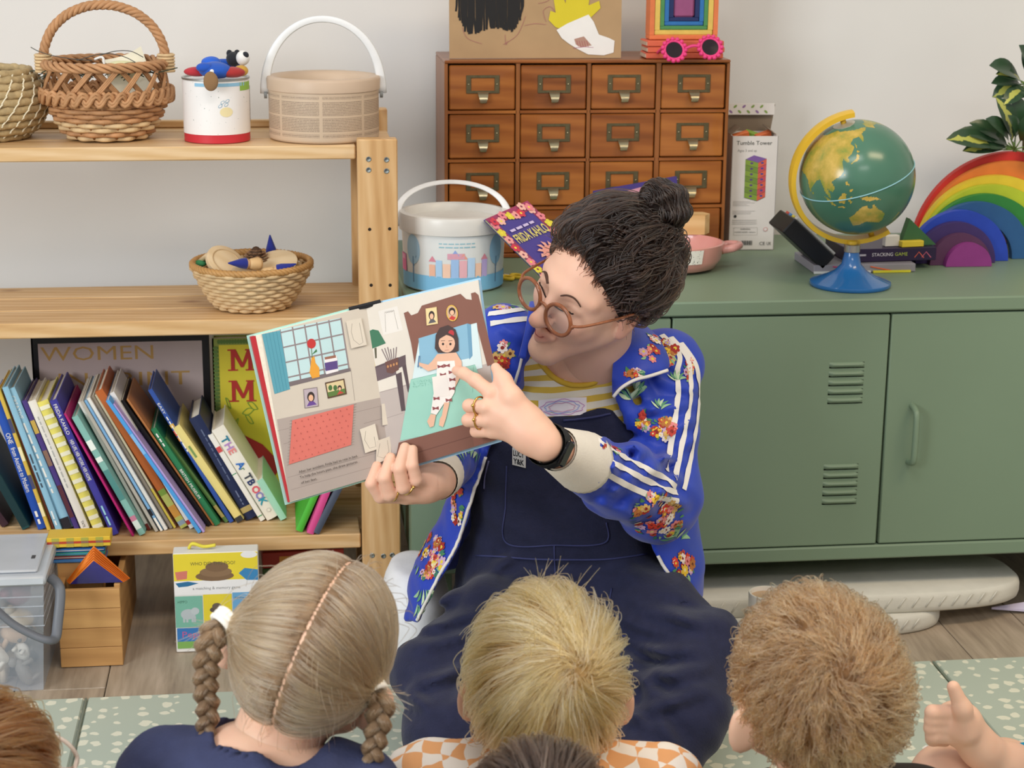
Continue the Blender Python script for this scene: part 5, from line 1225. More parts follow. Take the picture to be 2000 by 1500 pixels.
# wooden rainbow
RC = ['#cf3a35', '#dd8433', '#e0b83a', '#cdd03c', '#3f8f46', '#2f5f96', '#2c4fc0', '#45366a', '#5d3a5a', '#8a3a80']
RC = ['#cc3a34', '#e0803a', '#e4c83c', '#bccb38', '#35863f', '#2d5c8e', '#2a49b8', '#43326a', '#5b3757', '#87367c']
r0c = at(1893, 517, 3.20); rk = 3600 / (r0c - CPOS).dot(FW)
radii = [.190, .174, .150, .135, .120, .108, .0957, .0765, .058, .0435]; cxs = [1965, 1961, 1936, 1929, 1918, 1904, 1872, 1866, 1876, 1893]
for i, (c, R) in enumerate(zip(RC, radii)):
    y_ = 3.208 + .0168 * (9 - i); xc = at(cxs[i], 510, y_).x
    r_in = radii[i + 1] - .024 if i < 9 else 0
    nm = ['red outermost', 'orange', 'yellow', 'lime green', 'green', 'steel blue', 'bright blue', 'dark violet', 'plum', 'magenta innermost solid'][i]
    o = thing('rainbow_arch', nm + ' arch of the wooden rainbow', 'rainbow toy', (xc, y_, KZ), (0, 0, -.02), 'arches of the wooden rainbow')
    n = 40; mb = MB(); dpt = .0160
    if r_in:
        pts = [(R * math.cos(PI * k / n), R * math.sin(PI * k / n)) for k in range(n + 1)] + [(r_in * math.cos(PI * k / n), r_in * math.sin(PI * k / n)) for k in range(n, -1, -1)]
        V = [(x, 0, z) for x, z in pts] + [(x, dpt, z) for x, z in pts]; m_ = len(pts)
        F = [(k, k + 1, m_ - 2 - k, m_ - 1 - k) for k in range(n)] + [(m_ + k + 1, m_ + k, m_ + m_ - 1 - k, m_ + m_ - 2 - k) for k in range(n)] + [(k, m_ + k, m_ + (k + 1) % m_, (k + 1) % m_) for k in range(m_)]
        mb.add(V, F)
    else: mb.prism([(R * math.cos(PI * k / n), R * math.sin(PI * k / n)) for k in range(n + 1)], -dpt, 0, X=Matrix.Rotation(PI / 2, 4, 'X'))
    mb.build('arch', M('rainbow_stain_%d' % i, c, .6, var=.06, vs=40), o, 35)

# variegated plant behind the rainbow
px0 = at(1985, 330, 3.44); plant = thing('potted_plant', 'variegated umbrella plant with glossy green and yellow leaves in the corner', 'plant', (px0.x + .03, 3.45, KZ))
po = Vector(plant.location)
MB().lathe([(.045, 0), (.05, .002), (.062, .09), (.066, .092), (.066, .105), (.058, .105), (.055, .09), (0, .09)], 32).build('pot', M('terracotta', '#b5704a', .8), plant, 40)
def leafmat():
    m, nt, b = base('variegated_leaf'); tc = nn(nt, 'ShaderNodeTexCoord'); v = coords(nt, (1, 1, 1))
    at_ = nn(nt, 'ShaderNodeAttribute'); at_.attribute_name = 'mid'
    f = math_(nt, 'ADD', at_.outputs['Fac'], math_(nt, 'MULTIPLY', math_(nt, 'SUBTRACT', tnoise(nt, v, 45, 3), .5), 1.3))
    oi = nn(nt, 'ShaderNodeObjectInfo'); yes = math_(nt, 'GREATER_THAN', oi.outputs['Random'], .6)
    st = math_(nt, 'MULTIPLY', math_(nt, 'LESS_THAN', f, .32), yes)
    nt.links.new(mixc(nt, st, '#2f4a30', '#b9bb5a'), b.inputs['Base Color']); b.inputs['Roughness'].default_value = .3; return m
LM = leafmat()
def leaf(base_, tip, wd, nrm, sag=.01):
    base_, tip = Vector(base_), Vector(tip); d = tip - base_; s = d.cross(Vector(nrm)).normalized(); nn_ = s.cross(d).normalized()
    mb = MB(); val = []
    for j in range(9):
        t = j / 8; w_ = wd * math.sin(PI * t ** 1.35) ** .7 if 0 < t < 1 else .0006
        c = base_ + d * t + nn_ * (sag * 4 * t * (1 - t)) 
        for u in (-1, -.5, 0, .5, 1): mb.v.append(tuple(c + s * (u * w_) + nn_ * (abs(u) * w_ * .25))); val.append(abs(u))
    mb.f = [(j * 5 + i, j * 5 + i + 1, j * 5 + i + 6, j * 5 + i + 5) for j in range(8) for i in range(4)]; mb.mi = [0] * len(mb.f)
    o = mb.build('leaf', LM, plant, True); a = o.data.attributes.new('mid', 'FLOAT', 'POINT'); a.data.foreach_set('value', val)
def pv(px, py, y=3.36): return at(px, py, y) - po
WL = 1.22
crowns = [((1982, 292, 3.36), [((1848, 272), .018), ((1880, 295), .013), ((1893, 240), .014), ((1925, 232), .015), ((1945, 190), .016), ((1985, 185), .016), ((2030, 215), .016), ((2060, 270), .016), ((1915, 262), .014), ((2040, 310), .015), ((1905, 283), .013), ((1955, 215), .014), ((1968, 225), .013), ((1870, 255), .012)]),
          ((2008, 165, 3.38), [((1932, 128), .017), ((1936, 163), .012), ((1938, 190), .014), ((1990, 88), .016), ((2050, 100), .017), ((2085, 150), .016), ((1960, 205), .013), ((2060, 205), .016), ((1998, 95), .014), ((1945, 145), .013), ((1975, 195), .014)])]
for (cx, cyy, yy), lv in crowns:
    c = pv(cx, cyy, yy)
    for i, ((lx, lyy), w_) in enumerate(lv):
        tip = pv(lx, lyy, yy - .05 + .02 * (i % 3)); b0 = c + (tip - c) * .22
        leaf(b0, tip, w_ * WL, (0, -.75, .66)); MB().tube([c, b0], .0014, 5).build('leaf_stalk', M('leaf_stalk', '#6f8a4a', .6), plant, True)
    MB().tube(spline([Vector((0, 0, .088)), Vector((c.x * .5, c.y * .3, c.z * .6)), c], 5), .004, 6).build('stem', M('plant_stem', '#6a6a48', .7), plant, True)

# yellow scissors beside the bucket
sc_ = thing('scissors', 'yellow handled scissors lying between bucket and flower book', 'scissors', on(1000, 545, KZ), (0, 0, .5))
YP = M('bright_yellow_plastic', '#e0c23a', .4)
for sx in (-1, 1): MB().tube([(sx * .011 + .009 * math.cos(a), .014 * math.sin(a), .004) for a in [2 * PI * k / 20 for k in range(20)]], .0032, 7, True).build('handle', YP, sc_, True)
for sx in (-1, 1): MB().tube([(sx * .006, .012, .004), (-sx * .003, .04, .004), (-sx * .004, .075, .003)], [.004, .004, .001], 6, flat=.4).build('blade', M('blade_steel', '#b8bab8', .25, metal=.9), sc_, True)

# ------------------------------------------------------------------ floor things
mg = on(1497, 1222, 0); mug = thing('mug', 'white mug with milky tea standing on the floor', 'mug', (at(1497, 1200, 2.86).x, 2.86, 0), (0, 0, 0))
mh = at(1497, 1157, 2.86).z; MW = M('white_ceramic', '#e6e2d8', .25, var=.02, coat=.3)
MB().lathe([(.028, 0), (.031, .002), (.032, .006), (.032, mh - .002), (.031, mh), (.029, mh), (.0285, mh - .004), (.028, .01), (0, .008)], 40).build('cup', MW, mug, 50)
MB().lathe([(0, mh - .008), (.0285, mh - .008)], 32).build('tea', M('milky_tea', '#b89a78', .2, var=0), mug)
MB().tube(spline([(.03, 0, mh - .015), (.05, 0, mh - .018), (.055, 0, mh - .035), (.048, 0, mh - .052), (.03, 0, mh - .058)], 6), .0045, 8).build('handle', MW, mug, True)
def pad(name, label, cx, cy, L, Wd, z0, z1, taper, rot):
    t = thing(name, label, 'ironing board', (cx, cy, z0), (0, 0, rot))
    pts = []
    for k in range(72):
        a = 2 * PI * k / 72; c, s = math.cos(a), math.sin(a); e = .62
        x = math.copysign(abs(c) ** e, c) * L; y = math.copysign(abs(s) ** e, s) * Wd * (1 - taper * (1 - (x / L)) * .5); pts.append((x, y))
    h = z1 - z0; mb = MB(); rows = []
    for (zz_, k_) in ((0, .955), (.1, .985), (.35, 1.0), (.7, 1.0), (.9, .985), (1.0, .95)): rows.append([(x * (1 - (1 - k_) * .4), y * k_, h * zz_) for x, y in pts])
    V = [p for r in rows for p in r]; m_ = 72
    mb.add(V, [(j * m_ + i, j * m_ + (i + 1) % m_, (j + 1) * m_ + (i + 1) % m_, (j + 1) * m_ + i) for j in range(5) for i in range(m_)] + [tuple(reversed(range(m_))), tuple(range(5 * m_, 6 * m_))])
    mb.build('padded_cover', M('cream_cotton', '#cfccc0', .85, var=.05, bmp=.25, bs=120), t, 50)
    f2 = MB()
    for k in range(26):
        x = -L * .85 + k * L * 1.7 / 26; y = -Wd * (1 - taper * (1 - x / L) * .5) * (1 - .0) * (abs(1 - abs(x / L) ** 3.2)) ** .31
        f2.tube([(x, y - .0005, h * .3), (x + .012, y - .0012, h * .85)], .0016, 4)
    f2.build('cover_fold', M('cream_cotton', '#cfccc0', .85), t, True)
    return t
b1 = on(1930, 1150, .05)
pad('ironing_board', 'long cream padded board lying uppermost under the green cabinet', at(1590, 1140, 3.02).x, 3.03, .38, .12, .036, .072, .35, .03)
pad('ironing_board', 'shorter cream padded board lying below the other under the cabinet', at(1470, 1180, 3.0).x, 3.0, .34, .11, .001, .035, .3, .03)
pp_ = on(1975, 1140, 0); pw = thing('paper_plane', 'folded lilac white paper with a sharp tip on the floor', 'paper', (at(1975, 1140, 3.0).x, 3.0, 0.001), (0, 0, .1))
MB().add([(-.035, 0, .012), (.09, -.03, .004), (.09, .03, .004), (.09, 0, .022), (-.035, 0, .008), (.09, -.03, 0), (.09, .03, 0)], [(0, 1, 3), (0, 3, 2), (4, 6, 5), (0, 4, 5, 1), (0, 2, 6, 4), (1, 5, 6, 2, 3)]).build('paper', M('lilac_paper', '#c9c3dc', .7), pw)
cu_ = thing('floor_cushion', 'white cotton cushion tucked beside the teacher and the post', 'cushion', (at(812, 1260, 2.82).x, 2.83, .001))
mb = MB(); mb.ball((0, 0, .115), (.058, .10, .115), 24, 16); mb.v = [(x, y, min(max(z, 0), .2)) for x, y, z in mb.v]; mb.build('cover', M('white_cotton', '#e8e8ea', .85, bmp=.2, bs=120), cu_, True)
for i, (px, py, c) in enumerate(((1750, 1466, '#c8505a'), (1812, 1461, '#c050a0'))):
    s_ = thing('sticker_scrap', ['white paper scrap with a red mark on the mat', 'white paper scrap with a pink mark beside the childs hand'][i], 'paper scrap', on(px, py, MZ + .0004), (0, 0, .3 - i))
    MB().box(-.006, .006, -.007, .007, 0, .0003).build('paper', C('#e8e2e0', .7), s_); MB().ball((0, 0, .0003), (.003, .002, .0002), 8, 4).build('mark', C(c, .7), s_)

# storage crate, stacked board books, pyramid, clear box, boxed board book
CRW = WOOD('crate_wood', '#d2a468', '#c1925a', '#a97d4a', 0, 40, .55)
cyf = 2.925; cx0 = at(92, 1250, 2.83).x + .007; cx1 = at(241, 1300, cyf).x; czt = at(170, 1153, cyf).z
cr = thing('wooden_crate', 'open wooden storage crate on the floor beneath the shelf', 'crate', ((cx0 + cx1) / 2, cyf, 0.001)); cxm = (cx0 + cx1) / 2; cw = (cx1 - cx0) / 2
CD = .30
nb = 4
for k in range(nb):
    z0 = czt * k / nb; z1 = czt * (k + 1) / nb
    MB().box(-cw, cw, 0, .010, z0 + .0004, z1 - .0004, c=.0008).build('front_board', CRW, cr)
for sx in (-1, 1):
    MB().box(sx * cw, sx * (cw - .01), .0105, CD, 0, czt + .004, c=.001).build('side_board', WOOD('crate_wood_y', '#c99c62', '#b88a54', '#a07645', 1, 40, .55), cr)
MB().box(-cw, cw, CD, CD + .01, 0, czt).build('back_board', CRW, cr); MB().box(-cw + .01, cw - .01, .0105, CD, .001, .008).build('bottom_board', CRW, cr)
py_ = thing('tile_pyramid', 'orange and blue plastic pyramid standing in the wooden crate', 'toy', Vector((at(193, 1150, 2.955).x, 2.955, .01)))
ap = at(183, 1066, 2.955) - Vector(py_.location); zb_ = czt + .006 - .01
bs_ = [(-.052, .02, zb_), (.01, -.05, zb_), (.062, .03, zb_), (0, .07, zb_)]
bl = [Vector((-.045, -.014, zb_)), Vector((.042, -.014, zb_)), Vector((.046, .016, zb_)), Vector((-.048, .016, zb_))]; tp_ = Vector(ap)
MB().add([bl[0], bl[1], tp_ + Vector((0, -.012, -.022))], [(0, 1, 2)]).add([bl[1], bl[0], bl[0] + Vector((0, .004, 0)), bl[1] + Vector((0, .004, 0))], [(0, 1, 2, 3)]).build('blue_face', M('translucent_blue', '#2a2470', .15, coat=.6), py_)
OR = M('translucent_orange', '#e07a1e', .2, coat=.5)
q0, q1 = tp_ + Vector((0, -.012, -.022)), tp_
MB().add([bl[0], q0, q1, Vector((-.052, .004, zb_))], [(0, 1, 2, 3)]).add([bl[3], q1, Vector((-.052, .004, zb_))], [(0, 1, 2)]).build('orange_face', OR, py_)
MB().add([bl[1], q0, q1, Vector((.052, .004, zb_))], [(3, 2, 1, 0)]).add([bl[2], q1, Vector((.052, .004, zb_))], [(2, 1, 0)]).add([bl[2], bl[3], q1], [(0, 1, 2)]).build('orange_face', OR, py_)
for k in range(1, 6):
    t = k / 6
    for sx, A_, B_ in ((-1, bl[0], Vector((-.052, .004, zb_))), (1, bl[1], Vector((.052, .004, zb_)))):
        MB().tube([A_.lerp(B_, t) + Vector((sx * .0006, -.0006, 0)), q0.lerp(q1, t) + Vector((sx * .0006, -.0006, 0))], .0009, 4).build('rib', M('orange_rib', '#c8620f', .3), py_)
bz0 = czt + .006
stack = [('#2f6fae', .0068), ('#7d2f3a', .0058), ('#2f8a7a', .0062), ('#2a5fa0', .0066)]
zc = at(150, 1099, 2.974).z + .002
bx_ = at(157, 1070, 2.974).x
st_ = thing('book_stack_support', 'plain wooden block set in the crate under the board books', 'block', (bx_ - .0, 2.976, .01)); MB().box(-.040, .034, 0, .042, 0, zc - .0125, c=.001).build('block', CRW, st_)
for i, (c, t_) in enumerate(stack):
    o = thing('board_book', ['lowest blue', 'dark red', 'teal', 'upper blue'][i] + ' board book lying in the crate stack', 'book', (bx_ - .002, 2.974, zc - .002), (0, 0, .01 * (i - 1)), 'board books stacked in the crate')
    MB().box(-.046, .042, 0, .044, 0, t_ - .0006, c=.0008).build('boards', C(c, .45), o); zc += t_; MB().box(-.046, .040, -.0004, .042, t_ * .35, t_ * .55).build('page_edge', C('#c8c0b0' if i % 2 else '#5a8ac0', .6), o)
zc += .001
o = thing('check_book', 'yellow chequered board book with a red stripe on the crate stack', 'book', (bx_, 2.972, zc), (0, 0, .01))
hh = .017
MB().box(-.054, .050, 0, .046, 0, max(.016, hh), c=.001).build('boards', C('#dcb83a', .45), o)
hh = max(.016, hh); P = Print(plane_fn((-.054, -.0002, 0), (1, 0, 0), (0, 0, 1)), .0001); P.rect(0, hh * .38, .104, hh * .62, '#b5402f')
for k in range(4): P.rect(.008 + k * .024, hh * .64, .02 + k * .024, hh * .98, '#a8a84a'); P.rect(.008 + k * .024, hh * .4, .02 + k * .024, hh * .6, '#8a6a5a'); P.rect(.008 + k * .024, hh * .02, .02 + k * .024, hh * .36, '#b8a83e')
P.build('edge_print', o)

# clear plastic storage box with grey clip handle
bxr = at(92, 1250, 2.83).x; bzt = at(50, 1145, 2.83).z; BW = .16; 
lzt = at(50, 1118, 2.83).z; BDp = min(.30, on(50, 1040, lzt).y - 2.83)
sb = thing('storage_box', 'clear plastic storage box with lid and grey handle, cut by the frame', 'storage box', (bxr - BW, 2.83, .001))
def clear(name, a, tint):
    m, nt, b = base(name); b.inputs['Base Color'].default_value = rgba(tint); b.inputs['Roughness'].default_value = .25; b.inputs['Alpha'].default_value = a; b.inputs['Specular IOR Level'].default_value = .5
    v = coords(nt); f = nn(nt, 'ShaderNodeMapRange'); f.inputs[3].default_value = a * .85; f.inputs[4].default_value = min(1, a * 1.15); nt.links.new(tnoise(nt, v, 12), f.inputs[0]); nt.links.new(f.outputs[0], b.inputs['Alpha']); return m
CLR = clear('clear_box_plastic', .34, '#cfd8e2'); LID = clear('cloudy_lid_plastic', .82, '#cdd3da')
def frust(w0, d0, w1, d1, z0, z1, t=.002):
    mb = MB()
    V = [(-w0, 0 + d0, z0), (w0, 0 + d0, z0), (w0, BDp - d0, z0), (-w0, BDp - d0, z0), (-w1, d1, z1), (w1, d1, z1), (w1, BDp - d1, z1), (-w1, BDp - d1, z1)]
    return mb.add(V, [(0, 1, 5, 4), (1, 2, 6, 5), (2, 3, 7, 6), (3, 0, 4, 7), (3, 2, 1, 0)])
frust(BW - .012, .01, BW, 0, 0, bzt).build('tub', CLR, sb)
for k in range(4): 
    z = bzt * (.62 + .09 * k); MB().tube([(-BW, -.0008 + .003, z), (BW - .003, -.0008 + .003, z), (BW - .003, BDp - .01, z)], .0012, 4).build('rib', CLR, sb)
MB().box(-BW - .004, BW + .004, -.006, BDp + .006, bzt, lzt - .006, c=.004).build('lid_rim', LID, sb, 40)
MB().box(-BW + .010, BW - .010, .008, BDp - .008, lzt - .006, lzt, c=.003).build('lid', LID, sb, 40)
MB().box(BW - .026, BW - .020, .06, .075, lzt, lzt + .0006).build('lid_mark', C('#4a4a4c', .6), sb)
GH = M('grey_clip_plastic', '#6b6f76', .45, var=.03)
hp = [at(*q_) - Vector(sb.location) for q_ in ((-20, 1178, 2.80), (20, 1215, 2.80), (60, 1238, 2.80), (92, 1250, 2.80), (108, 1246, 2.815), (113, 1215, 2.83), (118, 1160, 2.85), (112, 1140, 2.86), (98, 1128, 2.87))]
MB().tube(spline(hp, 5), .0085, 10, flat=.7).build('clip_handle', GH, sb, True)
for i, (x, y, z, r, c) in enumerate(((.06, .06, .03, (.05, .04, .022), '#d8c8b0'), (.10, .05, .085, (.035, .03, .02), '#c9a88a'), (.05, .08, .10, (.04, .03, .02), '#b8a898'), (.11, .05, .05, (.03, .02, .012), '#e0dcd2'), (.08, .05, .13, (.03, .03, .018), '#6a5a52'), (.04, .06, .15, (.04, .03, .022), '#8a5a5a'), (.10, .08, .17, (.035, .03, .02), '#d8bfa0'), (.02, .08, .06, (.05, .04, .03), '#5a6068'), (.09, .1, .02, (.05, .05, .018), '#4a4c50'), (.115, .04, .115, (.03, .025, .018), '#c4b49c'), (.075, .03, .06, (.04, .025, .016), '#efe9df'), (.12, .06, .075, (.028, .024, .02), '#54504e'), (.06, .035, .085, (.034, .024, .016), '#a88a6e'), (.115, .035, .02, (.034, .026, .016), '#8a8680'), (.11, .05, .15, (.03, .03, .022), '#7a3a44'))):
    t = thing('toy_animal', ['cream', 'tan', 'grey brown', 'white', 'dark brown', 'dull red', 'sand', 'slate', 'dark grey', 'beige', 'chalk white', 'charcoal', 'light brown', 'stone grey', 'wine red'][i] + ' plastic animal figure inside the clear storage box', 'toy animal', Vector(sb.location) + Vector((x, y, z)), (.3 * i, .4 * i, .7 * i), 'animal figures in the clear box')
    mt_ = M('toy_' + c[1:], c, .5, var=.08); mb = blobm((0, 0, 0), tuple(v * .7 for v in r), i, .15); mb.build('body', mt_, t, True)
    blobm((r[0] * .75, 0, r[2] * .5), (r[0] * .28, r[1] * .3, r[2] * .45), i + 9).build('head', mt_, t, True)
    for (lx, ly2) in ((.4, .35), (.4, -.35), (-.4, .35), (-.4, -.35)): MB().tube([(r[0] * lx, r[1] * ly2, 0), (r[0] * lx, r[1] * ly2, -r[2] * 1.3)], r[1] * .16, 6).build('leg', mt_, t, True)

# boxed touch and feel board books, standing upright
py1 = 2.97; a = at(343, 1222, py1); b_ = at(508, 1215, py1); tpz = at(425, 1080, py1).z
bw_ = (b_.x - a.x) / 2
bb = thing('boxed_board_book', 'tall pastel boxed board book with yellow top and animal squares', 'book', ((a.x + b_.x) / 2, py1, .001), (0, 0, .0))
bh_ = tpz
mb = MB(); mb.box(-bw_, bw_, 0, .035, 0, bh_, c=.0015); mb.build('slipcase', C('#e8e6e0', .5), bb)
zpx = lambda X: (343 + (X - 310) / 3.333 - 425.5) / (165 / (2 * bw_)) ; zpz = lambda Y: bh_ - (1050 + Y / 3.333 - 1080) / ((1222 - 1080) / at(425, 1080, py1).z) if False else bh_ * (1 - (Y - 90) / 490)
P = Print(plane_fn((0, -.0003, 0), (1, 0, 0), (0, 0, 1)), .0001)
R_ = lambda x0, y0, x1, y1, c: P.rect(zpx(x0), zpz(y1), zpx(x1), zpz(y0), c)
R_(312, 92, 855, 235, '#e6d23a'); R_(312, 225, 855, 295, '#ecebea')
P.poly([(zpx(x), zpz(y)) for x, y in ((320, 235), (400, 228), (470, 238), (400, 252), (340, 255))], '#2f6f9a'); P.poly([(zpx(x), zpz(y)) for x, y in ((320, 180), (400, 175), (395, 215), (330, 220))], '#d07a6a'); P.poly([(zpx(x), zpz(y)) for x, y in ((730, 195), (770, 170), (855, 180), (855, 232), (780, 230))], '#3f86b8'); P.ell(zpx(800), zpz(105), .014, .006, '#ecebea')
for k, (w_, hgt) in enumerate(((125, 205), (105, 185), (75, 160))):
    P.ell(zpx(575 + 8 * k), zpz(hgt), w_ / 3.333 / (165 / (2 * bw_)), .009, '#7d6248' if k % 2 == 0 else '#8a6e52')
P.text("WHO DID THIS POO?", zpx(420), zpz(150), .006, '#5a5a3a', width=.075); P.text('a matching & memory game', zpx(430), zpz(270), .005, '#7a7a7a', width=.08)
R_(312, 300, 490, 455, '#79b5a0'); R_(495, 295, 680, 455, '#e2cf3a'); R_(685, 290, 855, 455, '#6aa5cf')
P.text('HIPPO', zpx(330), zpz(335), .005, '#3f6a5a', width=.016); P.words(zpx(545), zpz(432), .026, .004, '#6a5a2a'); P.text('PANDA', zpx(700), zpz(325), .005, '#2f4f6a', width=.016)
P.ell(zpx(395), zpz(390), .0125, .0095, '#b5bfc2'); P.ell(zpx(440), zpz(375), .007, .0065, '#bcc6c8'); 
for xx in (360, 380, 415, 430): P.rect(zpx(xx), zpz(430), zpx(xx + 14), zpz(400), '#b5bfc2')
P.ell(zpx(585), zpz(372), .013, .006, '#5d5046'); P.ell(zpx(582), zpz(355), .008, .006, '#6a5c50'); P.ell(zpx(800), zpz(370), .013, .012, '#e8e8e8'); P.ell(zpx(765), zpz(345), .004, .004, '#2a2a2a'); P.ell(zpx(790), zpz(372), .003, .004, '#2a2a2a')
R_(318, 458, 855, 525, '#3a78b8'); P.text('Peppa Pig', zpx(352), zpz(505), .011, '#c05a8a', width=.07); R_(318, 525, 855, 560, '#7fae5a')
P.build('case_print', bb)
MB().tube(spline([(-.045, .02, bh_ + .002), (-.038, .015, bh_ + .012), (-.02, .015, bh_ + .006), (.0, .015, bh_ + .008)], 5), .003, 6).build('ribbon', C('#e6d84a', .6), bb, True)
for i, (lab, c, z0, t_) in enumerate((('dark grey flat box on the floor below the shelf', '#3a3a3c', .001, .06), ('green flat game box beneath the red one below the shelf', '#4a6a3a', .062, .03), ('red flat box topmost in the pile below the shelf', '#a83a2f', .093, .03))):
    o = thing('flat_box', lab, 'box', (at(590, 1100, 3.12).x, 3.12, z0), (0, 0, .03 * i), 'boxes piled below the shelf'); MB().box(-.07, .075, 0, .16, 0, t_ - .001, c=.001).build('box_body', C(c, .5), o); MB().box(-.04, .04, -.0004, .01, t_ * .3, t_ * .7).build('box_label', C(['#8a8a88', '#c8c84a', '#e0a04a'][i], .6), o)
# ------------------------------------------------------------------ smooth bodies
def vimg(x, y, z): return RT * x + UP * y - FW * z         # right, up, towards the camera
def proj_np(P):
    d = P - np.array(CPOS); z = d @ np.array(FW)
    return 1000 + CF * (d @ np.array(RT)) / z, 750 - CF * (d @ np.array(UP)) / z
class SDF:
    def __init__(s): s.ops = []
    def cap(s, a, b, ra, rb=None, k=.02, op='u'):
        a, b = np.array(a, float), np.array(b, float); rb = ra if rb is None else rb
        def ev(P):
            ab = b - a; t = np.clip(((P - a) @ ab) / max(ab @ ab, 1e-12), 0, 1)
            return np.linalg.norm(P - a - t[..., None] * ab, axis=-1) - (ra + (rb - ra) * t)
        r = max(ra, rb); s.ops.append((ev, np.minimum(a, b) - r, np.maximum(a, b) + r, k, op)); return s
    def chain(s, pts, rs, k=.02, op='u'):
        for i in range(len(pts) - 1): s.cap(pts[i], pts[i + 1], rs[i], rs[i + 1], k, op)
        return s
    def ell(s, c, r, ax=None, k=.02, op='u'):
        c = np.array(c, float); r = np.array(r, float); A = np.eye(3) if ax is None else np.array([list(v) for v in ax])
        def ev(P):
            q = (P - c) @ A.T; k0 = np.linalg.norm(q / r, axis=-1); k1 = np.linalg.norm(q / (r * r), axis=-1)
            return k0 * (k0 - 1) / np.maximum(k1, 1e-6)
        m = r.max(); s.ops.append((ev, c - m, c + m, k, op)); return s
    def fn(s, f, lo=None, hi=None, k=.01, op='i'): s.ops.append((f, lo, hi, k, op)); return s
    def eval(s, lo, hi, h):
        lo, hi = np.array(lo, float), np.array(hi, float); n = np.ceil((hi - lo) / h).astype(int) + 1
        ax = [lo[i] + h * np.arange(n[i]) for i in range(3)]; D = np.full(n, .5, np.float64)
        for ev, l, u, k, op in s.ops:
            if l is None: sl = tuple(slice(0, n[i]) for i in range(3))
            else:
                m = k + 3 * h
                i0 = np.clip(np.floor((l - m - lo) / h).astype(int), 0, n); i1 = np.clip(np.ceil((u + m - lo) / h).astype(int) + 1, 0, n)
                if (i1 <= i0).any(): continue
                sl = tuple(slice(i0[i], i1[i]) for i in range(3))
            P = np.stack(np.meshgrid(ax[0][sl[0]], ax[1][sl[1]], ax[2][sl[2]], indexing='ij'), -1)
            d = ev(P); a = D[sl]
            if op == 'u': hh = np.clip(.5 + .5 * (a - d) / k, 0, 1); D[sl] = a + (d - a) * hh - k * hh * (1 - hh)
            elif op == 's': b = -d; hh = np.clip(.5 - .5 * (a - b) / k, 0, 1); D[sl] = a + (b - a) * hh + k * hh * (1 - hh)
            elif op == 'i': D[sl] = np.maximum(a, d)
            elif op == 'add': D[sl] = a + d
        return D, lo
    def bounds(s):
        L = np.min([o[1] for o in s.ops if o[4] == 'u' and o[1] is not None], 0); U = np.max([o[2] for o in s.ops if o[4] == 'u' and o[1] is not None], 0); return L, U
    def mesh(s, h, lo=None, hi=None, pad=.012, smooth=0):
        L, U = s.bounds(); lo = L - pad if lo is None else lo; hi = U + pad if hi is None else hi
        D, lo = s.eval(lo, hi, h); return nets(D, lo, h, smooth)
def nets(D, lo, h, smooth=0):
    S = D < 0; n = D.shape
    c = [S[i:n[0] - 1 + i, j:n[1] - 1 + j, k:n[2] - 1 + k] for i in (0, 1) for j in (0, 1) for k in (0, 1)]
    al = c[0].copy(); an = c[0].copy()
    for q_ in c[1:]: al &= q_; an |= q_
    A = np.argwhere(an & ~al); idx = np.full(tuple(x - 1 for x in n), -1, np.int64); idx[tuple(A.T)] = np.arange(len(A))
    off = [(i, j, k) for i in (0, 1) for j in (0, 1) for k in (0, 1)]
    vals = [D[A[:, 0] + o[0], A[:, 1] + o[1], A[:, 2] + o[2]] for o in off]
    sm = np.zeros((len(A), 3)); ct = np.zeros(len(A))
    for p in range(8):
        for q_ in range(p + 1, 8):
            d = np.array(off[q_]) - np.array(off[p])
            if abs(d).sum() != 1: continue
            a, b = vals[p], vals[q_]; m = (a < 0) != (b < 0); t = np.where(m, a / np.where(a - b == 0, 1, a - b), 0)
            sm += np.where(m[:, None], np.array(off[p]) + t[:, None] * d, 0); ct += m
    V = lo + h * (A + sm / np.maximum(ct, 1)[:, None]); F = []
    for ax in range(3):
        b1, b2 = [(1, 2), (2, 0), (0, 1)][ax]
        s0 = [slice(None)] * 3; s1 = [slice(None)] * 3; s0[ax] = slice(0, n[ax] - 1); s1[ax] = slice(1, n[ax])
        ch = S[tuple(s0)] != S[tuple(s1)]; E = np.argwhere(ch)
        ok = (E[:, b1] > 0) & (E[:, b2] > 0) & (E[:, b1] < n[b1] - 1) & (E[:, b2] < n[b2] - 1); E = E[ok]
        if not len(E): continue
        inside = S[tuple(E.T)]
        def cell(d1, d2): Q = E.copy(); Q[:, b1] += d1; Q[:, b2] += d2; return idx[tuple(Q.T)]
        q_ = np.stack([cell(-1, -1), cell(0, -1), cell(0, 0), cell(-1, 0)], 1); q_[~inside] = q_[~inside][:, ::-1]; F.append(q_)
    F = np.concatenate(F)
    for _ in range(smooth):
        acc = np.zeros_like(V); cnt = np.zeros(len(V))
        for a in range(4):
            np.add.at(acc, F[:, a], V[F[:, (a + 1) % 4]]); np.add.at(cnt, F[:, a], 1); np.add.at(acc, F[:, a], V[F[:, a - 1]]); np.add.at(cnt, F[:, a], 1)
        V = V * .5 + .5 * acc / np.maximum(cnt, 1)[:, None]
    return V, F
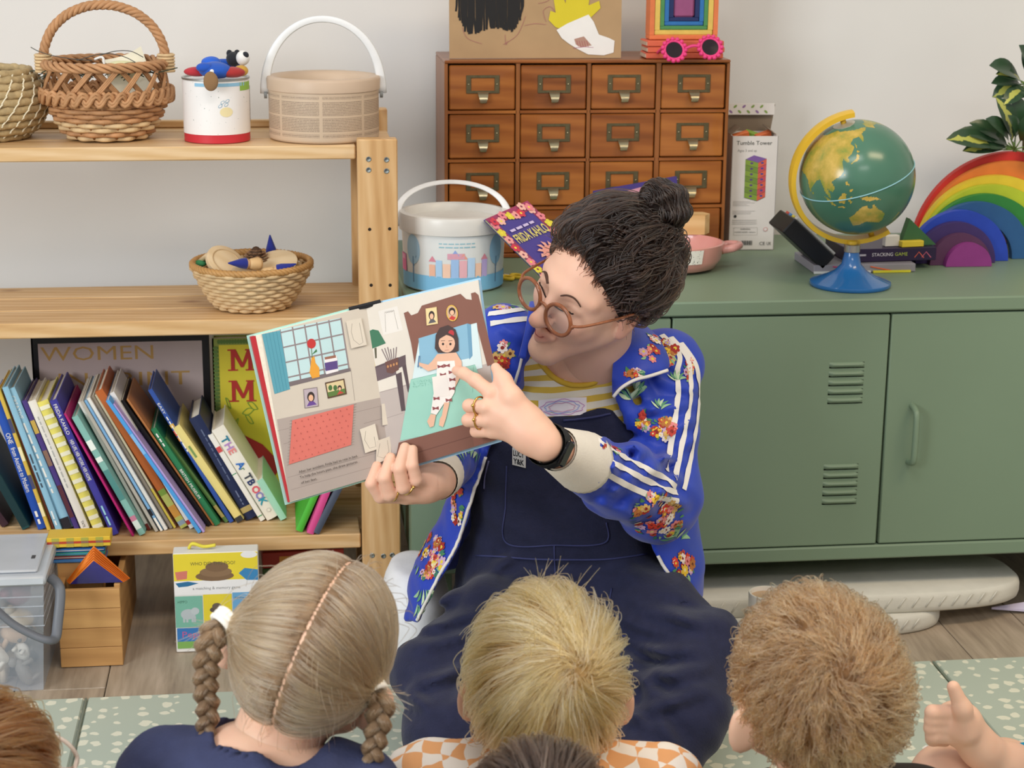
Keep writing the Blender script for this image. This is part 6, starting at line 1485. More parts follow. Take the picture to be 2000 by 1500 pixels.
def np_mesh(name, V, F, mat, parent=None, org=(0, 0, 0), smooth=True, **kw):
    me = bpy.data.meshes.new(name); V = (V - np.array(org)).astype(np.float32)
    me.vertices.add(len(V)); me.vertices.foreach_set('co', V.ravel()); me.loops.add(F.size); me.loops.foreach_set('vertex_index', F.astype(np.int32).ravel())
    me.polygons.add(len(F)); me.polygons.foreach_set('loop_start', np.arange(0, F.size, 4, dtype=np.int32)); me.polygons.foreach_set('loop_total', np.full(len(F), 4, np.int32))
    for m in (mat if isinstance(mat, list) else [mat]): me.materials.append(m)
    me.update(calc_edges=True); me.validate()
    if smooth: me.polygons.foreach_set('use_smooth', np.ones(len(me.polygons), bool))
    o = bpy.data.objects.new(name, me); COL.objects.link(o); o.parent = parent
    return _props(o, kw.get('label'), kw.get('cat'), kw.get('group'), kw.get('kind'))
def join_vf(lst):
    V = []; F = []; n = 0
    for v, f in lst: V.append(v); F.append(f + n); n += len(v)
    return np.concatenate(V), np.concatenate(F)
def bvh_of(V, F): return BVHTree.FromPolygons([Vector(v) for v in V], F.tolist())
def hit(bv, px, py, lift=.001):
    d = ray(px, py).normalized(); loc, n, i, dist = bv.ray_cast(CPOS, d)
    if loc is None: return None, None
    if n.dot(d) > 0: n = -n
    return loc + n * lift, n
def snap(bv, p, lift=.001, n0=None):
    loc, n, i, dist = bv.find_nearest(p)
    if n0 is not None and n.dot(n0) < 0: n = -n
    return loc + n * lift
def ribbon(bv, pts, wd, lift=.0012, sub=6):
    """strip of cloth laid on a surface along a line seen at these pixels"""
    P = spline([(a, b, 0) for a, b in pts], sub); H = []
    for p in P:
        q_, n = hit(bv, p.x, p.y, lift)
        if q_ is not None and (not H or (q_ - H[-1][0]).length < .05): H.append((q_, n))
    mb = MB()
    if len(H) < 3: return mb
    v = []
    for i, (p, n) in enumerate(H):
        t = (H[min(i + 1, len(H) - 1)][0] - H[max(i - 1, 0)][0]).normalized(); s = n.cross(t).normalized() * wd / 2
        v += [snap(bv, p - s, lift, n), snap(bv, p, lift, n), snap(bv, p + s, lift, n)]
    mb.add(v, [(3 * i + k, 3 * i + k + 1, 3 * i + k + 4, 3 * i + k + 3) for i in range(len(H) - 1) for k in (0, 1)])
    return mb
def seam(bv, pts, r, sub=6, lift=.001):
    P = spline([(a, b, 0) for a, b in pts], sub); H = []
    for p in P:
        q_, n = hit(bv, p.x, p.y, lift)
        if q_ is not None and (not H or (q_ - H[-1]).length < .06): H.append(q_)
    return MB().tube(H, r, 6) if len(H) > 2 else MB()
class Decals:
    """small printed shapes lying on a cloth surface"""
    def __init__(s, bv): s.bv = bv; s.mb = MB(); s.mats = []; s.k = 0
    def shape(s, px, py, pts, col, scale=1.0):     # pts in pixels around the spot
        c, n = hit(s.bv, px, py)
        if c is None: return
        m = C(col, .7)
        if m not in s.mats: s.mats.append(m)
        s.k = (s.k + 1) % 40; mpp = (c - CPOS).dot(FW) / CF; lf = .0008 + .00003 * s.k
        r = RT - n * RT.dot(n); r.normalize(); u = n.cross(r); 
        if u.dot(UP) < 0: u = -u
        v = [snap(s.bv, c, lf, n)] + [snap(s.bv, c + r * (a * mpp) + u * (b * mpp), lf, n) for a, b in pts]
        m_ = len(pts); s.mb.add(v, [(0, 1 + i, 1 + (i + 1) % m_) for i in range(m_)], s.mats.index(m))
    def flower(s, px, py, r, col, cen):
        n = 6; pts = []
        for k in range(n * 3): a = 2 * PI * k / (n * 3); pts.append((r * (1 - .28 * (k % 3 == 0)) * math.cos(a), r * (1 - .28 * (k % 3 == 0)) * math.sin(a)))
        s.shape(px, py, pts, col); s.shape(px, py, [(r * .34 * math.cos(2 * PI * k / 8), r * .34 * math.sin(2 * PI * k / 8)) for k in range(8)], cen)
    def leaf(s, px, py, L, ang, col, w=.2):
        c, q_ = math.cos(ang), math.sin(ang); pts = []
        for k in range(9): t = k / 8; pts.append((L * (t - .5), L * w * math.sin(PI * t) + L * .12 * math.sin(PI * t)))
        for k in range(7, 0, -1): t = k / 8; pts.append((L * (t - .5), -L * w * math.sin(PI * t) + L * .12 * math.sin(PI * t)))
        s.shape(px, py, [(a * c - b * q_, a * q_ + b * c) for a, b in pts], col)
    def bouquet(s, px, py, rx, ry, n, rnd):
        for k in range(int(n * .5)):
            a = rnd.random() * 2 * PI; s.leaf(px + rx * .95 * math.cos(a), py - ry * .95 * math.sin(a), 12 + 8 * rnd.random(), a, ['#4f8a5a', '#8fb88a', '#3f7a6a'][k % 3])
        for k in range(n):
            a = rnd.random() * 2 * PI; q_ = math.sqrt(rnd.random()); s.flower(px + rx * q_ * math.cos(a), py + ry * q_ * math.sin(a), 5 + 8 * rnd.random(), ['#d8402f', '#e8c23a', '#c4463a', '#efe3da', '#b8743a', '#e58a8a', '#a8302a', '#d9b06a', '#c9a6c8'][rnd.randrange(9)], ['#6a3a20', '#e8d04a', '#8a2a24', '#f0dc9a'][rnd.randrange(4)])
    def build(s, name, parent, org): o = s.mb.build(name, s.mats, parent, kind='stuff'); o.location = [-v for v in org]; return o

def strands(name, paths, parent, org, mat, r0=.0006, r1=.0002):
    """hair as curve strands; paths: array (m, n, 3)"""
    m, n = paths.shape[:2]; hc = bpy.data.hair_curves.new(name); hc.add_curves([n] * m)
    hc.position_data.foreach_set('vector', (paths - np.array(org)).astype(np.float32).ravel())
    rad = np.tile(np.linspace(r0, r1, n), m).astype(np.float32)
    a = hc.attributes.get('radius') or hc.attributes.new('radius', 'FLOAT', 'POINT'); a.data.foreach_set('value', rad)
    hc.materials.append(mat); o = bpy.data.objects.new(name, hc); COL.objects.link(o); o.parent = parent; return o
def hair_mat(name, dark, mid, light, rough=.38):
    if name in MATS: return MATS[name]
    m = bpy.data.materials.new(name); m.use_nodes = True; nt = m.node_tree; nt.nodes.remove(nt.nodes['Principled BSDF'])
    h = nn(nt, 'ShaderNodeBsdfHairPrincipled'); h.parametrization = 'COLOR'
    hi = nn(nt, 'ShaderNodeHairInfo'); c = ramp(nt, hi.outputs['Random'], [(0, dark), (.5, mid), (1, light)])
    nt.links.new(c, h.inputs['Color']); h.inputs['Roughness'].default_value = rough
    nt.links.new(h.outputs[0], nt.nodes['Material Output'].inputs['Surface']); MATS[name] = m; return m
def cap_mat(name, dark, light):
    if name in MATS: return MATS[name]
    m, nt, b = base(name); v = coords(nt, rnd=False); nt.links.new(ramp(nt, tnoise(nt, v, 120, 3), [(.3, dark), (.7, light)]), b.inputs['Base Color']); b.inputs['Roughness'].default_value = .7; b.inputs['Specular IOR Level'].default_value = .2
    MATS[name] = m; return m
def skin_mat(name, col, pink, rough=.5):
    m, nt, b = base(name); v = coords(nt, rnd=False)
    n1 = tnoise(nt, v, 28, 3); at_ = nn(nt, 'ShaderNodeAttribute'); at_.attribute_name = 'flush'
    c = mixc(nt, math_(nt, 'MULTIPLY_ADD', n1, .35, -.05), col, pink); c = mixc(nt, at_.outputs['Fac'], c, pink)
    nt.links.new(c, b.inputs['Base Color']); b.inputs['Roughness'].default_value = rough; b.inputs['Specular IOR Level'].default_value = .35
    b.inputs['Subsurface Weight'].default_value = .15; b.inputs['Subsurface Radius'].default_value = (1, .35, .2); b.inputs['Subsurface Scale'].default_value = .006
    bump(nt, b, tnoise(nt, v, 700, 2), .06, .0006); return m
# ------------------------------------------------------------------ the reader sitting on the floor
NP = lambda v: np.array(v, float)
T0 = Vector((.43, 2.62, .0))
hl_, hu_, hf_ = [vimg(*v).normalized() for v in ((.62, -.60, .50), (.27, .77, .586), (-.737, -.228, .639))]
HC = at(1161, 568, 2.56); HS = .93
def hd(x, y, z): return HC + (hl_ * x + hu_ * y + hf_ * z) * HS
HAX = (hl_, hu_, hf_)
def head_sdf(S, hd, AX, sc, face=True):
    E = lambda c, r, k=.02, op='u': S.ell(hd(*c), tuple(v * sc for v in r), AX, k, op)
    K = lambda a, b, ra, rb, k=.015, op='u': S.cap(hd(*a), hd(*b), ra * sc, rb * sc, k, op)
    E((0, .042, -.018), (.075, .086, .096), .01); E((0, .002, .034), (.060, .085, .057), .03)
    for s in (-1, 1):
        K((s * .050, -.040, .008), (s * .010, -.097, .068), .018, .0145, .03); E((s * .036, -.022, .055), (.025, .026, .022), .022)
    E((0, -.098, .070), (.020, .015, .017), .02)
    if face:
        K((0, .024, .083), (0, -.026, .111), .0075, .0105, .012); E((0, -.030, .112), (.0118, .0100, .0110), .008)
        for s in (-1, 1):
            E((s * .0115, -.029, .099), (.0075, .0068, .010), .006); K((s * .012, .030, .084), (s * .050, .026, .062), .008, .007, .016)
            E((s * .033, .008, .094), (.016, .012, .014), .012, 's'); E((s * .033, .008, .0725), (.0155, .0125, .0135), .004)
        K((-.018, -.0585, .082), (0, -.0550, .0925), .0042, .0066, .006); K((.018, -.0585, .082), (0, -.0550, .0925), .0042, .0066, .006)
        K((-.014, -.0635, .082), (0, -.067, .0905), .0050, .0080, .006); K((.014, -.0635, .082), (0, -.067, .0905), .0050, .0080, .006)
        K((-.022, -.0600, .090), (.022, -.0600, .090), .0014, .0014, .003, 's')
    for s in (-1, 1):
        E((s * .076, -.004, -.008), (.008, .030, .019), .006); E((s * .081, .002, -.006), (.006, .018, .010), .005, 's'); E((s * .074, -.030, -.002), (.007, .010, .009), .006)
neckb = at(1150, 742, 2.67)
hs = SDF(); head_sdf(hs, hd, HAX, HS)
hs.cap(hd(0, -.05, -.030), neckb, .052, .058, .03)
Vh, Fh = hs.mesh(.0030, smooth=1)
# hands -------------------------------------------------------------
def pg(px, py, off): return unplane(px, py, ST, nR) + nR * off      # off metres in front of the right-hand page
W2 = pg(1072, 853, .062); 
h2 = SDF()
mcp = [pg(966, 757, .052), pg(957, 783, .058), pg(960, 809, .055), pg(968, 832, .048)]
h2.chain([pg(1044, 832, .056), pg(1004, 800, .05)], [.0245, .0265], .02); h2.cap(W2, pg(1040, 832, .058), .0235, .0245, .02)
for i, m_ in enumerate(mcp): h2.cap(pg(1040 + 4 * (i - 1.5), 818 + 11 * (i - 1.5), .052), m_, .0135, .0098, .010)
h2.chain([mcp[0], pg(934, 735, .042), pg(909, 724.5, .024), pg(893, 722, .0105)], [.0098, .0088, .0078, .0064], .004)
h2.chain([mcp[1], pg(923, 783, .046), pg(926, 792, .018), pg(950, 795, .014)], [.0092, .0090, .0082, .0072], .0022)
h2.chain([mcp[2], pg(921, 811, .044), pg(925, 819, .017), pg(948, 821, .014)], [.0091, .0089, .0080, .0070], .0022)
h2.chain([mcp[3], pg(935, 834, .038), pg(936, 841, .015), pg(954, 842, .013)], [.0084, .0080, .0074, .0066], .0022)
h2.chain([pg(1040, 806, .06), pg(1008, 762, .062), pg(989, 733, .05), pg(973, 711, .04)], [.0155, .0115, .0096, .0066], .010)
V2, F2 = h2.mesh(.0016)
# the hand under the book: fingers closed over the lower page edge
def lg(px, py, off): return unplane(px, py, ST, nR) + nR * off
h1 = SDF()
MC = [lg(786, 972, -.010), lg(800, 966, -.012), lg(815, 958, -.012), lg(828, 948, -.012)]
h1.chain([MC[0], lg(744, 968, .006), lg(729, 940, .016), lg(738, 908, .0095)], [.0100, .0092, .0086, .0070], .002)
h1.chain([MC[1], lg(763, 962, .012), lg(755, 928, .021), lg(765, 892, .0098)], [.0100, .0096, .0090, .0073], .002)
h1.chain([MC[2], lg(790, 948, .014), lg(784, 910, .021), lg(793, 872, .0098)], [.0098, .0095, .0088, .0072], .002)
h1.chain([MC[3], lg(815, 934, .012), lg(809, 905, .018), lg(808, 876, .0092)], [.0092, .0086, .0080, .0066], .002)
W1 = lg(848, 952, -.045)
h1.chain([lg(800, 962, -.020), lg(826, 955, -.028), W1], [.019, .023, .0250], .012)
h1.chain([lg(832, 945, -.045), lg(806, 900, -.030), lg(795, 868, -.024)], [.014, .0115, .008], .01)      # thumb behind the cover
V1, F1 = h1.mesh(.0016)
# trunk and arms under the clothes
S1, S2 = at(988, 668, 2.65), at(1296, 716, 2.69); E1, E2 = at(872, 872, 2.73), at(1283, 972, 2.555); PV = at(1110, 1165, 2.72)
CHS = at(1128, 860, 2.68); BEL = at(1112, 1010, 2.70)
body = SDF(); AXT = (Vector((1, 0, 0)), Vector((0, 1, 0)), Vector((0, 0, 1)))
body.ell(CHS, (.125, .088, .135), AXT, .04).ell(BEL, (.125, .095, .12), AXT, .05).ell(PV, (.150, .115, .10), AXT, .05)
body.cap(S1, neckb, .036, .045, .04).cap(S2, neckb, .036, .045, .04)
body.chain([S1, E1, W1], [.040, .032, .023], .02).chain([S2, E2, W2], [.040, .034, .023], .02).cap(neckb, hd(0, -.06, -.03), .052, .048, .03)
Vb, Fb = body.mesh(.006, smooth=1)
SKIN = skin_mat('fair_skin', '#e6bca2', '#cc7d70')
Vall, Fall = join_vf([(Vh, Fh), (V2, F2), (V1, F1), (Vb, Fb)])
teacher = np_mesh('person', Vall, Fall, SKIN, None, T0, label='seated woman in blue floral track jacket reading from a picture book', cat='person')
teacher.location = T0
q_ = (Vall - NP(HC)) @ np.array([NP(hl_), NP(hu_), NP(hf_)]).T / HS
fl_ = np.clip(1 - np.hypot(q_[:, 0] / .024, (q_[:, 1] + .0605) / .0125) ** 2, 0, 1) * (q_[:, 2] > .07) * .75
for s in (-1, 1): fl_ += .30 * np.exp(-(((q_[:, 0] - s * .038) / .02) ** 2 + ((q_[:, 1] + .025) / .018) ** 2)) * (q_[:, 2] > .03)
fl_ += .4 * np.exp(-((q_[:, 0] / .013) ** 2 + ((q_[:, 1] + .027) / .012) ** 2)) * (q_[:, 2] > .09)
fl_ += .35 * (np.abs(q_[:, 0]) > .073) * (np.abs(q_[:, 1]) < .04) * (np.abs(q_[:, 2]) < .03)
a = teacher.data.attributes.new('flush', 'FLOAT', 'POINT'); a.data.foreach_set('value', np.clip(fl_, 0, 1).astype(np.float32))
TO = tuple(T0)
def tp(name, V, F, mat, **kw): o = np_mesh(name, V, F, mat, teacher, T0, **kw); return o
def tmb(name, mb, mat, smooth=True, parent=None, **kw):
    mb.v = [tuple(Vector(v) - T0) for v in mb.v]; return mb.build(name, mat, parent or teacher, smooth, **kw)
bvh_head = bvh_of(Vh, Fh)
# finger nails, eyebrows, lashes
NAIL = M('nail', '#dca690', .3, var=.02)
for (px, py, off, a) in ((889, 721, .014, 0), (739, 909, .019, 0), (765, 892, .019, 0), (794, 872, .019, 0), (808, 876, .018, 0), (971, 708, .046, 0)):
    pass
BROW = M('brow_hair', '#4a3228', .8, var=.1)
for s in (-1, 1):
    mb = MB(); P = [snap(bvh_head, hd(s * x, y, .09), .0012) for x, y in ((.013, .027), (.022, .031), (.033, .0325), (.043, .029), (.052, .021))]
    mb.tube(spline(P, 4), [.0034 * (1 - .65 * abs(k / 16 - .35)) for k in range(17)], 6, flat=.4); tmb('eyebrow', mb, BROW)
    mb = MB(); P = [snap(bvh_head, hd(s * x, y, .10), .0008) for x, y in ((.019, .0045), (.026, .0015), (.033, .0003), (.041, .0018), (.048, .006))]
    mb.tube(spline(P, 4), .0011, 5); tmb('eyelashes', mb, M('lash', '#2a1d18', .8))
mb = MB(); P = [snap(bvh_head, hd(x, y, .10), .0002) for x, y in ((-.017, -.0600), (-.009, -.0608), (0, -.0605), (.009, -.0608), (.017, -.0600))]; mb.tube(spline(P, 4), .0009, 5); tmb('lip_line', mb, M('lip_line', '#a85f56', .6))
# glasses
TORT = M('tortoiseshell', '#8a5234', .25, var=.25, vs=90, coat=.3)
gls = bpy.data.objects.new('glasses', None); COL.objects.link(gls); gls.parent = teacher; gls['label'] = 'round brown tortoiseshell glasses'
gz = .106; LR = (.0255, .0235)
for s in (-1, 1):
    c0 = (s * .0340, -.004, gz)
    ringp = [hd(c0[0] + LR[0] * math.cos(a), c0[1] + LR[1] * math.sin(a), c0[2] - .08 * abs(s * .034 + LR[0] * math.cos(a)) * .9 + .003) for a in [2 * PI * k / 40 for k in range(40)]]
    mb = MB(); mb.tube(ringp, .0029, 8, True); tmb('frame', mb, TORT, parent=gls)
    mb = MB(); cc = sum(ringp, Vector()) / 40; mb.add([cc + hf_ * .001] + [p for p in ringp], [(0, 1 + i, 1 + (i + 1) % 40) for i in range(40)])
    lm = clear('spectacle_lens', .10, '#e8e4e4'); lm.node_tree.nodes['Principled BSDF'].inputs['Roughness'].default_value = .03
    tmb('lens', mb, lm, parent=gls)
    mb = MB(); mb.tube(spline([hd(s * .0595, .002, gz - .0025), hd(s * .071, .006, gz - .018), hd(s * .081, .012, .03), hd(s * .0835, .014, -.005), hd(s * .083, -.004, -.022)], 6), .0021, 6); tmb('temple_arm', mb, TORT, parent=gls)
    mb = MB(); mb.ball(hd(s * .0605, .001, gz - .003), .0036, 10, 8); tmb('hinge', mb, TORT, parent=gls)
mb = MB(); mb.tube(spline([hd(-.0105, -.002, gz + .001), hd(0, .003, gz + .004), hd(.0105, -.002, gz + .001)], 6), .0023, 7); tmb('bridge', mb, TORT, parent=gls)

# clothes -----------------------------------------------------------
zc_ = [neckb.z + .045, neckb.z + .005, CHS.z + .07, CHS.z, BEL.z, at(1100, 1110, 2.68).z, at(1090, 1215, 2.66).z]
def torso_fn(grow, flare):
    zz = zc_[::-1]; hem = flare
    A_ = [.150 + hem * .063, .158 + hem * .044, .150 + hem * .025, .145, .130, .085, .060]; B_ = [.105 + hem * .060, .110 + hem * .045, .108 + hem * .015, .103, .094, .074, .060]
    XC = [at(1085, 1215, 2.66).x, at(1095, 1110, 2.68).x, BEL.x, CHS.x, CHS.x + .006, neckb.x, neckb.x]; YC = [2.70, 2.70, 2.70, 2.685, 2.68, 2.675, 2.665]
    def f(P):
        z = P[..., 2]; a = np.interp(z, zz, A_) + grow; b = np.interp(z, zz, B_) + grow; x = P[..., 0] - np.interp(z, zz, XC); y = P[..., 1] - np.interp(z, zz, YC)
        d = (np.sqrt((x / a) ** 2 + (y / b) ** 2) - 1) * np.minimum(a, b); return d
    return f
def lump(seed, sc, amp):
    o = np.array([seed * 1.7, seed * .9, seed * 2.3])
    def f(P):
        q_ = P * sc + o
        return amp * (np.sin(q_[..., 0] * 2.1 + 1.3 * np.sin(q_[..., 2] * 1.1 + q_[..., 1])) * np.sin(q_[..., 2] * 1.7 + 1.1 * np.sin(q_[..., 0] * .9)) + .5 * np.sin(q_[..., 0] * 3.7 + q_[..., 2] * 4.1 + 2 * np.sin(q_[..., 1] * 2)))
    return f
lowb, highb = NP((.05, 2.30, -.01)), NP((.85, 2.90, .80))
front = lambda P: P[..., 1] < 2.69
# striped T-shirt
XLc = ([560, 640, 700, 800, 880, 960, 1060, 1130, 1205, 1260], [1045, 1030, 1016, 995, 955, 928, 900, 862, 822, 800]); XRc = ([560, 640, 690, 770, 842, 903, 1000, 1075, 1120, 1167, 1230], [1205, 1200, 1192, 1195, 1216, 1233, 1258, 1275, 1300, 1352, 1385])
sh_ = SDF(); tf = torso_fn(.004, 0)
sh_.fn(tf, lowb, highb, .01, 'u'); sh_.cap(S1, neckb, .045, .050, .03).cap(S2, neckb, .045, .050, .03); sh_.chain([S1, lerp(NP(S1), NP(E1), .45)], [.05, .045], .02).chain([S2, lerp(NP(S2), NP(E2), .45)], [.05, .045], .02)
def neckcut(P):
    u, v = proj_np(P); nl = np.interp(u, [1010, 1035, 1050, 1085, 1130, 1172, 1198, 1215], [560, 640, 695, 735, 748, 738, 702, 600]); return np.where(front(P), (nl - v) / 1300, np.where(P[..., 2] > neckb.z + .012, P[..., 2] - neckb.z - .012, -.1))
sh_.fn(neckcut, None, None, .01, 'i'); zlow = at(1100, 930, 2.6).z; sh_.fn(lambda P: zlow - .05 - P[..., 2], None, None, .01, 'i')
Vs, Fs = sh_.mesh(.0048, lowb, highb, smooth=2)
def stripes():
    m, nt, b = base('yellow_white_stripe_jersey'); v = coords(nt, rnd=False); sp = nn(nt, 'ShaderNodeSeparateXYZ'); nt.links.new(v, sp.inputs[0])
    z = math_(nt, 'ADD', sp.outputs[2], math_(nt, 'MULTIPLY', sp.outputs[0], -.12)); z = math_(nt, 'ADD', z, math_(nt, 'MULTIPLY', tnoise(nt, v, 14, 2), .01))
    f = math_(nt, 'GREATER_THAN', math_(nt, 'FRACT', math_(nt, 'DIVIDE', z, .0185)), .48)
    nt.links.new(mixc(nt, f, '#d9b748', '#e6e0cf'), b.inputs['Base Color']); b.inputs['Roughness'].default_value = .85; bump(nt, b, tnoise(nt, v, 450, 2), .2, .001); return m
tp('t_shirt', Vs, Fs, stripes())
bs_h = bvh_of(Vs, Fs)
tmb('neckband', seam(bs_h, [(1036, 655), (1050, 700), (1086, 740), (1130, 753), (1170, 742), (1194, 708)], .0042, 8), M('yellow_rib', '#d3ad3a', .85))
# dungarees
dg = SDF(); dg.fn(torso_fn(.011, 0), lowb, highb, .01, 'u')
def bib(P):
    u, v = proj_np(P); top = np.interp(u, [900, 960, 1100, 1150, 1195, 1240], [905, 850, 812, 806, 796, 850]); return np.where(front(P), (top - v) / 1300, (at(1100, 960, 2.7).z - P[..., 2]))
dg.fn(bib, None, None, .01, 'i')
KL, KR_ = at(862, 1325, 2.44), at(1368, 1268, 2.46)
dg.ell(PV, (.150, .125, .12), AXT, .04)
dg.chain([at(1055, 1185, 2.66), at(955, 1250, 2.54), KL], [.092, .082, .064], .035); dg.chain([at(1165, 1185, 2.66), at(1275, 1225, 2.56), KR_], [.092, .080, .060], .035)
dg.chain([KL, at(890, 1440, 2.33), at(1040, 1540, 2.26)], [.064, .066, .052], .035); dg.chain([KR_, at(1330, 1400, 2.36), at(1230, 1530, 2.28)], [.060, .062, .055], .035)
dg.ell(at(1110, 1290, 2.60), (.15, .11, .06), AXT, .05); dg.ell(at(1110, 1420, 2.52), (.17, .12, .035), AXT, .04); dg.ell(at(1236, 1355, 2.45), (.075, .06, .055), AXT, .04)
fold_lines = [((1190, 1230), (1330, 1300)), ((1170, 1260), (1350, 1340)), ((1215, 1330), (1400, 1300)), ((800, 1240), (960, 1190)), ((790, 1270), (950, 1230)), ((800, 1340), (930, 1300)), ((1230, 1400), (1390, 1345)), ((1180, 1190), (1290, 1250)), ((880, 1390), (940, 1320)), ((1000, 1130), (1230, 1125)), ((960, 1160), (1200, 1150)), ((1250, 1190), (1420, 1220)), ((1205, 1375), (1300, 1440)), ((1260, 1360), (1330, 1470)), ((830, 1190), (900, 1150)), ((1225, 1300), (1310, 1380)), ((1300, 1195), (1390, 1235)), ((1240, 1265), (1370, 1275)), ((770, 1330), (850, 1400)), ((960, 1110), (1010, 1085))]
def folds(P):
    u, v = proj_np(P); d = np.zeros(u.shape)
    for i, ((x0, y0), (x1, y1)) in enumerate(fold_lines):
        L2 = (x1 - x0) ** 2 + (y1 - y0) ** 2; t = np.clip(((u - x0) * (x1 - x0) + (v - y0) * (y1 - y0)) / L2, 0, 1); q_ = np.hypot(u - x0 - t * (x1 - x0), v - y0 - t * (y1 - y0))
        d -= .0085 * np.exp(-(q_ / 11) ** 2) * np.sin(PI * np.clip(t, .02, .98)) ** .5 - .0065 * np.exp(-((q_ - 22) / 10) ** 2) * np.sin(PI * np.clip(t, .02, .98))
    return np.where(P[..., 1] < 2.75, d, 0)
dg.fn(folds, NP((.05, 2.1, -.01)), highb, .01, 'add'); dg.fn(lump(3, 22, .0034), NP((.05, 2.05, -.01)), highb, .01, 'add')
dg.fn(lambda P: MZ + .001 - P[..., 2], None, None, .01, 'i')
Vd, Fd = dg.mesh(.0062, NP((.0, 2.12, 0)), NP((.86, 2.92, .62)), smooth=2)
NAVY = M('navy_corduroy', '#24273f', .85, var=.12, vs=70, bmp=.35, bs=350, sheen=.12, spec=.2)
tp('dungarees', Vd, Fd, NAVY)
bd = bvh_of(Vd, Fd); ST_ = M('navy_seam', '#353a62', .8)
tmb('pocket_seam', seam(bd, [(990, 910), (988, 985), (990, 1060), (1085, 1065), (1180, 1060), (1184, 1020)], .0013, 10), ST_)
tmb('bib_hem', seam(bd, [(1100, 822), (1150, 816), (1192, 808)], .0018), ST_); tmb('waist_seam', seam(bd, [(930, 1085), (1050, 1092), (1180, 1092), (1262, 1082)], .0016), ST_)
tmb('side_seam', seam(bd, [(955, 900), (948, 930), (946, 955)], .0014), M('pale_fray', '#6a6a8e', .8)); tmb('fly_seam', seam(bd, [(1082, 1066), (1084, 1110), (1086, 1150)], .0012), ST_)
tmb('hip_pocket_seam', seam(bd, [(1195, 1150), (1192, 1190), (1215, 1240), (1225, 1240)], .0013), ST_)
lc, lnn = hit(bd, 1015, 893, .0015)
if lc is not None:
    ex = (RT - lnn * RT.dot(lnn)).normalized(); ey = lnn.cross(ex)
    mb = MB(); mb.X = Matrix(((ex.x, ey.x, lnn.x, lc.x), (ex.y, ey.y, lnn.y, lc.y), (ex.z, ey.z, lnn.z, lc.z), (0, 0, 0, 1))); mb.box(-.0112, .0112, -.0142, .0142, 0, .001); lab = tmb('maker_label', mb, C('#dcdad6', .8), False)
    P = Print(lambda u, v, l: lc + ex * u + ey * v + lnn * (l + .0011) - T0, .0001); P.text('LUCY', -.0095, .0020, .0088, '#25262e', width=.0185, bold=.03); P.text('Y&K', -.0095, -.0110, .0088, '#25262e', width=.0185, bold=.03); P.build('label_print', lab)
# name sticker
sc2, sn = hit(bs_h, 1098, 796, .0025)
if sc2 is not None:
    ex = (RT - sn * RT.dot(sn)).normalized(); ey = sn.cross(ex)
    P = Print(lambda u, v, l: snap(bs_h, sc2 + ex * u + ey * v, .0022 + l, sn) - T0, .0002)
    P.poly([(-.037 + .074 * k / 12, -.014) for k in range(13)] + [(.037 - .074 * k / 12, .014) for k in range(13)], '#e4dfe6')
    for (c, a) in (('#c08ac0', .0112), ('#8f9fd8', .0088), ('#c89ab8', .0066)):
        P.line([(a * 2.9 * math.cos(t) * (1 + .06 * math.sin(9 * t)), a * math.sin(t) * (1 + .12 * math.sin(7 * t + a * 900))) for t in [2 * PI * k / 48 for k in range(49)]], .0011, c)
    P.build('name_sticker', teacher)
# jacket
jk = SDF(); jo = torso_fn(.028, 1.0); ji = torso_fn(.011, 1.0); jl = NP((.06, 2.28, .1)); jh = NP((.86, 2.92, .80))
jk.fn(jo, jl, jh, .01, 'u'); jk.cap(S1, neckb - Vector((.03, 0, -.002)), .056, .048, .04).cap(S2, neckb + Vector((.035, 0, -.002)), .056, .048, .04)
jk.fn(lambda P: -ji(P), jl, jh, .01, 'i') if False else None
def opening(P):
    u, v = proj_np(P); a = (u - np.interp(v, *XLc)) / 1310; b = (np.interp(v, *XRc) - u) / 1310
    return np.where(front(P), np.minimum(a, b), -.2)
jk.fn(lambda P: np.maximum(opening(P), -9), None, None, .01, 'i')
def hollow(P): return -np.maximum(ji(P), -(1.0))      # keep the shell only
jk.fn(lambda P: -ji(P), None, None, .01, 'i')
def hem(P):
    u, v = proj_np(P); return np.where(front(P), (v - np.interp(u, [780, 900, 1250, 1380], [1215, 1215, 1175, 1172])) / 1310, zc_[-1] + .03 - P[..., 2])
jk.fn(hem, None, None, .01, 'i'); jk.fn(lambda P: P[..., 2] - (neckb.z + .05), None, None, .01, 'i')
# keep clear of the neck
jk.cap(neckb - Vector((0, .0, .02)), hd(0, -.06, -.03), .063, .066, .01, 's')
W2c = lerp(NP(W2), NP(E2), .30); W1c = lerp(NP(W1), NP(E1), .22)
jk.chain([S2, lerp(NP(S2), NP(E2), .5), E2], [.060, .058, .064], .02); jk.chain([E2, lerp(NP(E2), NP(W2c), .5), W2c], [.064, .056, .041], .02)
jk.chain([S1, lerp(NP(S1), NP(E1), .5), E1], [.058, .052, .056], .02); jk.chain([E1, lerp(NP(E1), NP(W1c), .5), W1c], [.056, .046, .035], .02)
cr_lines = [((1150, 905), (1180, 860)), ((1185, 930), (1215, 880)), ((1225, 950), (1245, 900)), ((1255, 930), (1300, 890)), ((1230, 870), (1330, 900)), ((1250, 800), (1340, 790)), ((1285, 740), (1350, 760)), ((1260, 1000), (1320, 930)), ((980, 640), (1020, 660)), ((1240, 870), (1290, 925)), ((1315, 850), (1345, 820)), ((1140, 930), (1200, 965)), ((1180, 985), (1240, 1010)), ((1215, 770), (1245, 830)), ((1250, 740), (1275, 800)), ((1300, 700), (1330, 730)), ((1165, 905), (1172, 940)), ((1200, 915), (1205, 955)), ((1300, 900), (1345, 860)), ((1290, 960), (1335, 985)), ((1005, 720), (1020, 760))]
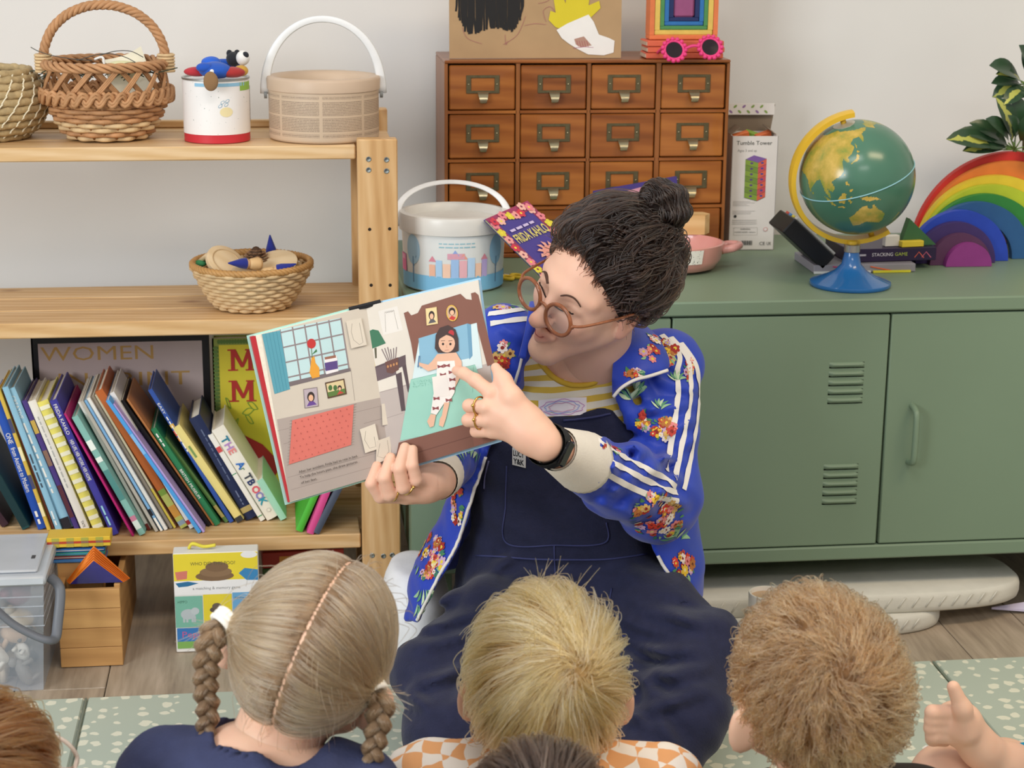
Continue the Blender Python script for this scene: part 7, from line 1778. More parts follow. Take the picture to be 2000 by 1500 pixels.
def jfold(P):
    u, v = proj_np(P); d = np.zeros(u.shape)
    for ((x0, y0), (x1, y1)) in cr_lines:
        L2 = (x1 - x0) ** 2 + (y1 - y0) ** 2; t = np.clip(((u - x0) * (x1 - x0) + (v - y0) * (y1 - y0)) / L2, 0, 1); q_ = np.hypot(u - x0 - t * (x1 - x0), v - y0 - t * (y1 - y0)); d -= .0046 * np.exp(-(q_ / 9) ** 2) - .0038 * np.exp(-((q_ - 20) / 9) ** 2)
    return np.where(P[..., 1] < 2.72, d, 0)
jk.fn(jfold, jl, jh, .01, 'add'); jk.fn(lump(5, 26, .0016), jl, jh, .01, 'add')
Vj, Fj = jk.mesh(.0052, jl, jh, smooth=2)
BLUE = M('royal_blue_jersey', '#1f3fb4', .5, var=.07, vs=30, bmp=.12, bs=500, sheen=.15, spec=.45)
jacket = tp('track_jacket', Vj, Fj, BLUE)
bj = bvh_of(Vj, Fj)
WH = M('white_tape', '#e9e5de', .65, var=.02)
zz2 = lambda pts: [(780 + x / 2.2727, 560 + y / 2.2727) for x, y in pts]; z7 = lambda pts: [(940 + x / 4.167, 340 + y / 4.167) for x, y in pts]
for pts in (zz2([(1165, 215), (1240, 300), (1232, 380), (1236, 480), (1215, 640), (1185, 820)]), zz2([(1205, 225), (1275, 310), (1290, 400), (1292, 500), (1262, 660), (1225, 850)]), zz2([(1250, 250), (1312, 340), (1328, 430), (1325, 560), (1300, 720), (1262, 900)]),
            zz2([(785, 735), (880, 800), (1000, 875), (1110, 925), (1240, 950)]), zz2([(830, 700), (920, 765), (1040, 830), (1150, 885), (1230, 915)]), zz2([(860, 665), (960, 735), (1080, 800), (1180, 850), (1225, 890)]),
            z7([(55, 1058), (180, 1040), (300, 1020), (400, 1005)]), z7([(60, 1140), (180, 1125), (300, 1108), (400, 1095)]), z7([(75, 1220), (180, 1205), (300, 1185), (400, 1180)])):
    mb = ribbon(bj, pts, .0088, .0014)
    if mb.f: tmb('sleeve_stripe', mb, WH, parent=jacket)
rb = random.Random(4); D_ = Decals(bj)
for (x, y, rx, ry, n) in ((1283, 1008, 50, 44, 66), (836, 1085, 30, 46, 60), (1293, 838, 22, 20, 20), (1300, 690, 20, 24, 16), (984, 694, 16, 24, 16), (893, 985, 10, 40, 18), (1335, 1105, 20, 30, 22), (1256, 820, 12, 18, 10), (1268, 700, 22, 10, 10), (1345, 720, 8, 24, 8), (830, 950, 16, 10, 8), (985, 600, 20, 5, 8), (1190, 880, 20, 7, 8), (1232, 712, 26, 8, 12)): D_.bouquet(x, y, rx, ry, n, rb)
for (x, y, n, L, a0, a1) in ((1240, 775, 9, 42, .6, 3.0), (912, 905, 9, 40, .2, 2.6), (1322, 1058, 8, 38, .3, 2.8), (1290, 800, 6, 26, .5, 2.4), (830, 1150, 6, 34, -2.6, -.6), (822, 1180, 5, 30, -2.2, -.9), (1322, 745, 6, 24, .4, 2.6)):
    for k in range(n):
        a = a0 + (a1 - a0) * k / (n - 1); D_.leaf(x + L * .5 * math.cos(a), y - L * .5 * math.sin(a), L, a, ['#9cc49a', '#5f9a7a', '#c9dfb8'][k % 3], .10)
D_.build('flower_print', jacket, (T0.x, T0.y, T0.z))
tmb('zip_piping', seam(bj, [(1032, 640), (1018, 700), (1000, 770)], .0022), WH, parent=jacket)
for pts in ([(951, 892), (925, 970), (897, 1060), (858, 1130), (818, 1212)], [(1200, 780), (1222, 850), (1238, 905)], [(1282, 1085), (1305, 1122), (1356, 1166)]):
    sg_ = -1 if pts[0][0] < 1000 else 1
    mb = seam(bj, [(x + sg_ * 3, y) for x, y in pts], .0026, 10)
    if mb.f: tmb('zip_piping', mb, WH, parent=jacket)
# collar laid open on the shoulder
inn = spline([at(1212, 636, 2.655), at(1203, 680, 2.60), at(1196, 725, 2.575), at(1196, 772, 2.565)], 5); out = spline([at(1258, 632, 2.70), at(1292, 668, 2.635), at(1304, 722, 2.585), at(1218, 752, 2.560)], 5)
mb = MB(); n_ = len(inn); nv = 8
for side in (0, 1):
    for i in range(n_):
        for j in range(nv):
            t = j / (nv - 1); p = inn[i].lerp(out[i], t); bl_ = .012 * math.sin(PI * t); mb.v.append(tuple(p + vimg(0, .3, 1) * (bl_ - .0035 * side)))
o_ = n_ * nv
for i in range(n_ - 1):
    for j in range(nv - 1):
        a = i * nv + j; mb.f.append((a, a + 1, a + nv + 1, a + nv)); mb.f.append((o_ + a, o_ + a + nv, o_ + a + nv + 1, o_ + a + 1))
ed = [i * nv for i in range(n_)] + [(n_ - 1) * nv + j for j in range(1, nv)] + [i * nv + nv - 1 for i in range(n_ - 2, -1, -1)] + [j for j in range(nv - 2, 0, -1)]
for k in range(len(ed)): a, b = ed[k], ed[(k + 1) % len(ed)]; mb.f.append((a, b, o_ + b, o_ + a))
mb.mi = [0] * len(mb.f); cv = [Vector(v) for v in mb.v]; cfaces = list(mb.f)
collar = tmb('collar', mb, BLUE, 60, parent=jacket)
bc_ = BVHTree.FromPolygons(cv, cfaces)
D2 = Decals(bc_)
for (x, y, rx, ry, n) in ((1268, 690, 16, 14, 10), (1236, 728, 18, 6, 12), (1278, 655, 10, 12, 8)): D2.bouquet(x, y, rx, ry, n, rb)
if D2.mb.f: D2.build('flower_print', collar, (T0.x, T0.y, T0.z))
mb = MB(); mb.tube(spline([at(1304, 723, 2.578), at(1270, 734, 2.566), at(1240, 742, 2.556), at(1214, 757, 2.552), at(1198, 775, 2.555)], 6), .0026, 7); tmb('collar_piping', mb, WH, parent=jacket)
# left collar edge
mb = MB(); mb.tube(spline([at(1042, 590, 2.60), at(1034, 640, 2.575), at(1020, 700, 2.57)], 6), .006, 8, flat=.5); tmb('collar_edge', mb, BLUE, parent=jacket)
# cuffs, wristband, rings
def cuff(a, b, ra, rb_):
    a, b = Vector(a), Vector(b); ax = (b - a).normalized(); mb = MB(); mb.X = Matrix.Translation(a) @ ax.to_track_quat('Z', 'Y').to_matrix().to_4x4(); L = (b - a).length; seg = 60; pr = []
    V = []
    for j, t in enumerate((0, .08, .3, .6, .9, 1.0, 1.0, .5, 0)):
        for i in range(seg):
            an = 2 * PI * i / seg; r = lerp(ra, rb_, t) * (1 + .012 * (i % 2) if j < 6 else .9) * (1.03 if 0 < j < 5 else 1); V.append((r * math.cos(an), r * math.sin(an), L * t))
    mb.add(V, [(j * seg + i, j * seg + (i + 1) % seg, (j + 1) * seg + (i + 1) % seg, (j + 1) * seg + i) for j in range(8) for i in range(seg)]); return mb
RIB = M('white_rib_knit', '#e6e0d4', .8, var=.03, bmp=.2, bs=400)
tmb('cuff', cuff(lerp(NP(W2), NP(E2), .085), lerp(NP(W2), NP(E2), .32), .0290, .0420), RIB, True, jacket); tmb('cuff', cuff(lerp(NP(W1), NP(E1), .02), lerp(NP(W1), NP(E1), .20), .0268, .034), RIB, True, jacket)
ax = (Vector(E2) - W2).normalized(); wbnd = bpy.data.objects.new('wristband', None); COL.objects.link(wbnd); wbnd.parent = teacher; wbnd['label'] = 'black fitness wristband'
mb = cuff(W2 + ax * -.004, W2 + ax * .016, .0285, .0290); tmb('strap', mb, M('black_rubber', '#191a1c', .5), True, wbnd)
toc = (CPOS - W2); toc = (toc - ax * toc.dot(ax)).normalized(); sdv = ax.cross(toc); c_ = W2 + ax * .006 + toc * .0285
mb = MB(); mb.X = Matrix(((sdv.x, ax.x, toc.x, c_.x), (sdv.y, ax.y, toc.y, c_.y), (sdv.z, ax.z, toc.z, c_.z), (0, 0, 0, 1))); mb.box(-.018, .018, -.0095, .0095, -.002, .003, c=.003); tmb('screen', mb, M('black_glass', '#101114', .12, var=0), 40, wbnd)
GOLD = M('gold', '#d9b56a', .22, metal=1, var=.02)
def ringf(a, b, t, r, nm='ring'):
    a, b = Vector(a), Vector(b); p = a.lerp(b, t); ax_ = (b - a).normalized(); u = ax_.orthogonal().normalized(); w_ = ax_.cross(u); mb = MB(); mb.tube([p + (u * math.cos(k * PI / 12) + w_ * math.sin(k * PI / 12)) * r for k in range(24)], .0013, 6, True)
    st = p + ((CPOS - p) - ax_ * (CPOS - p).dot(ax_)).normalized() * (r + .0012); mb.ball(st, .0024, 10, 8); tmb(nm, mb, GOLD)
ringf(mcp[1], pg(925, 783, .042), .42, .0124); ringf(mcp[2], pg(923, 811, .040), .45, .0121); ringf(MC[2], lg(788, 942, .014), .75, .0124); ringf(MC[1], lg(761, 956, .012), .8, .0126)

# dark curly hair gathered in a bun
HAIRD = hair_mat('dark_brown_curls', '#0b0706', '#170f0c', '#2e1d15', .30)
def scalp_pts(n, hd, sc, cond, rng, c=(0, .042, -.018), r=(.077, .088, .098)):
    out = []
    while len(out) < n:
        v = rng.normal(size=(n * 2, 3)); v /= np.linalg.norm(v, axis=1)[:, None]; p = v * np.array(r) + np.array(c); ok = cond(p); out += list(p[ok])
    return np.array(out[:n])
rg = np.random.default_rng(11)
covers = lambda p: (p[:, 1] * .80 - p[:, 2] * .92 > -.004 - .012 * np.clip(np.abs(p[:, 0]) / .07, 0, 1) + .012 * np.sin(p[:, 0] * 260) * .15) & (p[:, 1] > -.075)
C0 = np.array((0, .042, -.018)); RR = np.array((.077, .088, .098)); BUN = np.array((.004, .120, -.076))
def to_world(P, hc, AX, sc): return NP(hc) + (P[..., 0:1] * NP(AX[0]) + P[..., 1:2] * NP(AX[1]) + P[..., 2:3] * NP(AX[2])) * sc
n = 6200; root = scalp_pts(n, hd, HS, covers, rg); N_ = 26; t = np.linspace(0, 1, N_)[None, :, None]
du = (root - C0) / RR; db = (BUN - C0) / RR; db = db / np.linalg.norm(db)
dirn = du[:, None, :] * (1 - t) + db[None, None, :] * t; dirn /= np.linalg.norm(dirn, axis=-1)[..., None]
thick = (.004 + .022 * rg.random((n, 1, 1)) ** 1.2) * np.sin(np.clip(t * 1.25 + .12, 0, 1) * PI * .5) ** .7
path = C0 + dirn * (RR + thick)
cid = np.argmin(((root[:, None, :] - root[None, :260, :]) ** 2).sum(-1), 1)      # locks of hair share one curl
ph = rg.random((260, 1))[cid] * 2 * PI + rg.normal(size=(n, 1)) * .35; fr = rg.uniform(1.8, 4.0, (260, 1))[cid] * rg.uniform(.93, 1.07, (n, 1)); amp = rg.uniform(.004, .0100, (260, 1))[cid] * rg.uniform(.8, 1.1, (n, 1)) * np.minimum(1, np.linspace(0, 1, N_)[None] * 4)
tt_ = np.linspace(0, 1, N_)[None]
path += np.stack([amp * np.sin(2 * PI * fr * tt_ + ph), amp * np.cos(2 * PI * fr * tt_ + ph), amp * np.sin(2 * PI * fr * tt_ + ph * 1.7)], -1)
strands('hair', to_world(path, HC, HAX, HS), teacher, TO, HAIRD, .0008, .0006)
# solid volume below the strands
hcap = SDF(); hcap.ell(hd(0, .044, -.022), tuple(v * HS for v in (.086, .096, .104)), HAX, .01)
def hairline(P):
    q_ = (P - NP(HC)) @ np.array([NP(hl_), NP(hu_), NP(hf_)]).T / HS; return -(q_[..., 1] * .80 - q_[..., 2] * .92 - .006 + .016 * np.clip(np.abs(q_[..., 0]) / .07, 0, 1))
hcap.fn(hairline, None, None, .01, 'i'); hcap.fn(lambda P: -(((P - NP(HC)) @ NP(hu_)) / HS + .068), None, None, .01, 'i')
bunc = hd(.004, .141, -.084)
Vc, Fc = hcap.mesh(.004, smooth=2); tp('hair_mass', Vc, Fc, cap_mat('dark_hair_mass', '#120c0a', '#241813'))
bn = SDF(); bn.ell(bunc, (.037, .035, .037), HAX, .01).cap(hd(0, .112, -.066), bunc, .022, .026, .012); bn.fn(lump(8, 90, .003), NP(bunc) - .06, NP(bunc) + .06, .01, 'add')
Vn, Fn = bn.mesh(.004, smooth=1); bun = tp('bun', Vn, Fn, cap_mat('dark_hair_mass', '#120c0a', '#241813'))
m_ = 900; N2 = 14; a0 = rg.random((m_, 1)) * 2 * PI; z0 = rg.uniform(-1, 1, (m_, 1)); tq = np.linspace(0, 1, N2)[None]
an = a0 + tq * rg.uniform(.6, 1.8, (m_, 1)) * np.where(rg.random((m_, 1)) < .5, 1, -1); zz3 = np.clip(z0 + tq * rg.uniform(-.5, .5, (m_, 1)), -1, 1); rr_ = np.sqrt(1 - zz3 ** 2); Rb = .037 + .008 * rg.random((m_, 1)) + .003 * np.sin(an * 6)
bp = np.stack([Rb * rr_ * np.cos(an), Rb * rr_ * np.sin(an), Rb * zz3], -1) + np.array((.004, .141, -.084))
strands('bun_curls', to_world(bp, HC, HAX, HS), bun, (0, 0, 0), HAIRD, .0008, .0005).location = -T0
mb = MB(); axb = (Vector(bunc) - hd(0, .112, -.066)).normalized(); u_ = axb.orthogonal().normalized(); w_ = axb.cross(u_); cc = hd(.002, .124, -.073)
mb.tube([cc + (u_ * math.cos(k * PI / 10) + w_ * math.sin(k * PI / 10)) * .0345 for k in range(20)], .0050, 8, True); tmb('hair_tie', mb, M('lilac_band', '#c9b0c4', .7))
# loose wisps at the temples and nape
m_ = 90; root = scalp_pts(m_, hd, HS, lambda p: covers(p) & ~(p[:, 1] * .80 - p[:, 2] * .92 > .02), rg); out_ = (root - C0) / np.linalg.norm(root - C0, axis=1)[:, None]
tq = np.linspace(0, 1, 8)[None, :, None]; wv = root[:, None] + out_[:, None] * (.016 + .014 * rg.random((m_, 1, 1))) * tq + rg.normal(size=(m_, 1, 3)) * .006 * tq + .0015 * np.sin(tq * 7 + rg.random((m_, 1, 3)) * 6)
strands('wisps', to_world(wv, HC, HAX, HS), teacher, TO, HAIRD, .0005, .0002)
# ------------------------------------------------------------------ the listening children
def frame(u, f):
    u = Vector(u).normalized(); f = Vector(f); f = (f - u * f.dot(u)).normalized(); l = u.cross(f)
    return tuple(vimg(*v).normalized() for v in (l, u, f))
def kid(label, hc, AX, sc, shirt, skin, torso_px, shoulder=.115, lean=0.0, hood=False, ears=(1, 1), h=.0042, floor_z=None, shirt_name='shirt', up=0.0):
    """seated child seen from behind: head, neck, trunk and folded legs as one skin, shirt as a child"""
    hd = lambda x, y, z: hc + (AX[0] * x + AX[1] * y + AX[2] * z) * sc
    S = SDF(); head_sdf(S, hd, AX, sc, face=True)
    for s_ in (-1, 1): S.ell(hd(s_ * .086, -.004, -.014), (.013 * sc, .031 * sc, .0085 * sc), AX, .008)
    S.cap(hd(0, -.05, -.03), hd(0, -.115, -.055), .046 * sc, .048 * sc, .02)
    nb = hd(0, -.108, -.058) + Vector((0, 0, up))
    hip = Vector((torso_px.x, torso_px.y, MZ + .085)); rt = Vector((AX[0].x, AX[0].y, 0)).normalized(); fwd = Vector((AX[2].x, AX[2].y, 0)).normalized()
    sh = [nb + rt * s * shoulder * .85 - Vector((0, 0, .024)) for s in (-1, 1)]
    B = SDF(); B.cap(nb - Vector((0, 0, .03)), hip, .075, .085, .04)
    for s in sh: B.cap(nb, s, .034, .038, .03)
    for i, s in enumerate(sh):
        el = s + Vector((0, 0, -.13)) + rt * (i * 2 - 1) * .03 + fwd * .02; wr = el + fwd * .13 - rt * (i * 2 - 1) * .05 + Vector((0, 0, .01)); B.chain([s, el, wr], [.034, .028, .021], .02); B.ell(wr + fwd * .025, (.022, .026, .02), None, .015)
    for k in (-1, 1): B.chain([hip + rt * k * .04, hip + rt * k * .15 + fwd * .13 + Vector((0, 0, -.03)), hip + fwd * .17 - rt * k * .03 + Vector((0, 0, -.05))], [.062, .048, .034], .03)
    B.fn(lambda P: MZ + .001 - P[..., 2], None, None, .01, 'i')
    Vk, Fk = join_vf([S.mesh(h, smooth=1), B.mesh(.008, smooth=1)])
    root = Vector((hip.x, hip.y, MZ)); p = np_mesh('person', Vk, Fk, skin, None, root, label=label, cat='person'); p.location = root
    C_ = SDF(); C_.cap(nb - Vector((0, 0, .03)), hip + Vector((0, 0, .02)), .086, .100, .05)
    for s in sh: C_.cap(nb - Vector((0, 0, .012)), s, .042, .050, .035)
    for i, s in enumerate(sh):
        el = s + Vector((0, 0, -.13)) + rt * (i * 2 - 1) * .03 + fwd * .02; wr = el + fwd * .13 - rt * (i * 2 - 1) * .05 + Vector((0, 0, .01)); C_.chain([s, el, el.lerp(wr, .85)], [.048, .040, .032], .025)
    if hood: 
        for k in range(9):
            a = PI * (.08 + .84 * k / 8); b = PI * (.08 + .84 * (k + 1) / 8)
            q0 = nb + rt * .078 * math.cos(a) - fwd * .058 * math.sin(a) + Vector((0, 0, -.004)); q1 = nb + rt * .078 * math.cos(b) - fwd * .058 * math.sin(b) + Vector((0, 0, -.004)); C_.cap(q0, q1, .026, .026, .02)
    C_.cap(nb - Vector((0, 0, .02)), hd(0, -.08, -.045), .050 * sc, .062 * sc, .008, 's')
    C_.fn(lump(len(bpy.data.meshes) % 7, 34, .0022), *C_.bounds(), .01, 'add')
    C_.fn(lambda P: MZ + .002 - P[..., 2], None, None, .01, 'i')
    Vc, Fc = C_.mesh(.0062, smooth=2); sh_o = np_mesh(shirt_name, Vc, Fc, shirt, p, root)
    return p, root, hd, (Vc, Fc), sh_o, nb
KSKIN = skin_mat('child_skin', '#e6bfa4', '#cf8a78')
KC0 = np.array((0, .042, -.018)); KRR = np.array((.0755, .0865, .0965))
kcover = lambda p: (p[:, 1] * .80 - p[:, 2] * .92 > -.01) & (p[:, 1] > -.068 + .010 * np.sin(p[:, 0] * 120)) & ~((np.abs(p[:, 0]) > .068) & (p[:, 1] < .02) & (np.abs(p[:, 2] + .005) < .024))
def fibre_cap(p, root, hd, AX, sc, mat, grow=.0035, low=-.062, hc=None):
    S = SDF(); S.ell(hd(*KC0), tuple((v + grow) * sc for v in KRR), AX, .01)
    def line(P):
        q_ = (P - NP(hd(0, 0, 0))) @ np.array([NP(a) for a in AX]).T / sc; return np.maximum(-(q_[..., 1] * .80 - q_[..., 2] * .92 + .006), -(q_[..., 1] - low))
    S.fn(line, None, None, .01, 'i'); S.cap(hd(-.1, -.005, -.004), hd(.1, -.005, -.004), .030 * sc, .030 * sc, .008, 's')
    V, F = S.mesh(.004, smooth=2); return np_mesh('hair_base', V, F, mat, p, root)
def flow_hair(n_guides, per, whorl, length, rng, swirl=.5, grav=.6, lift=(.004, .016), N=12, wave=.0, wfreq=2, spread=.006, cond=kcover, clump=.7, gdir=(0, -1, 0), bias=(0, 0, 0)):
    """strands that run outwards from a whorl over the skull; returns local paths"""
    r = scalp_pts(n_guides, None, 1, cond, rng, KC0, KRR); wd = (np.array(whorl) - KC0) / KRR; wd /= np.linalg.norm(wd)
    L = rng.uniform(length[0], length[1], n_guides); lf = rng.uniform(lift[0], lift[1], n_guides); P = np.zeros((n_guides, N, 3)); cur = (r - KC0) / KRR; cur /= np.linalg.norm(cur, axis=1)[:, None]
    g = np.array(gdir, float); bs_ = np.array(bias, float)
    P[:, 0] = KC0 + cur * KRR
    for k in range(1, N):
        t = k / (N - 1); aw = cur - wd; aw -= cur * np.sum(aw * cur, 1)[:, None]; d0 = np.linalg.norm(aw, axis=1)[:, None]; aw /= np.maximum(d0, 1e-3)
        sw = np.cross(wd, cur); sw /= np.maximum(np.linalg.norm(sw, axis=1)[:, None], 1e-3)
        dr = aw + swirl * sw * np.exp(-d0) + grav * t * g + bs_; dr -= cur * np.sum(dr * cur, 1)[:, None]; dr /= np.maximum(np.linalg.norm(dr, axis=1)[:, None], 1e-6)
        cur = cur + dr * (L / (N - 1) / .086)[:, None]; cur /= np.linalg.norm(cur, axis=1)[:, None]
        P[:, k] = KC0 + cur * (KRR + (lf * min(1, t * 2.2) * (1 + .4 * t))[:, None])
    out = np.repeat(P, per, 0); m = len(out); off = rng.normal(size=(m, 1, 3)) * spread; t = np.linspace(0, 1, N)[None, :, None]
    out = out + off * (1 - clump * t) + rng.normal(size=(m, 1, 3)) * spread * .35 * t
    if wave:
        ph = rng.random((m, 1, 3)) * 2 * PI; out = out + wave * np.minimum(1, t * 3) * np.sin(2 * PI * wfreq * t * rng.uniform(.7, 1.3, (m, 1, 1)) + ph)
    # keep above the scalp
    q_ = (out - KC0) / KRR; rr = np.linalg.norm(q_, axis=-1)[..., None]; out = KC0 + q_ / rr * np.maximum(rr, 1.012) * KRR
    return out
kr = np.random.default_rng(3)
# --- girl with two plaits
g_hc = at(602, 1304, 1.76); G_AX = frame((.33, .86, .40), (.22, .30, -.93)); GS = 1.0
NAVYK = M('navy_sweatshirt', '#363c5c', .9, var=.08, vs=60, bmp=.3, bs=300)
girl, groot, ghd, gsh, gso, gnb = kid('girl with two plaited pigtails and a navy hooded top, back turned', g_hc, G_AX, GS, NAVYK, KSKIN, Vector((g_hc.x - .05, g_hc.y - .06, 0)), hood=True, shirt_name='hooded_top', up=.013)
GH_ = hair_mat('dark_blond_hair', '#5f4a36', '#917858', '#bda382', .34)
tieL, tieR = at(437, 1215, 1.745), at(729, 1347, 1.70)
tl = [NP(G_AX[i]) @ (NP(tieL) - NP(g_hc)) / GS for i in range(3)]; tr_l = [NP(G_AX[i]) @ (NP(tieR) - NP(g_hc)) / GS for i in range(3)]
def to_tie(n, side, tie, rng):
    cond = lambda p: kcover(p) & (p[:, 0] * side > .0005 + .0002 * np.sin(p[:, 1] * 190))
    r = scalp_pts(n, None, 1, cond, rng, KC0, KRR); a = (r - KC0) / KRR; a /= np.linalg.norm(a, axis=1)[:, None]; b = (np.array(tie) - KC0) / KRR; bl = np.linalg.norm(b); b = b / bl
    N = 16; t = np.linspace(0, 1, N)[None, :, None]; te = t ** 1.1
    # first away from the parting, then to the tie
    mid = a + np.array((side * .35, -.05, -.1)); mid /= np.linalg.norm(mid, axis=1)[:, None]
    d = a[:, None] * (1 - te) ** 2 + 2 * mid[:, None] * te * (1 - te) + b[None, None] * te ** 2; d /= np.linalg.norm(d, axis=-1)[..., None]
    lift = rng.uniform(.001, .007, (n, 1, 1)); rad = 1 + (lift * np.sin(PI * np.clip(t * .9 + .08, 0, 1)) / .086) + (bl - 1) * np.clip((t - .75) / .25, 0, 1) ** 2
    P = KC0 + d * KRR * rad + rng.normal(size=(n, 1, 3)) * .0003
    P[:, -1] = np.array(tie) + rng.normal(size=(n, 3)) * .0035; P[:, -2] = .5 * P[:, -2] + .5 * (np.array(tie) + (P[:, -3] - np.array(tie)) * .35)
    return P
gp_ = np.concatenate([to_tie(4200, 1, tl if tl[0] > 0 else tr_l, kr), to_tie(4200, -1, tr_l if tl[0] > 0 else tl, kr)])
strands('hair', to_world(gp_, g_hc, G_AX, GS), girl, tuple(groot), GH_, .00060, .00045)
fl2 = flow_hair(70, 2, (0, .12, -.06), (.03, .06), kr, .4, .2, (.006, .018), 8, .0012, .8); strands('flyaway_hair', to_world(fl2, g_hc, G_AX, GS), girl, tuple(groot), GH_, .0003, .00015)
# scalp tone shows only in the parting
S = SDF(); S.ell(ghd(*KC0), tuple((v + .0016) * GS for v in KRR), G_AX, .01)
def gl_line(P):
    q_ = (P - NP(g_hc)) @ np.array([NP(a) for a in G_AX]).T / GS; return np.maximum.reduce([-(q_[..., 1] * .80 - q_[..., 2] * .92 + .008), -(q_[..., 1] + .062), .0014 - np.abs(q_[..., 0])])
S.fn(gl_line, None, None, .01, 'i'); V, F = S.mesh(.0024, smooth=1); np_mesh('hair_base', V, F, cap_mat('dark_blond_base', '#6b5540', '#8b7258'), girl, groot)
def plait(path, w, parent, root, mat, bmat, tiec):
    P = spline(path, 14); L = [0]
    for i in range(1, len(P)): L.append(L[-1] + (P[i] - P[i - 1]).length)
    T = L[-1]; fine = []; n = len(P)
    for k in range(3):
        core = []
        for i in range(n):
            tg = (P[min(i + 1, n - 1)] - P[max(i - 1, 0)]).normalized(); vd = (CPOS - P[i]).normalized(); sd = tg.cross(vd).normalized(); dp = sd.cross(tg)
            ph = 2 * PI * (L[i] / .052) + 2 * PI * k / 3; tp_ = min(1, L[i] / .022 + .22) * (1 - .35 * L[i] / T)
            core.append((P[i] + sd * (w * .55 * math.sin(ph) * tp_) + dp * (w * .40 * math.sin(2 * ph) * tp_), sd, dp, tp_))
        mb = MB(); mb.tube([c[0] - root for c in core], [w * .44 * c[3] for c in core], 10); mb.build('plait_strand', bmat, parent, True)
        for j in range(70):
            a = 2 * PI * kr.random(); r_ = w * (.42 + .08 * kr.random()); fine.append([c[0] + (c[1] * math.cos(a + .03 * i) + c[2] * math.sin(a + .03 * i)) * r_ * c[3] for i, c in enumerate(core)])
    strands('plait_hair', np.array([[tuple(v) for v in q_] for q_ in fine]), parent, tuple(root), mat, .0006, .0004)
    mb = MB(); tg = (P[1] - P[0]).normalized(); u = tg.orthogonal().normalized(); v = tg.cross(u)
    for d in (-.005, 0, .005):
        mb.tube([tiec + tg * (d - .002) + (u * math.cos(a) + v * math.sin(a)) * .0115 - root for a in [2 * PI * q_ / 20 for q_ in range(20)]], .0033, 7, True)
    mb.build('hair_tie', M('white_elastic', '#e9e5dc', .8), parent, True)
GBASE = cap_mat('dark_blond_base', '#6b5540', '#8b7258')
plait([tieL, at(418, 1235, 1.738), at(405, 1285, 1.735), at(402, 1340, 1.735), at(406, 1395, 1.735), at(400, 1450, 1.735)], .0165, girl, groot, GH_, GBASE, tieL)
plait([tieR, at(742, 1372, 1.690), at(738, 1420, 1.685), at(728, 1470, 1.685), at(718, 1540, 1.685)], .0155, girl, groot, GH_, GBASE, tieR)
for tie, cols in ((tieL, (-40, 20)), (tieR, (40, 25))):
    m = 60; tq = np.linspace(0, 1, 8)[None, :, None]; dirv = NP(vimg(math.copysign(1, cols[0]) * .7, -.5, .2)); pth = NP(tie) + dirv * .035 * tq * kr.uniform(.4, 1.3, (m, 1, 1)) + kr.normal(size=(m, 1, 3)) * .009 * tq + .0012 * np.sin(tq * 3 + kr.random((m, 1, 3)) * 6)
    strands('loose_ends', pth, girl, tuple(groot), GH_, .0004, .0002)
# --- fair haired child in the middle
def checks():
    m, nt, b = base('orange_checked_cotton'); v = coords(nt, rnd=False, rot=(.3, .5, .4)); dn = nn(nt, 'ShaderNodeTexNoise'); dn.inputs['Scale'].default_value = 22; nt.links.new(v, dn.inputs['Vector'])
    dv = nn(nt, 'ShaderNodeVectorMath', operation='MULTIPLY_ADD'); dv.inputs[1].default_value = (.02, .02, .02); nt.links.new(dn.outputs['Color'], dv.inputs[0]); nt.links.new(v, dv.inputs[2])
    ck = nn(nt, 'ShaderNodeTexChecker'); ck.inputs['Scale'].default_value = 46; ck.inputs['Color1'].default_value = rgba('#e2a56e'); ck.inputs['Color2'].default_value = rgba('#e9e2d8'); nt.links.new(dv.outputs[0], ck.inputs['Vector'])
    nt.links.new(ck.outputs['Color'], b.inputs['Base Color']); b.inputs['Roughness'].default_value = .85; bump(nt, b, tnoise(nt, v, 300, 2), .2, .001); return m
b_hc = at(1066, 1352, 1.86); B_AX = frame((.02, .80, .60), (.02, .60, -.80)); BS = .995
blond, broot, bhd, bsh_, bso, bnb = kid('fair haired child in an orange and white checked top, back turned', b_hc, B_AX, BS, checks(), KSKIN, Vector((b_hc.x - .05, b_hc.y - .04, 0)), shirt_name='checked_top', up=.034, shoulder=.150)
BH = hair_mat('fair_hair', '#73592f', '#b3935c', '#dcc594', .30)
bcov = lambda p: kcover(p)
wl = (-.028, .108, -.074)
fh = np.concatenate([flow_hair(330, 24, wl, (.085, .14), kr, .5, .75, (.003, .012), 14, .0007, .8, .0058, bcov, .84), flow_hair(160, 5, wl, (.06, .12), kr, .6, .6, (.006, .018), 14, .0012, .8, .006, bcov, .6)])
fh = np.concatenate([fh, flow_hair(110, 14, wl, (.03, .07), kr, .6, .3, (.002, .006), 14, .0005, .8, .0045, lambda p: np.linalg.norm(p - np.array(wl), axis=1) < .032, .6)])
strands('hair', to_world(fh, b_hc, B_AX, BS), blond, tuple(broot), BH, .00062, .0003)
fibre_cap(blond, broot, bhd, B_AX, BS, cap_mat('fair_hair_base', '#7a6038', '#a3855a'), .003, -.07)
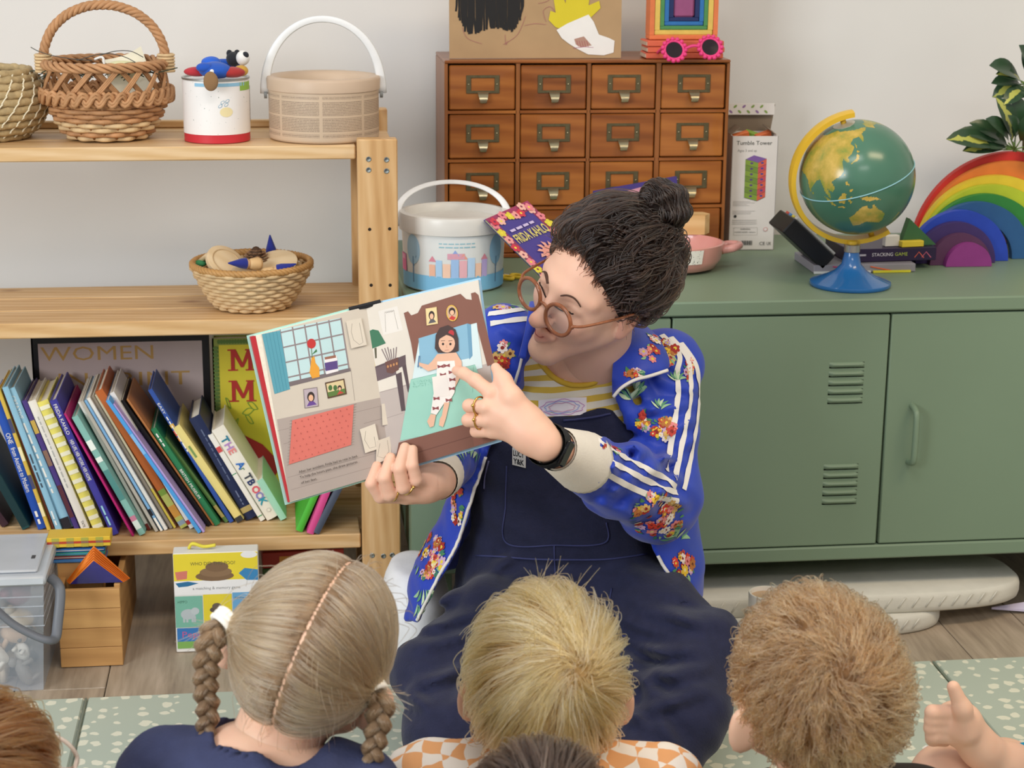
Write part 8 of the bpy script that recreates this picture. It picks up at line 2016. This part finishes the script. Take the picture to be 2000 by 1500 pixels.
# cowlick standing up at the front
m = 54; r = scalp_pts(m, None, 1, lambda p: (p[:, 1] > .11) & (np.abs(p[:, 0]) < .03), kr, KC0, KRR); tq = np.linspace(0, 1, 10)[None, :, None]; cl_ = (kr.integers(0, 4, m) - 1.5) * .45
pth = r[:, None] + np.array((0, 1.0, .1)) * .045 * tq * kr.uniform(.6, 1.3, (m, 1, 1)) + np.stack([-cl_[:, None] * .03 * tq[..., 0] ** 1.6 + 0 * cl_[:, None], 0 * cl_[:, None] * tq[..., 0], 0 * cl_[:, None] * tq[..., 0]], -1) + kr.normal(size=(m, 1, 3)) * .0025 * tq
pth = np.where(tq > .2, pth - (pth - pth.mean(0, keepdims=True)) * 0, pth); strands('cowlick', to_world(pth, b_hc, B_AX, BS), blond, tuple(broot), BH, .0006, .0002)
bb_ = bvh_of(*bsh_)
# --- boy with short brown hair
c_hc = at(1588, 1372, 1.72); C_AX = frame((-.04, .84, .54), (-.25, .52, -.81)); CS_ = 1.0
DARK = M('black_brown_fleece', '#2a2522', .95, var=.1, vs=60, bmp=.3, bs=250)
boy, croot, chd, csh, cso, cnb = kid('boy with short wavy brown hair and a dark top, back turned', c_hc, C_AX, CS_, DARK, KSKIN, Vector((c_hc.x - .03, c_hc.y - .05, 0)), shirt_name='dark_top', up=.012)
CH_ = hair_mat('light_brown_hair', '#4f3722', '#7d5c3c', '#ad8a5e', .34)
wc2 = (.012, .105, -.075)
top_c = lambda p: kcover(p) & (p[:, 1] > .02); low_c = lambda p: kcover(p) & (p[:, 1] <= .035) & ~((np.abs(p[:, 0]) > .058) & (p[:, 1] < .024) & (np.abs(p[:, 2] + .006) < .032))
sh1 = np.concatenate([flow_hair(900, 9, wc2, (.018, .036), kr, 1.0, .15, (.003, .011), 10, .0024, 1.1, .0042, top_c, .6)]); sh2 = flow_hair(800, 9, wc2, (.010, .020), kr, .3, .8, (.0012, .0035), 10, .0005, 1, .0038, low_c, .3)
sh3 = flow_hair(120, 12, wc2, (.016, .03), kr, .9, .1, (.002, .005), 10, .0012, 1, .004, lambda p: np.linalg.norm(p - np.array(wc2), axis=1) < .03, .5)
strands('hair', to_world(np.concatenate([sh1, sh2, sh3]), c_hc, C_AX, CS_), boy, tuple(croot), CH_, .00062, .0003)
fibre_cap(boy, croot, chd, C_AX, CS_, cap_mat('light_brown_base', '#5a4028', '#7a5a3a'), .0026, -.066)
# yellow trim on the collar
bcs = bvh_of(*csh); mb = seam(bcs, [(1285, 1499), (1296, 1490), (1306, 1486)], .004, 5)
if mb.f: mb.v = [tuple(Vector(v) - croot) for v in mb.v]; mb.build('yellow_trim', M('yellow_trim', '#d8d04a', .8), cso, True)
# --- child at the lower left corner, brown fringe and clear glasses
d_hc = at(-62, 1580, 1.66); D_AX = frame((.10, .84, .54), (.35, .52, -.78)); DS = .98
lft, droot, dhd, dsh, dso, dnb = kid('child with straight brown hair and clear glasses in the corner', d_hc, D_AX, DS, M('grey_jersey', '#7a7f88', .9), KSKIN, Vector((d_hc.x - .03, d_hc.y - .05, 0)))
DH = hair_mat('chestnut_hair', '#4a2a14', '#7a4e2a', '#a67a4a', .3)
dh_ = flow_hair(420, 18, (.0, .112, -.068), (.07, .11), kr, .25, .5, (.004, .012), 12, .0006, 1, .0052, kcover, .7); strands('hair', to_world(dh_, d_hc, D_AX, DS), lft, tuple(droot), DH, .0006, .0003); fibre_cap(lft, droot, dhd, D_AX, DS, cap_mat('chestnut_base', '#4a2c16', '#6e4626'), .003, -.066)
gg = bpy.data.objects.new('glasses', None); COL.objects.link(gg); gg.parent = lft; gg['label'] = 'clear plastic framed glasses'
for s in (-1, 1):
    mb = MB(); mb.tube([dhd(s * .034 + .025 * math.cos(a), .0 + .022 * math.sin(a), .104) - droot for a in [2 * PI * k / 28 for k in range(28)]], .0022, 7, True); mb.build('frame', clear('clear_frame', .6, '#e0cfc4'), gg, True)
    mb = MB(); mb.tube(spline([dhd(s * .06, .005, .102) - droot, dhd(s * .080, .008, .05) - droot, dhd(s * .082, .006, -.005) - droot], 5), .002, 6); mb.build('temple_arm', clear('clear_frame2', .6, '#e0cfc4'), gg, True)
# --- dark haired child, only the crown in view
e_hc = at(1057, 1690, 1.52); E_AX = frame((0, .86, .50), (.0, .50, -.86)); ES = .96
drk, eroot, ehd, esh, eso, enb = kid('child with smooth dark brown hair at the bottom edge', e_hc, E_AX, ES, M('grey_jersey', '#7a7f88', .9), KSKIN, Vector((e_hc.x, e_hc.y - .05, 0)))
EH = hair_mat('dark_smooth_hair', '#1e1613', '#382b25', '#5a4a40', .25)
eh_ = flow_hair(420, 18, (.0, .115, -.066), (.07, .12), kr, .2, .6, (.003, .010), 12, .0004, 1, .0052, kcover, .7); strands('hair', to_world(eh_, e_hc, E_AX, ES), drk, tuple(eroot), EH, .0006, .0003); fibre_cap(drk, eroot, ehd, E_AX, ES, cap_mat('dark_smooth_base', '#1c1512', '#33271f'), .003, -.066)
# --- child at the right edge: hand resting on a bare knee
r_hc = at(2330, 1310, 1.95); R_AX = frame((-.05, .90, .43), (-.35, .35, -.87))
TEAL = M('teal_jersey', '#1f8fb5', .85, var=.06)
rk_, rroot, rhd, rsh, rso, rnb = kid('child in a teal top with a hand on the knee at the edge', r_hc, R_AX, .96, TEAL, KSKIN, Vector((r_hc.x, r_hc.y - .02, 0)), shirt_name='teal_top')
RHH = flow_hair(300, 14, (.0, .112, -.068), (.06, .1), kr, .3, .5, (.004, .012), 10, .0006, 1, .0052, kcover, .7); strands('hair', to_world(RHH, r_hc, R_AX, .96), rk_, tuple(rroot), CH_, .0006, .0003); fibre_cap(rk_, rroot, rhd, R_AX, .96, cap_mat('light_brown_base', '#5a4028', '#7a5a3a'), .003, -.066)
HD = 2.02
def rp(px, py, dy=0.0): return at(px, py, HD + dy)
hr = SDF(); hr.chain([rp(2065, 1560, .02), rp(1975, 1500, .01), rp(1915, 1462)], [.034, .028, .0215], .02)
hr.chain([rp(1915, 1462), rp(1880, 1415)], [.022, .026], .018); hr.ell(rp(1862, 1410), (.026, .022, .026), None, .015)
hr.chain([rp(1888, 1432, -.02), rp(1880, 1385, -.022), rp(1862, 1342, -.018)], [.0135, .0110, .0080], .008)
for k in range(4): hr.chain([rp(1862 - 4 * k, 1392 + 15 * k, -.008), rp(1822 - 1 * k + (4 if k == 3 else 0), 1392 + 15 * k, -.012), rp(1822, 1398 + 15 * k, .016), rp(1845, 1404 + 14 * k, .022)], [.0105, .0098, .0092, .0082], .003)
V, F = hr.mesh(.0018); 
lg_ = SDF(); lg_.chain([rp(2080, 1600, .10), rp(1960, 1520, .06), rp(1850, 1525, .04), rp(1880, 1640, -.06)], [.055, .045, .042, .034], .03); V3, F3 = lg_.mesh(.005, smooth=1)
arm = np_mesh('resting_arm', *join_vf([(V, F), (V3, F3)]), KSKIN, rk_, rroot); 
sl = SDF(); sl.chain([rp(2010, 1505, .012), rp(2070, 1560, .02), rp(2200, 1470, .02)], [.036, .042, .046], .02); V, F = sl.mesh(.005, smooth=1); np_mesh('sleeve', V, F, TEAL, rk_, rroot)
